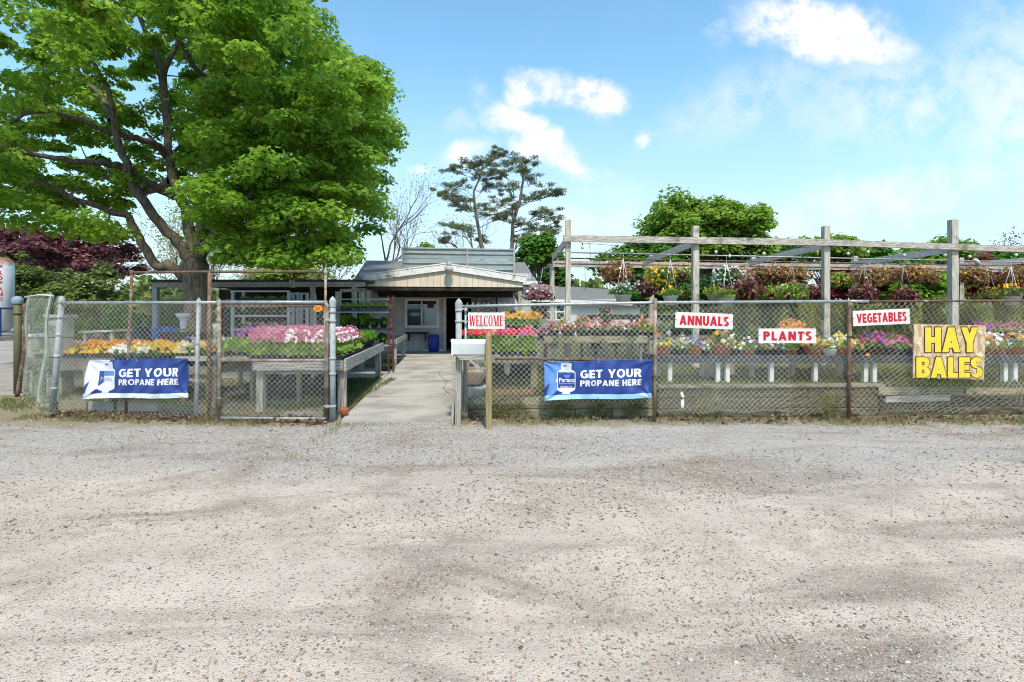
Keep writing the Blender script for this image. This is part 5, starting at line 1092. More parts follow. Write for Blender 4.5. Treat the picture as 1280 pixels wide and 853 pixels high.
# pedestals and bits at far left
for (p_, Y, w, z1, lab) in ((76, 8.7, .26, 1.32, 'taller grey concrete block pedestal just inside the leaning post'), (52, 9.1, .22, .98, 'shorter pedestal with white top behind the green mesh')):
    r = thing('stone_pedestal', lab, 'pedestal', (GX(p_, Y), Y, 0)); mb = MB(); n = 4
    for i in range(n): mb.box((GX(p_, Y)+random.uniform(-.01, .01), Y, z1/n*(i+.5)), (w, w, z1/n-.012), bev=.01, rz=random.uniform(-.05, .05))
    mb.build('shaft', CONC, r); mb = MB(); mb.box((GX(p_, Y), Y, z1+.03), (w*1.25, w*1.25, .06), bev=.01); mb.build('cap', CONC if p_ == 76 else WHITEW, r)
tg = thing('garden_table', 'small pale timber table behind the orange marigolds', 'table', (GX(134, 11), 11, 0)); mb = MB(); mb.box((GX(134, 11), 11, 1.02), (.7, .6, .05), bev=.01, ry=-.04); mb.build('top', WOOD_PALE, tg)
for s_ in (-1, 1):
    for q in (-1, 1): mb = MB(); mb.box((GX(134, 11)+s_*.28, 11+q*.22, .49), (.06, .06, .99)); mb.build('leg', WOOD_PALE, tg)
# dark tubs, blue bin, black grill shape
TUB = flat('dark_slate_plastic', (.03, .04, .055), rough=.4)
for (p_, Y, w, h, z, m_, lab, nm) in ((176, 12, .42, .58, .0, TUB, 'dark rounded tub standing left of the shed post', 'tub'), (193, 12.2, .5, .52, .0, TUB, 'wide dark tub directly behind the shed post', 'tub'), (203, 12.1, .4, .6, .0, mat('blue_tarpaulin', (.03, .14, .36), (.02, .09, .25), scale=8, rough=.4), 'tub wrapped in pale blue plastic beside the blue bin', 'tub'), (216, 12.0, .36, .6, .0, flat('bright_blue_plastic', (.01, .12, .5), rough=.35), 'bright blue plastic bin left of the maple trunk', 'bin')):
    r = thing('plastic_'+nm, lab, nm, (GX(p_, Y), Y, .5)); mb = MB(); x = GX(p_, Y)
    mb.lathe((x, Y, .42), [(.003, 0), (w*.42, 0), (w*.5, h*.5), (w*.52, h), (w*.48, h), (w*.44, h*.1)], 14); mb.build('body', m_, r); mb = MB(); mb.lathe((x, Y, .42+h), [(w*.55, -.02), (w*.56, .01), (w*.4, .05+.03*(p_ == 176)), (.003, .07+.04*(p_ == 176))], 14); mb.build('lid', m_, r)
tb = table('work_table', 'low timber work table carrying the dark tubs and blue bin', 'table', (GX(198, 12.1), 12.1), 1.3, .8, .42, 0, WOOD_H, WOOD_V, WOOD_H)
bp = thing('bird_bath', 'slim white bird bath standing before the maple trunk', 'bird bath', (GX(229, 11), 11, 0)); x = GX(229, 11)
mb = MB(); mb.lathe((x, 11, 0), [(.14, 0), (.13, .06), (.06, .2), (.045, .6), (.05, 1.1), (.07, 1.28)], 14); mb.build('pedestal', WHITEW, bp); mb = MB(); mb.lathe((x, 11, 1.28), [(.05, 0), (.13, .06), (.15, .12), (.13, .12), (.003, .07)], 16); mb.build('bowl', WHITEW, bp)
potted('greenherb2', (GX(232, 10.6), 10.5, .8), 'low wooden trough of trailing greenery at the foot of the bird bath', None, cat='planter', name='planter', w=.8, d=.3, ph=.2, pot='tray', fol=G_DARK, nf=260, fr=(.42, .17, .16), rz=0)
# metal rack under the shed
def rack(name, label, p0, p1, Y, zs, m, ztop, parentcat='rack', uprights=None, dep=.5, shelfm=None):
    r = thing(name, label, parentcat, (GX((p0+p1)/2, Y), Y, 0)); xa, xb_ = GX(p0, Y), GX(p1, Y)
    for x in (uprights or (xa, xb_)):
        for y in (Y, Y+dep): mb = MB(); mb.box((x, y, ztop/2), (.06, .06, ztop)); mb.build('upright', m, r)
    for z in zs: mb = MB(); mb.box(((xa+xb_)/2, Y-.04, z), (xb_-xa+.06, .03, .045)); mb.box(((xa+xb_)/2, Y+dep/2, z-.01), (xb_-xa, dep, .012)); mb.build('shelf', shelfm or m, r)
    mb = MB(); mb.box(((xa+xb_)/2, Y-.04, ztop), (xb_-xa+.06, .04, .04)); mb.build('top_rail', m, r); return r
GREYM = flat('grey_steel_shelving', (.36, .40, .44), rough=.5)
ry_ = 12.6; Zr = lambda py: CAMH-(py-HY)/F*ry_
rack('steel_rack', 'grey steel plant rack under the lean-to shed behind the gate', 291, 361, ry_, [Zr(377.5), Zr(395), Zr(412)], GREYM, Zr(364.5))
names = ['succulent', 'seedling', 'silver']
for j, (py, fol, bl, nm) in enumerate(((377, G_LIME, (), 'lime succulent'), (394.5, G_DARK, (), 'dark seedling'), (411, G_MID, ('white',), 'white flowered seedling'))):
    for i in range(4): potted('rack'+nm, (GX(300+i*17, ry_), ry_+.25, Zr(py)+.01), f'tray of {nm} plants, {["leftmost", "second", "third", "rightmost"][i]} on the {["top", "middle", "bottom"][j]} shelf of the steel rack', 'trays on the steel rack', 'seedling tray', 'seedling_tray', rz=0, w=.32, d=.3, ph=.06, pot='tray', fol=fol, fsize=.05, nf=110, fr=(.16, .16, .12), bl=bl, nb=26, bs=.03, br=(.15, .15, .1))
rack('grey_shelf', 'narrow grey shelf unit at the right end of the steel rack', 366, 384, 12.9, [1.5], GREYM, 1.9)
# walkway rack with maroon ladder end
WR = 11.9; Zw = lambda py: CAMH-(py-HY)/F*WR; MAROON = mat('maroon_painted_steel', (.13, .03, .03), (.07, .025, .02), scale=8, rough=.6)
wr = thing('plant_rack', 'tall tiered plant rack with a maroon ladder end beside the walkway', 'rack', (GX(458, WR), WR, 0)); TEAL = flat('teal_steel_rail', (.22, .33, .34)); x0, x1 = GX(418, WR), GX(487, WR)
for x in (GX(486, WR), GX(492, WR)): mb = MB(); mb.box((x, WR-.03, (Zw(370)+.05)/2), (.035, .035, Zw(370)-.05)); mb.build('upright', MAROON, wr)
mb = MB(); [mb.box((GX(489, WR), WR-.03, z), (.1, .02, .02)) for z in np.arange(.2, Zw(371), .16)]; mb.build('rungs', MAROON, wr)
for py in (374.5, 390.5): mb = MB(); mb.box(((x0+x1)/2, WR-.05, Zw(py)), (x1-x0, .02, .03)); mb.build('rail', TEAL, wr)
for k_, py in enumerate((387.5, 411, 431)): mb = MB(); mb.box(((x0+x1)/2, WR+.25, Zw(py)-.02), (x1-x0, .62, .035)); mb.build('shelf', BLACKP if k_ < 2 else WOOD_H, wr)
for p_, yy in ((423, WR+.3), (452, WR+.6)): mb = MB(); mb.box((GX(p_, yy), yy, (Zw(364))/2), (.11, .11, Zw(364))); mb.build('rear_post', WOOD_V, wr)
mb = MB(); mb.beam((x0-.1, WR+.7, Zw(362)), (GX(452, WR+.6)+.05, WR+.65, Zw(361)), .05, .08); mb.build('top_beam', WOOD_H, wr)
for k_, (py, specs) in enumerate(((387, [('limetray', G_LIME, .07, .15)]*6), (410.5, [('fern', G_BRIGHT, .16, .2), ('darkleaf', G_DARK, .1, .16), ('fern', G_BRIGHT, .16, .2), ('darkleaf', G_DARK, .1, .16), ('midleaf', G_MID, .1, .18)]), (430.5, [('orangepot', G_MID, .07, .12), ('midleaf', G_MID, .1, .18), ('midleaf', G_MID, .1, .18), ('midleaf', G_MID, .1, .18)]))):
    for i, (kd, fol, fs, fh) in enumerate(specs):
        n = len(specs); X = x0+.12+(x1-x0-.2)*(i+.5)/n
        potted(kd, (X, WR+.2, Zw(py)+.005), f'{ {"limetray": "lime green seedling tray", "fern": "bright arching fern", "darkleaf": "dark bushy leafy pot", "orangepot": "orange-tinged leafy pot", "midleaf": "mid green leafy pot"}[kd]}, {pos[i] if i else "leftmost"} on the {["top", "middle", "bottom"][k_]} tier of the ladder rack', 'plants on the ladder rack', w=.19 if k_ else .2, d=.3, ph=.06 if k_ == 0 else .12, pot='tray' if k_ == 0 else 'black', fol=fol, fsize=fs, nf=110, fr=(.14, .16, fh), stalk=(kd == 'fern'), shape=SH_OVAL if kd != 'fern' else SH_DIAMOND*np.array([.6, 1.5]), bl=('orange',) if kd == 'orangepot' else (), nb=14, rz=0)
for i in range(3): potted('floorpot', (-3.05-.03*i, 12.2+.35*i, .03), f'dark low green potted plant at the ladder rack foot, {pos[i]} one back' if i else 'dark low green potted plant at the ladder rack foot, nearest', 'pots at the ladder rack foot', w=.26, ph=.15, pot='black', fol=G_DARK, nf=120, fr=(.16, .16, .12))

# --- right of the walkway
DB = table('plant_bench', 'timber bench of red and pink geraniums behind the mailbox', 'bench', (GX(624, 7.5), 8.0), 1.12, 1.6, .77, 0, WOOD_H, WOOD_NEW, WOOD_H, bh=.1, lw=.085, rz=.0)
gc = [('red',), ('red', 'coral'), ('red', 'magenta'), ('magenta', 'red', 'pink')]; gw = ['scarlet', 'red and coral', 'red and crimson', 'crimson and pink']
for i in range(4):
    for j in range(5):
        q = min(3, i) if j < 3 else (i+1) % 4
        potted('geranium%d' % q, (GX(624, 7.5)-.42+i*.275, 7.38+j*.31, .77), f'{gw[q]} geranium tray in column {["one", "two", "three", "four"][i]}, {["front", "second", "third", "fourth", "back"][j]} row, behind the mailbox', 'geranium trays behind the mailbox', 'flower tray', 'flower_tray', rz=0, w=.25, d=.27, ph=.08, pot='tray', fol=G_BRIGHT, fsize=.07, nf=190, fr=(.16, .16, .22), stalk=True, shape=SH_OVAL, bl=gc[q], nb=55, bs=.045, br=(.13, .13, .07), bz=.24, btop=.2)
# stones and planters beneath
for (p_, py, w, h, d_, m_, lab) in ((590, 470, 36, 19, .3, mat('tan_fieldstone', (.6, .44, .32), (.42, .32, .24), scale=8, bump=.6), 'tan fluted stone planter stacked beneath the mailbox'), (591, 490, 34, 17, .3, CONC, 'pale fluted stone planter under the tan one by the mailbox')):
    Y = 7.02; c = W(p_, py, Y); r = thing('stone_planter', lab, 'planter', (c.x, Y, c.z-h/2/F*Y)); mb = MB(); ww, hh = w/F*Y, h/F*Y; n = 20; vs = []; m_ = m_ if p_ == 590 else mat('pale_fieldstone', (.62, .59, .53), (.42, .4, .36), scale=8, bump=.6)
    prof = [(.62, 0), (.75, .2), (.98, .75), (1.0, .8), (1.02, 1), (.88, 1), (.8, .85)]
    for rr, z in prof:
        for i in range(n): a = 2*math.pi*i/n; k_ = rr*(1+.045*math.cos(a*7)); vs.append((c.x+ww/2*k_*math.cos(a), Y+ww/2*k_*math.sin(a), c.z-hh/2+z*hh))
    mb.add(vs, [(i*n+j, i*n+(j+1) % n, (i+1)*n+(j+1) % n, (i+1)*n+j) for i in range(len(prof)-1) for j in range(n)], smooth=True); mb.build('bowl', m_, r)
    mb = MB(); mb.add(vs[-n:], [tuple(range(n))]); mb.build('soil', SOIL, r)
c = W(585, 510, 6.75); r = MB()
for i in range(12): a = random.uniform(0, 3.14); p0 = Vector((c.x+random.uniform(-.1, .1), 6.72+random.uniform(-.05, .03), .02+random.uniform(0, .12))); r.tube([p0, p0+Vector((math.cos(a)*.1, 0, math.sin(a)*.07))], .008, 5)
tag(r.build('twig_pile', RUST), 'small heap of twigs and bits at the foot of the mailbox stand', 'twigs')
mb = MB()
for i, (a, b_) in enumerate(((615, 640), (640, 668))): mb.box((GX((a+b_)/2, 6.9), 6.9, .335), ((b_-a)/F*6.9-.01, .1, .06), bev=.006)
tag(mb.build('brick_row', mat('old_red_brick', (.3, .12, .07), (.2, .09, .06), scale=12, bump=.5)), 'short row of old bricks lying on the sleeper wall', 'bricks')
for i, (p_, h) in enumerate(((625, .3), (640, .34), (655, .26))):
    r = thing('black_bucket', f'black nursery bucket under the geranium bench, {["left", "middle", "right"][i]} one', 'bucket', (GX(p_, 7.8), 7.9, .05+.36), 0, 'buckets under the geranium bench'); mb = MB(); mb.lathe((0, 0, 0), [(.003, 0), (.11, 0), (.14, h), (.125, h), (.1, .02)], 14); mb.build('body', BLACKP, r, world=False); mb = MB(); mb.lathe((0, 0, 0), [(.14, h-.02), (.15, h-.02), (.15, h+.005), (.14, h+.005)], 14); mb.build('rim', BLACKP, r, world=False)
mb = MB(); c = W(634, 462, 7.3); mb.lathe((c.x, 7.4, c.z-.08), [(.003, 0), (.03, 0), (.05, .1), (.04, .17), (.02, .2)], 10); tag(mb.build('plastic_jug', flat('cloudy_plastic', (.45, .47, .42))), 'cloudy plastic jug hanging under the geranium bench', 'jug')

# middle tables
table('plant_table', 'low timber staging table with red flowered trays behind the propane banner', 'table', (GX(742, 9.0), 9.3), 1.7, 1.1, .98, RZ, BLACKT, WOOD_V, SLEEPER, bh=.11)
mc = [('coral', 'red'), ('rose', 'pink'), ('red',), ('rose', 'white'), ('coral', 'pink')]; mw = ['coral red', 'rose pink', 'bright red', 'dusty rose', 'coral pink']
for i in range(6):
    for j in range(3):
        q = (i*2+j) % 5
        potted('begonia%d' % q, (GX(742, 9.0)-.70+i*.28, 8.95+j*.36, .98), f'{mw[q]} begonia pot, column {["one", "two", "three", "four", "five", "six"][i]}, {["front", "middle", "back"][j]} row of the staging table behind the banner', 'begonia pots on the staging table', w=.2, ph=.12, pot='black', fol=G_DARK, fsize=.055, nf=110, fr=(.14, .14, .13), bl=mc[q], nb=13, bs=.05, br=(.13, .13, .15))
table('plant_table', 'narrow timber staging between the two left pergola posts', 'table', (GX(672, 9.0), 9.4), .62, 1.1, .9, RZ, BLACKT, WOOD_V, WOOD_H, bh=.12)
for i in range(2):
    for j in range(3): potted('mauvepot', (GX(672, 9.0)-.15+i*.3, 9.05+j*.36, .9), f'mauve and dark leaved pot, {["left", "right"][i]} one of the {["front", "middle", "back"][j]} pair between the pergola posts', 'mauve pots between the pergola posts', w=.22, ph=.13, pot='black', fol=G_PURPLE, fsize=.06, nf=120, fr=(.15, .15, .14), bl=('rose', 'lilac'), nb=24, bs=.04)
# shelving beyond with yellow, orange, lime
table('plant_table', 'timber table of yellow and orange flowers near the porch post', 'table', (GX(650, 11.0), 11.2), 1.0, 1.0, 1.0, RZ, RUST, WOOD_V, WOOD_H, bh=.07)
for i in range(3):
    for j in range(2): potted('goldflower' if (i+j) % 2 else 'orangeflower', (GX(650, 11.0)-.3+i*.3, 10.95+j*.4, 1.0), f'{"golden yellow" if (i+j) % 2 else "orange"} tall flower pot, {["left", "middle", "right"][i]} of the {["front", "back"][j]} row near the porch post', 'tall yellow and orange pots near the porch', w=.26, ph=.14, pot='black', fol=G_BRIGHT, fsize=.07, nf=140, fr=(.17, .17, .26), stalk=True, bl=('yellow', 'amber') if (i+j) % 2 else ('orange', 'amber'), nb=46, bs=.06, br=(.17, .17, .2), bz=.12)
table('plant_table', 'long rear table covered with lime seedling trays behind the first pergola bay', 'table', (GX(800, 13.0), 13.6), 2.5, .8, 1.28, RZ, BLACKT, WOOD_V, BLACKT, bh=.06, legs=6)
for i in range(8): potted('limetray2', (GX(800, 13.0)-1.1+i*.31, 13.45, 1.28), f'lime seedling tray, number {["one", "two", "three", "four", "five", "six", "seven", "eight"][i]} from the left on the long rear table', 'lime seedling trays on the rear table', 'seedling tray', 'seedling_tray', rz=0, w=.3, d=.4, ph=.06, pot='tray', fol=G_LIME, fsize=.05, nf=140, fr=(.15, .2, .1))
table('plant_table', 'dark lower shelf table of mixed greenery behind the annuals board', 'table', (GX(830, 11.0), 11.3), 2.6, .8, .9, RZ, BLACKT, WOOD_V, WOOD_H, bh=.1, legs=6)
for i in range(9):
    q = i % 3; potted(['mixgreen', 'mixrose', 'mixdark'][q], (GX(830, 11.0)-1.15+i*.29, 11.15, .9), f'{["green leafy", "rose flowered", "dark green"][q]} pot, {["first", "second", "third", "fourth", "fifth", "sixth", "seventh", "eighth", "ninth"][i]} from the left on the dark shelf table', 'mixed pots on the dark shelf table', w=.24, ph=.14, pot='black', fol=[G_MID, G_BRIGHT, G_DARK][q], fsize=.06, nf=150, fr=(.17, .17, .2), bl=((), ('rose', 'pink'), ())[q], nb=22)
# taller accent plants between posts (pink shrub, yellow, cordyline)
for (p_, py, Y, sc_, kd, fol, bl, lab) in ((745, 415, 10.2, 1.3, 'tallpink', G_BRIGHT, ('coral', 'pink'), 'tall coral flowered plant right of the front pergola post'), (706, 400, 10.6, .8, 'tallyellow', G_BRIGHT, ('yellow',), 'yellow flowered plant beside the front pergola post'), (770, 412, 10.4, 1.2, 'talllime', G_LIME, ('coral',), 'lime leaved plant with coral blooms in the first pergola bay'), (727, 402, 10.5, 1.0, 'tallpink', G_BRIGHT, ('coral', 'pink'), 'coral flowered plant between the posts and the lime one'), (757, 392, 12, 1.0, 'tallrose', G_DARK, ('coral', 'rose'), 'rose flowered plant highest at the back of the first bay'), (806, 405, 10.5, 1.0, 'talllime', G_LIME, ('coral',), 'small lime leaved plant at the first rear pergola post')):
    c = W(p_, py, Y); h = c.z-RZ; st = thing('plant_stand', 'black stand under the '+lab.split(' right')[0].split(' beside')[0].split(' between')[0].split(' highest')[0].split(' in the')[0].split(' at the')[0]+f', {Y:.0f} paces back' if 0 else 'slim black stand lifting the '+lab[:70].rsplit(' ', 1)[0] if 0 else 'slim black stand below the '+lab, 'plant stand', (c.x, Y, RZ))
    mb = MB(); hz_ = h-.3; mb.box((c.x, Y, RZ+hz_-.015), (.26, .26, .03)); mb.build('top', BLACKP, st); mb = MB(); mb.lathe((c.x, Y, RZ), [(.12, 0), (.03, .04), (.025, hz_-.03)], 8); mb.build('column', BLACKP, st)
    potted(kd+str(p_), (c.x, Y, RZ+hz_), lab, None, scale=sc_, w=.24, ph=.14, pot='black', fol=fol, fsize=.09, nf=150, fr=(.18, .18, .26), stalk=True, shape=SH_OVAL, bl=bl, nb=26, bs=.055, br=(.16, .16, .22), bz=.1)

# black tables on white legs with terracotta bowls
TY = 7.75; tabs = [(820, 1010, 'left'), (1012, 1150, 'middle'), (1185, 1330, 'right')]
for a, b_, nm in tabs:
    xa, xb_ = GX(a, TY), GX(b_, TY); lx_ = {'left': [GX(838, TY), GX(898, TY), GX(905, TY)+.06, GX(965, TY)], 'middle': [GX(1020, TY), GX(1083, TY), GX(1094, TY)], 'right': [GX(1258, TY), GX(1270, TY), GX(1320, TY)]}[nm]
    cx = (xa+xb_)/2; table('display_table', {'left': 'black plastic display table on white legs under the ANNUALS board', 'middle': 'black plastic display table on white legs under the VEGETABLES board', 'right': 'black plastic display table on white legs right of the hay board'}[nm], 'table', (cx, TY+.35), xb_-xa, .75, .735, RZ, BLACKT, WHITE, BLACKT, bh=.11, lw=.062, legxs=[x-cx for x in lx_])
BW = dict(w=.30, ph=.16, pot='terra', fol=G_MID, fsize=.055, nf=150, fr=(.19, .19, .16))
bowls = [(833, 'terra', ('blue', 'amber', 'yellow'), 'blue, amber and yellow', 1.05), (872, 'terra', ('lilac', 'purple'), 'lilac', .85), (907, 'terra', ('orange', 'amber', 'white'), 'orange and white', 1.15), (941, 'terra', ('white', 'rose'), 'sparse white and rose', .8), (962, 'black', ('rose',), 'small rose', .7), (978, 'black', ('pink', 'white'), 'small pale pink', .7), (996, 'terra', (), 'plain green leaved', .75),
         (1024, 'terra', ('amber', 'orange'), 'soft orange', 1.0), (1046, 'white', ('white', 'yellow'), 'white', .75), (1062, 'terra', ('yellow', 'white'), 'white and yellow', 1.0), (1082, 'black', ('amber', 'rose'), 'amber and rose', .75), (1101, 'wicker', ('purple', 'magenta'), 'purple and magenta', 1.1), (1122, 'black', ('rose', 'pink'), 'dusky pink', 1.0), (1138, 'black', ('rose', 'magenta'), 'rose magenta', .9),
         (1195, 'terra', ('white',), 'hidden white', .9), (1240, 'terra', ('orange', 'coral', 'white'), 'orange and white daisy', 1.05), (1258, 'terra', ('white',), 'pure white', 1.0), (1282, 'terra', ('orange', 'white'), 'orange edged white', 1.0), (853, 'black', ('yellow', 'white'), 'lemon yellow', .8), (889, 'black', ('white',), 'tiny white', .65), (925, 'black', ('white', 'yellow'), 'small cream', .7)]
for p_, pt, bl, wd_, s_ in bowls:
    if p_ == 1195: continue
    kw = dict(BW); kw['pot'] = pt
    potted('bowl%d' % p_, (GX(p_, TY)+.0, TY+.18+random.uniform(-.02, .04), .735), f'{ {"terra": "terracotta", "black": "black", "white": "white", "wicker": "brown fibre"}[pt]} bowl of {wd_} {"flowers" if bl else "foliage"} on the black display tables', None, 'flower bowl', 'flower_bowl', scale=s_, bl=bl, nb=36, bs=.06, br=(.18, .18, .18), bz=.02, btop=.1, **kw)
for i, p_ in enumerate((835, 856, 878, 902, 926, 950, 975, 1000, 1030, 1052, 1075, 1105, 1128, 1235, 1255, 1278)):
    q = i % 4; potted('back%d' % q, (GX(p_, TY+.5)+random.uniform(-.03, .03), TY+.5, .735), f'{["dark leafy", "white dotted", "rose dotted", "grey-green"][q]} black pot in the back row, {["above the torn scrap", "left of the ANNUALS bowls", "behind the lilac bowl", "behind the orange bowl", "behind the cream bowl", "left below PLANTS", "centred below PLANTS", "right below PLANTS", "behind the soft orange bowl", "behind the white bowl", "behind the yellow bowl", "behind the purple bowl", "behind the pink bowl", "just right of the hay board", "behind the pure white bowl", "at the right picture edge"][i]}', 'black pots in the back row of the display tables', w=.24, ph=.15, pot='black', fol=[G_DARK, G_MID, G_DARK, G_MID][q], fsize=.06, nf=140, fr=(.16, .16, .18), bl=[(), ('white',), ('rose',), ()][q], nb=20, bs=.04)
# orange mound behind PLANTS and a rear row of colour
potted('orangemound', (GX(993, 8.9), 9.0, .82), 'wide mound of pale orange flowers above the PLANTS board', None, 'flower bowl', 'flower_bowl', w=.5, ph=.2, pot='black', fol=G_MID, nf=260, fr=(.4, .25, .22), bl=('orange', 'coral', 'amber'), nb=260, bs=.045, br=(.4, .25, .27))
PK = [('magenta', 'purple'), ('pink', 'rose'), ('coral', 'pink')]
table('plant_table', 'rear table with pink flower pots right of the hay board', 'table', (GX(1262, 9.6), 9.8), 1.5, .8, .92, RZ, BLACKT, WOOD_V, WOOD_H)
for i in range(4): potted('rearpink%d' % (i % 3), (GX(1262, 9.6)-.5+i*.33, 9.65, .92), f'{["purple magenta", "pink rose", "coral pink"][i % 3]} flower pot, {["leftmost", "second", "third", "rightmost"][i]} on the rear table right of the hay board', 'pink pots right of the hay board', w=.26, ph=.14, pot='black', fol=G_BRIGHT, nf=150, fr=(.2, .2, .18), bl=PK[i % 3], nb=60, bs=.045, br=(.2, .2, .2))
table('plant_table', 'rear timber table holding the orange mound and dark pots', 'table', (GX(985, 8.9), 9.1), 2.2, .8, .82, RZ, BLACKT, WOOD_V, WOOD_H, legs=6)
for i in range(4): potted('back0', (GX(900, 9.0)+.3*i, 9.15, .82), f'dark leafy pot on the orange mound table, {["leftmost", "second from left", "third from left", "nearest the mound"][i]}', 'dark pots on the mound table')
op = MB(); c = W(1084, 446, 7.7); op.add([c+Vector(v) for v in ((-.04, 0, -.04), (.05, 0, -.04), (.035, 0, .05), (-.02, 0, .045))], [(0, 1, 2, 3)]); op.box((c.x, c.y+.01, c.z-.02), (.03, .01, .06)); tag(op.build('plant_tag', ORANGE), 'bright orange plant tag among the bowls', 'plant tag')

# hanging baskets
HBK = dict(
  peach=(G_COLEUS, ('coral', 'amber', 'white'), 40), yellow=(G_MID, ('amber', 'yellow'), 110), white=(G_DARK, ('white',), 130), green=(G_MID, ('white', 'lilac'), 22),
  limey=(G_LIME, ('yellow',), 20), red=(G_COLEUS, ('coral', 'rose'), 26), darkred=(G_COLEUSD, ('rose',), 22), lime=(G_LIME, ('rose', 'coral'), 26), pink=(G_PURPLE, ('pink', 'rose', 'white'), 70), multi=(G_COLEUS, ('amber', 'coral'), 34), gold=(G_GRASSY, ('amber', 'yellow'), 50))
def basket(kind, px, py, f_, r_px, pot, label):
    ph_ = pipe_z(px, f_); Y = ph_.y; rr = r_px/F*Y*1.04; zc = CAMH-(py-HY)/F*Y; H = ph_.z-zc
    root = thing('hanging_basket', label, 'hanging basket', (ph_.x, Y, zc), random.uniform(0, 6.28), 'hanging flower baskets under the pergola')
    fol, bl, nb = HBK[kind]; pr = min(.17, rr*.62); m_ = WHITE if pot == 'white' else mat('brown_coir', (.12, .06, .035))
    mb = MB(); mb.lathe((0, 0, -.02), [(.003, -.19), (pr*.66, -.19), (pr*.97, -.03), (pr*1.07, -.02), (pr*1.07, .01), (pr*.9, .01), (pr*.8, -.03)], 16); mb.build('pot', m_, root, world=False)
    mb = MB()
    for k_ in range(3): a = k_*2.09; mb.tube([(pr*math.cos(a), pr*math.sin(a), -.02), (0, 0, max(.15, H-.1))], .0045, 4)
    mb.tube([(0, 0, max(.15, H-.1)), (0, 0, H+.01), (.02, 0, H+.02)], .006, 4); mb.build('hanger', WHITE if pot == 'white' else GALV, root, world=False)
    low = .55 if pot == 'white' else 1
    n = int(430*(rr/.3)**1.5)+180; d = rand_unit(n); q = rng.random(n)**.35; P = d*q[:, None]*np.array([rr, rr, rr*.72]); P[:, 2] += .02
    if pot == 'white': P[:, 2] = np.abs(P[:, 2])*.8+.0; P[:, 0] *= 1.1
    else: P[:, 2] -= .03
    np_mesh('foliage', leaves(P, d+np.array([0, 0, .5])+rng.normal(size=(n, 3))*.4, (.065 if kind in ('peach', 'red', 'darkred', 'lime', 'multi') else .05)*(.6+.8*rng.random(n)), SH_OVAL), 6, fol, root, world=False)
    d = rand_unit(nb); d[:, 2] = d[:, 2] if pot != 'white' else np.abs(d[:, 2]); P = d*np.array([rr, rr, rr*.74])*1.02+np.array([0, 0, .02]); s_ = (.05 if kind != 'yellow' else .062)*(.7+.6*rng.random(nb))
    V = np.concatenate([leaves(P, d+rng.normal(size=(nb, 3))*.35, s_, SH_PETAL, .25), leaves(P+d*.012, d+rng.normal(size=(nb, 3))*.35, s_*.7, SH_PETAL, -.2)]); mi = rng.integers(0, len(bl), nb)
    np_mesh('flowers', V, 6, [PET[x] for x in bl], root, world=False, mi=np.concatenate([mi, mi])); return root
BK = [('peach', 770, 340, .78, 22, 'c', 'peach and olive coleus basket, first at the upper left under the pergola'), ('green', 779, 368, .28, 19, 'white', 'white pot of green and white trailing plant, low at the left'), ('pink', 808, 360, .78, 15, 'c', 'mauve pink basket in brown fibre liner left of the yellow ones'),
      ('yellow', 825, 346, .52, 18, 'c', 'dense golden yellow flower ball basket'), ('gold', 853, 342, .78, 15, 'c', 'looser amber and green basket right of the golden ball'), ('limey', 838, 369, .28, 14, 'white', 'white pot with lime and yellow top left of the second post'), ('green', 856, 364, .78, 16, 'c', 'leafy green basket brushing the second pergola post'),
      ('white', 911, 347, .52, 19, 'c', 'round white flowered basket right of the second post'), ('limey', 893, 368, .78, 14, 'white', 'yellow-green basket in white pot under the white ball'), ('lime', 908, 371, .28, 15, 'white', 'rose and yellow basket in white pot low beneath the white ball'), ('darkred', 934, 362, .28, 20, 'c', 'large dark red coleus basket right of the white ball'),
      ('red', 956, 344, .78, 16, 'c', 'upper olive red coleus basket in the second bay'), ('multi', 972, 342, .52, 15, 'c', 'upper peach coleus basket beside the olive red one'), ('multi', 994, 345, .52, 18, 'c', 'upper amber and coral basket left of the third post'), ('lime', 966, 366, .52, 17, 'c', 'lower lime and rose basket in the second bay'), ('lime', 990, 366, .28, 19, 'c', 'lower lime coleus basket nearest the third post'),
      ('darkred', 1018, 366, .78, 15, 'c', 'dark red basket half behind the third post'), ('multi', 1086, 347, .52, 20, 'c', 'large peach coleus basket at the top of the third bay'), ('red', 1108, 344, .78, 16, 'c', 'red coleus basket beside the large peach one'), ('multi', 1138, 343, .52, 17, 'c', 'coral and gold basket in the right half of the third bay'), ('darkred', 1080, 368, .28, 17, 'c', 'low dark red basket under the large peach one'),
      ('lime', 1050, 350, .78, 15, 'c', 'small lime basket just right of the third pergola post'), ('multi', 1160, 346, .78, 15, 'c', 'olive coral basket left of the last visible pergola post'), ('red', 925, 345, .78, 15, 'c', 'red and amber basket half behind the white ball'), ('darkred', 1130, 370, .28, 16, 'c', 'low crimson basket in the right half of the third bay'), ('gold', 1236, 372, .52, 15, 'c', 'low gold and green basket between the last post and the picture edge'), ('peach', 1214, 344, .52, 19, 'c', 'olive peach basket just right of the last visible post'), ('darkred', 1236, 352, .78, 15, 'c', 'small dark red basket right of the olive peach one'), ('red', 1270, 344, .52, 18, 'c', 'bright red and peach basket at the right picture edge'), ('gold', 1264, 370, .28, 19, 'white', 'gold and green basket in white pot at the right picture edge')]
for b_ in BK: basket(*b_)
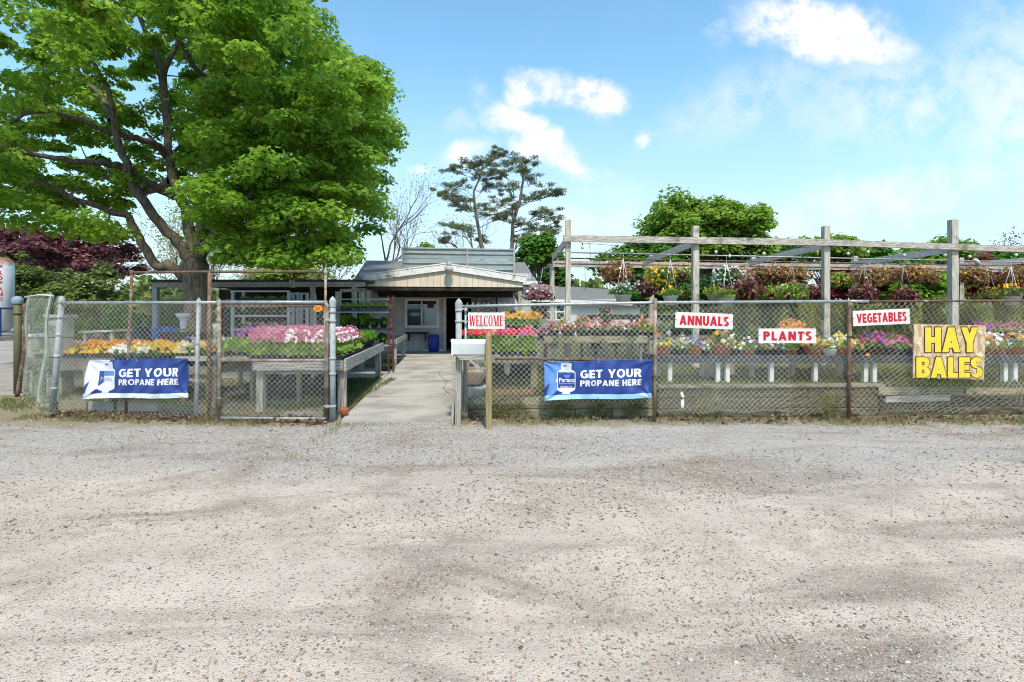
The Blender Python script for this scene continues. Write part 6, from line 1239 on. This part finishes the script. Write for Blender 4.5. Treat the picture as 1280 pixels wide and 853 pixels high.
# pink fuchsia basket hanging at the left pergola post
r = thing('hanging_basket', 'dusky pink fuchsia basket hanging before the green tree left of the pergola', 'hanging basket', tuple(W(673, 366, 11.5)), 0, 'hanging flower baskets under the pergola')
mb = MB(); mb.lathe((0, 0, 0), [(.003, -.15), (.1, -.15), (.15, 0), (.13, 0), (.003, -.03)], 14); mb.build('pot', mat('brown_coir', (.12, .06, .035)), r, world=False); foliage_np('foliage', (0, 0, -.12), (.38, .38, .3), 420, .07, G_PURPLE, r, SH_OVAL); blooms_np((0, 0, -.1), (.36, .36, .32), 70, .06, [PET['rose'], PET['pink'], PET['white']], r, -1, dome=False)
mb = MB(); mb.tube([(0, 0, 0), (.1, 0, .55), (.24, .6, .62)], .008, 4); mb.build('hanger', GALV, r, world=False)

# ------------------------------------------------------------------ propane tank far left
TKY = 27.0; tk = thing('propane_tank', 'tall white rust-topped propane tank in a blue frame at the left picture edge', 'tank', (GX(1, TKY), TKY, 0))
tx = GX(-4, TKY); tr_ = 16.5/F*TKY; zt, zb = CAMH-(321-HY)/F*TKY, CAMH-(412-HY)/F*TKY
TANKW = bpy.data.materials.new('rust_stained_white_tank'); TANKW.use_nodes = True; t = NT(TANKW.node_tree); p = t.n['Principled BSDF']; co = t.coords(); s = t.add('ShaderNodeSeparateXYZ'); t.link(co, s.inputs[0])
nz = t.noise(co, 2.5, 6, .7); top = t.rampf(t.m('ADD', s.outputs[2], t.m('MULTIPLY', nz, 1.1)), zt-.1, zt+.35); sp_ = t.rampf(t.noise(co, 5, 6, .7), .62, .7, 0, .8)
t.link(t.mix(sp_, t.mix(top, (.72, .71, .70), (.25, .10, .04)), (.4, .22, .15)), p.inputs['Base Color']); p.inputs['Roughness'].default_value = .5
mb = MB(); mb.lathe((tx, TKY, 0), [(.003, zb-.12), (tr_*.7, zb-.08), (tr_, zb+.15), (tr_, zt-.45), (tr_*.93, zt-.2), (tr_*.65, zt-.04), (.003, zt)], 28); mb.build('vessel', TANKW, tk)
def onTank(cx, cz): return lambda a, b_: Vector((tx+tr_*1.006*math.sin(cx+a/tr_), TKY-tr_*1.006*math.cos(cx+a/tr_), cz+b_))
for i, ch in enumerate('PROPANE'): lettering(ch, tk, None, .24, .22, REDP, .03, conv=onTank(.93, CAMH-(335+i*6.6-HY)/F*TKY))
mb = MB(); BL = flat('blue_painted_steel', (.03, .09, .32)); 
for py in (386, 421): mb.box((tx+.15, TKY-.95, CAMH-(py-HY)/F*TKY), (2.0, .1, .1)); mb.box((tx+1.1, TKY, CAMH-(py-HY)/F*TKY), (.1, 1.9, .1))
for x, y in ((-.8, -.95), (1.1, -.95), (1.1, .95), (-.8, .95), (.8, -.95)): mb.box((tx+x, TKY+y, CAMH-(404-HY)/F*TKY), (.1, .1, 1.55))
mb.build('frame', BL, tk); mb = MB(); mb.box((tx, TKY, .1), (2.6, 2.6, .25)); mb.build('base', CONC, tk)

# ------------------------------------------------------------------ big maple
def maple():
    random.seed(11); Y0 = 12.6; root = thing('maple_tree', 'huge spreading maple with a dark forked trunk behind the pipe frame', 'tree', (GX(247, Y0), Y0, 0)); mb = MB()
    def limb(pts, r0, r1, n=10):
        P = [W(a, b_, Y) for a, b_, Y in pts]; Q = []
        for i in range(len(P)-1):                       # smooth path
            a, b_ = P[i], P[i+1]; pa = P[i-1] if i else a; pb = P[i+2] if i+2 < len(P) else b_
            for k in range(4):
                t = k/4; Q.append(.5*((2*a)+(b_-pa)*t+(2*pa-5*a+4*b_-pb)*t*t+(-pa+3*a-3*b_+pb)*t**3)+Vector((random.gauss(0, .02), 0, random.gauss(0, .02))))
        Q.append(P[-1]); m = len(Q); mb.tube(Q, [r0+(r1-r0)*(i/(m-1))**.8 for i in range(m)], n, cap=False); limbs.extend((q, r0+(r1-r0)*(i/(m-1))**.8) for i, q in enumerate(Q)); return Q
    limbs = []
    base = W(247, 392, Y0)
    mb.tube([(base.x, Y0, -.1), (base.x, Y0, .3), (base.x, Y0, 1.2), W(247, 372, Y0), W(246, 348, Y0), W(243, 332, Y0), W(243, 318, Y0)], [.5, .37, .31, .30, .31, .31, .2], 16)
    limb([(244, 345, 12.6), (234, 320, 12.5), (215, 296, 12.3), (186, 262, 12.0), (163, 222, 11.8), (150, 185, 11.6), (141, 150, 11.4), (139, 130, 11.3), (130, 105, 11.2), (108, 60, 11.0)], .16, .035)
    limb([(240, 335, 12.6), (238, 300, 12.7), (230, 262, 12.8), (216, 225, 12.9), (211, 185, 13.0), (207, 140, 13.1), (203, 105, 13.1), (214, 70, 13.0), (235, 35, 12.9), (250, 0, 12.8), (255, -60, 12.8)], .155, .03)
    limb([(238, 348, 12.6), (215, 335, 12.5), (195, 330, 12.4), (178, 305, 12.2), (160, 272, 12.0), (130, 262, 11.7), (100, 250, 11.4), (60, 232, 11.0), (20, 215, 10.6)], .15, .03)
    limb([(222, 245, 12.9), (190, 232, 12.4), (155, 210, 11.8), (120, 204, 11.2), (80, 200, 10.6), (30, 190, 10.1), (-10, 178, 9.8)], .12, .03)
    limb([(209, 195, 13.0), (190, 178, 12.4), (165, 172, 11.9), (130, 163, 11.5), (90, 145, 11.0), (45, 140, 10.5), (0, 160, 10.2)], .10, .025)
    limb([(212, 160, 13.0), (197, 75, 12.6), (175, 25, 12.4), (160, -20, 12.2)], .1, .03)
    limb([(141, 150, 11.4), (125, 120, 11.8), (100, 92, 12.2), (75, 60, 12.5)], .08, .03)
    limb([(244, 335, 12.6), (252, 290, 12.4), (250, 240, 12.2), (262, 190, 12.1), (275, 120, 12.3), (300, 60, 12.5), (310, 0, 12.6)], .18, .05)
    limb([(246, 330, 12.6), (270, 290, 12.0), (310, 250, 11.3), (355, 225, 10.8), (410, 210, 10.6)], .15, .04)
    limb([(250, 240, 12.2), (300, 200, 12.8), (360, 150, 13.4), (420, 110, 13.8)], .12, .03)
    limb([(250, 300, 12.5), (300, 300, 13.3), (360, 290, 14.0), (430, 270, 14.2)], .12, .03)
    limb([(215, 225, 12.9), (180, 240, 14.2), (130, 220, 15.5), (70, 200, 16.4)], .12, .03)
    limb([(275, 120, 12.3), (240, 80, 10.8), (210, 20, 9.6)], .1, .03)
    # foliage pads
    cen = []; rad = []
    def ok_view(px, py):   # crown silhouette as in the place: below this line the crown is open
        lim = np.interp(px, [-200, 0, 60, 110, 150, 200, 225, 250, 300, 380, 440, 480, 500, 530], [292, 290, 284, 306, 296, 200, 235, 318, 326, 330, 322, 298, 232, 150])
        right = np.interp(py, [-200, 0, 60, 100, 150, 200, 240, 300, 330], [350, 400, 455, 492, 508, 508, 498, 470, 436])
        return py < lim-8 and px < right-14
    tries = 0
    while len(cen) < 600 and tries < 60000:
        tries += 1; d = rand_unit(1)[0]; q = rng.random()**.38
        p_ = np.array([-6.9, 12.6, 7.6])+d*q*np.array([6.9, 5.6, 5.9])
        px = 640+F*p_[0]/p_[1]; py = HY-(p_[2]-CAMH)/p_[1]*F
        if p_[1] < 7.6 or not ok_view(px, py): continue
        if 185 < px < 255 and 20 < py < 150 and rng.random() < .6: continue
        if px < 235 and rng.random() < .18: continue
        if 178 < px < 254 and 110 < py and p_[1] < 13.2 and rng.random() < .96: continue
        if 30 < px < 215 and py > 150 and p_[1] < 12.0 and rng.random() < .93: continue      # under the left half one looks up into the crown
        if 60 < px < 240 and 60 < py < 240 and p_[1] < 12.5 and rng.random() < .75: continue
        if 80 < px < 215 and py > 60 and py < 290 and rng.random() < .25: continue
        cen.append(p_); rad.append((.36+.40*rng.random())*(.8 if px < 235 else 1))
    # the low front clump on the right
    k = 0
    while k < 95:
        px, py = rng.uniform(252, 452), rng.uniform(100, 338)
        if not ok_view(px, py-9): continue
        Y = 9.9+rng.normal()*.5+abs(px-340)*.005; cen.append(np.array(W(px, py, Y))); rad.append(.38+.32*rng.random()); k += 1
    for k in range(50):
        px, py = rng.uniform(120, 245), rng.uniform(20, 262)
        if ok_view(px, py+10): cen.append(np.array(W(px, py, rng.uniform(13.6, 17)))); rad.append(.25+.25*rng.random())
    for k in range(110):
        px, py = rng.uniform(-60, 165), rng.uniform(95, 288)
        if ok_view(px, py): cen.append(np.array(W(px, py, rng.uniform(11.8, 16)))); rad.append(.3+.3*rng.random())
    for px, py, Y in ((15, 275, 10), (60, 272, 10), (95, 285, 10.5), (120, 290, 11), (140, 285, 10.8), (30, 250, 9.6), (-20, 240, 10), (110, 270, 10), (60, 95, 10), (110, 30, 10.5), (85, 45, 10), (135, 35, 10.6), (30, 20, 10)):
        cen.append(np.array(W(px, py, Y))); rad.append(.55)
    cen = np.array(cen); rad = np.array(rad); per = 290
    P, N = pad_cloud(cen, rad, per, flat_=.34, up=.8, spread=.9)
    drop = rng.random(len(P)) < np.where(P[:, 0]/P[:, 1] < -.63, .70, .92); P, N = P[drop], N[drop]; cl = np.repeat(rng.random(len(cen)), per)[drop]; rnd = np.clip(.35*cl+.65*rng.random(len(P)), 0, 1)
    np_mesh('crown', leaves(P, N, .055+.08*rng.random(len(P)), SH_MAPLE, .14), 8, G_MAPLE, root, rnd=rnd)
    L = np.array([tuple(q[0]) for q in limbs]); Rr = [q[1] for q in limbs]; D0 = [((L-c_)**2).sum(1).min() for c_ in cen]
    for k_ in np.argsort(D0):
        c_ = cen[k_]; dd = L-c_; dd[:, 2] += .35; j = int(np.argmin((dd**2).sum(1)*(1+.25*rng.random(len(L))))); a = Vector(L[j]); b_ = Vector(c_); ln = (b_-a).length
        w_ = lambda: Vector((random.gauss(0, .09), random.gauss(0, .09), random.gauss(0, .07)))*min(1.5, ln)
        m1, m2 = a.lerp(b_, .33)+w_()+Vector((0, 0, .06*ln)), a.lerp(b_, .68)+w_()+Vector((0, 0, .05*ln)); r0 = min(Rr[j]*.62, .012+.014*ln)
        mb.tube([a, m1, m2, b_], [r0, r0*.8, r0*.6, r0*.35], 5, cap=False); L = np.concatenate([L, [tuple(m1), tuple(m2), tuple(b_)]]); Rr += [r0*.8, r0*.6, r0*.4]
    mb.build('trunk', BARK, root)
maple()

# ------------------------------------------------------------------ bare trees, pines, background crowns
def bare(label, px, Y, top_py, seed, m=BARK2, lean=(0, 0), buds=G_BUD, nb=8, spread=.55, depth=6, r=.14, z0=0, bsz=.12):
    random.seed(seed); root = thing('bare_tree', label, 'tree', (GX(px, Y), Y, z0)); mb = MB(); tips = []; H = CAMH-(top_py-HY)/F*Y-z0
    rec_branch(mb, (GX(px, Y), Y, z0-.1), (lean[0], lean[1], 1), H*.36, r, depth, 7, spread, tips, .2); mb.build('trunk', m, root)
    T = np.array([tuple(t_) for t_ in tips]); P = np.repeat(T, nb, 0)+rng.normal(size=(len(T)*nb, 3))*.22
    np_mesh('buds', leaves(P, rng.normal(size=P.shape), bsz, SH_DIAMOND), 4, buds, root); return root
bare('grey bare-twigged tree between the dark hedge and the maple trunk', 186, 24, 285, 3, lean=(.25, 0), r=.15)
bare('second pale bare-twigged tree right behind the maple trunk', 222, 27, 280, 8, lean=(-.3, 0), r=.13)
bare('slender bare tree with reddish buds left of the rooftop screen', 494, 27, 246, 5, lean=(.15, 0), nb=3, r=.16, buds=leafmat('red_buds', (.2, .1, .06), (.3, .2, .1)), bsz=.09)
bare('bare twiggy tree behind the lean-to roof under the maple', 310, 26, 318, 21, r=.12, lean=(.1, 0))
bare('low bare tree left of the rooftop screen behind the maple edge', 455, 24, 316, 33, r=.1, lean=(-.3, 0), nb=4)
bare('dark budding tree at the far right behind the pergola', 1275, 30, 290, 14, r=.12, z0=0, nb=6, buds=G_PURPLE)
bare('thin grey tree behind the pines left side', 585, 40, 262, 41, r=.12, nb=2)

def pine(label, pts, Y, pads, seed, r0=.17):
    random.seed(seed); root = thing('pine_tree', label, 'tree', (GX(pts[0][0], Y), Y, 0)); mb = MB()
    P = [W(a, b_, Y) for a, b_ in pts]; P = [Vector((P[0].x, Y, -.1))]+P; rad = [r0*(1-.8*i/(len(P)-1)) for i in range(len(P))]; mb.tube(P, rad, 8)
    cen = []; rr = []
    for (px, py, w) in pads:
        g = W(px, py, Y+random.gauss(0, .9)); wr_ = w/F*Y; j = min(range(1, len(P)), key=lambda i: (P[i]-g).length+(1.4 if P[i].z > g.z+.2 else 0)); s_ = P[j].lerp(P[j-1], random.uniform(0, .5)); m_ = s_.lerp(g, .5)+Vector((0, 0, -.15+random.gauss(0, .1)))
        mb.tube([s_, m_, g], [rad[j]*.3, rad[j]*.2, .03], 5, cap=False)
        for k in range(8):
            c = g+Vector((random.gauss(0, wr_*.75), random.gauss(0, wr_*.6), random.gauss(0, .17))); cen.append(np.array(c)); rr.append(wr_*random.uniform(.25, .5)); q = m_.lerp(g, random.random()); mb.tube([q, q.lerp(c, .6)+Vector((0, 0, .03)), c], [.03, .018, .01], 4, cap=False)
    per = 75; cen = np.repeat(np.array(cen), per, 0); R2 = np.repeat(np.array(rr), per); d = rand_unit(len(cen)); q = rng.random(len(cen))**.6
    Pn = cen+d*q[:, None]*np.stack([R2*1.6, R2*1.2, R2*.3+.1], 1)
    T = rng.normal(size=Pn.shape)*np.array([1, 1, .35])+np.array([0, 0, .55]); V = leaves(Pn, rng.normal(size=Pn.shape), .26, SH_NEEDLE*np.array([1.5, 1]), 0, T)
    np_mesh('crown', V, 4, G_PINE, root); mb.build('trunk', BARK2, root)
rp_ = random.Random(5)
def pads_(lst): 
    o = []
    for px, py, w in lst:
        for k in range(1): o.append((px, py, w))
    return o
pine('left tall open pine behind the shop, leaning slightly left', [(603, 312), (598, 285), (594, 262), (592, 240), (600, 222), (604, 205)], 38,
     pads_([(566, 245, 14), (572, 228, 12), (556, 243, 8), (590, 217, 15), (600, 200, 12), (586, 205, 10), (612, 205, 10), (575, 260, 12), (605, 232, 14), (618, 268, 15), (608, 262, 12), (570, 283, 12), (585, 287, 12), (558, 298, 9), (600, 300, 10), (582, 252, 10), (615, 222, 10), (568, 212, 8), (627, 270, 9)]), 1)
pine('right tall open pine behind the shop, beside the left one', [(640, 312), (641, 280), (650, 250), (654, 225), (652, 205), (645, 192)], 38,
     pads_([(628, 195, 14), (640, 205, 15), (655, 212, 12), (668, 222, 14), (680, 240, 13), (690, 243, 9), (640, 258, 13), (628, 250, 12), (665, 248, 13), (675, 264, 13), (685, 270, 10), (650, 280, 14), (665, 285, 12), (680, 290, 12), (692, 284, 8), (635, 235, 12), (622, 215, 11), (660, 200, 8), (648, 295, 9), (622, 190, 8)]), 2)
tree('green_tree', 'fresh green rounded tree between the shop roof and the pergola', 'tree', 673, 29, (673, 322, 30, 32), G_MID, lsize=.24, pads=80, per=110, padr=.55, seed=2)
tree('green_tree', 'small dark green tree behind the left pergola post', 'tree', 690, 27, (694, 352, 14, 26), G_DARK, lsize=.22, pads=40, per=90, padr=.5, seed=3)
tree('green_tree', 'yellow-green treetop just showing left of the rooftop screen', 'tree', 530, 30, (530, 322, 20, 22), G_BRIGHT, lsize=.2, pads=30, per=90, padr=.5, seed=4)
tree('broad_tree', 'large domed bright green tree rising above the pergola', 'tree', 884, 31, (878, 298, 80, 57), G_TOP, lsize=.25, pads=250, per=120, padr=.85, seed=5, trunk_r=.3)
tree('broad_tree', 'left shoulder of greenery below the domed tree', 'tree', 800, 29, (800, 332, 50, 34), G_MID, lsize=.25, pads=110, per=110, padr=.7, seed=6)
for px, Y, cr, lm, lab in ((948, 30, (950, 335, 48, 34), G_DARK, 'dark green tree right of the domed tree behind the pergola'), (1030, 32, (1030, 320, 46, 34), G_TOP, 'bright green tree topping the third pergola post'), (1100, 31, (1100, 338, 50, 30), G_MID, 'mid green tree low behind the third pergola bay'),
                           (1170, 33, (1172, 326, 48, 28), G_TOP, 'lime tipped tree behind the last visible pergola post'), (1240, 30, (1245, 340, 50, 28), G_MID, 'mid green tree at the right behind the red maples'), (1330, 30, (1330, 330, 50, 34), G_MID, 'mid green tree at the right picture edge')):
    tree('green_tree', lab, 'tree', px, Y, cr, lm, lsize=.25, pads=90, per=100, padr=.7, seed=px)
for px, Y, cr, lab in ((1052, 15.5, (1052, 358, 24, 26), 'red maple shrub behind the third pergola post'), (1100, 16, (1092, 358, 30, 26), 'red maple shrub in the middle of the third pergola bay'), (1215, 15.5, (1222, 356, 34, 30), 'deep red maple shrub right of the last pergola post'), (1275, 16, (1275, 356, 34, 30), 'crimson maple shrub at the right picture edge'), (948, 16, (945, 345, 22, 18), 'small red maple shrub in the second pergola bay')):
    tree('red_maple', lab, 'tree', px, Y, cr, G_RED, lsize=.12, pads=70, per=130, padr=.30, z0=RZ, seed=px, trunk_r=.06)
tree('green_shrub', 'vivid green leafy bush between the red maples', 'shrub', 1152, 15, (1150, 360, 40, 28), G_BRIGHT, lsize=.12, pads=90, per=120, padr=.32, z0=RZ, seed=9, trunk_r=.06)
tree('green_shrub', 'dark green bush behind the baskets of the first bay', 'shrub', 880, 17, (850, 366, 70, 28), G_DARK, lsize=.14, pads=120, per=110, padr=.4, z0=RZ, seed=10, trunk_r=.06)
# yellow-green columnar shrubs in the yard
for i, (px, Y, w, h, lab) in enumerate(((905, 11.6, 22, 62, 'feathery yellow-green shrub behind the ANNUALS board'), (940, 12.0, 22, 70, 'feathery yellow-green shrub left of the fourth rear post'), (975, 11.8, 22, 66, 'feathery yellow-green shrub above the PLANTS board'), (1012, 11.5, 22, 68, 'feathery yellow-green shrub right above the PLANTS board'), (1050, 11.7, 20, 66, 'feathery yellow-green shrub behind the second rusty fence post'), (1090, 11.6, 24, 66, 'feathery yellow-green shrub below the VEGETABLES board'), (1130, 12, 22, 70, 'feathery yellow-green shrub left of the hay board'), (1172, 12, 22, 70, 'feathery yellow-green shrub above the hay board'), (1225, 11.6, 24, 66, 'feathery yellow-green shrub right above the hay board'), (1265, 11.8, 22, 66, 'feathery yellow-green shrub at the right picture edge'), (1305, 11.8, 22, 66, 'feathery yellow-green shrub beyond the right picture edge'))):
    if i == 10: continue
    r = thing('feathery_shrub', lab, 'shrub', (GX(px, Y), Y, RZ), 0, 'yellow-green shrubs behind the display tables'); W2 = w/F*Y; H = h/F*Y
    n = 2600; q = rng.random(n); a = rng.random(n)*6.283; rr = W2*(.25+.75*np.sqrt(q))*(.7+.3*np.sin(a*3+i)); zz = H*(.1+.95*rng.random(n)**.8); P = np.stack([rr*np.cos(a), rr*np.sin(a), zz], 1)
    T = np.stack([np.cos(a)*.5, np.sin(a)*.5, np.ones(n)], 1)+rng.normal(size=(n, 3))*.25
    np_mesh('foliage', leaves(P, np.stack([np.cos(a), np.sin(a), .3*np.ones(n)], 1)+rng.normal(size=(n, 3))*.4, .10+.12*rng.random(n), SH_DIAMOND*np.array([.55, 1]), .1, T), 4, G_GRASSY, r, world=False)
    mb = MB(); [mb.tube([(0, 0, 0), (random.gauss(0, .1), random.gauss(0, .1), H*.5), (random.gauss(0, .25), random.gauss(0, .2), H*.9)], [.02, .014, .005], 4) for _ in range(5)]; mb.build('stems', BARK2, r, world=False)
# left background: purple beech, hedge, conifers
tree('copper_beech', 'wide dark purple copper beech rising behind the dark hedge', 'tree', 60, 38, (52, 322, 100, 42), G_PURPLE, lsize=.3, pads=210, per=100, padr=.9, seed=30, trunk_r=.3)
for px, Y, cr, lm, lab in ((180, 22, (180, 402, 34, 22), G_DARK, 'low dark shrub behind the tubs left of the maple trunk'), (222, 20, (225, 404, 30, 20), G_OLIVE, 'low olive shrub behind the bird bath'), (40, 30, (40, 384, 44, 64), G_OLIVE, 'rounded dark hedge shrub nearest the propane tank'), (82, 28, (84, 394, 38, 58), G_OLIVE, 'rounded hedge shrub in the middle of the left group'), (128, 28, (130, 394, 44, 58), G_OLIVE, 'broad hedge shrub right of the left group'), (20, 34, (18, 345, 26, 30), G_DARK, 'dark conifer half behind the propane tank')):
    tree('hedge_shrub', lab, 'shrub', px, Y, cr, lm, lsize=.18, pads=110, per=130, padr=.5, seed=px, trunk_r=.1, flat_=.7)
tree('forsythia_shrub', 'pale yellow-green shrub seen left of the maple trunk', 'shrub', 208, 20, (208, 382, 28, 18), G_BUD, lsize=.1, pads=40, per=90, padr=.35, seed=50, trunk_r=.05)
tree('green_tree', 'yellow-green tree behind the lean-to roof', 'tree', 365, 24, (368, 345, 44, 18), G_TOP, lsize=.2, pads=60, per=90, padr=.5, seed=51)
# far woods closing the horizon
def far_wood():
    n = 26000; x = rng.uniform(-95, 110, n); h = 4.0+1.5*np.sin(x*.23)+1.1*np.sin(x*.61+1)+.6*np.sin(x*1.7); z = h*rng.random(n)**.7; y = 72+rng.normal(size=n)*2.0
    tag(np_mesh('far_woods', leaves(np.stack([x, y, z], 1), rng.normal(size=(n, 3))+np.array([0, -.5, .7]), .7+.5*rng.random(n), SH_OVAL), 6, G_OLIVE), kind='stuff')
far_wood()
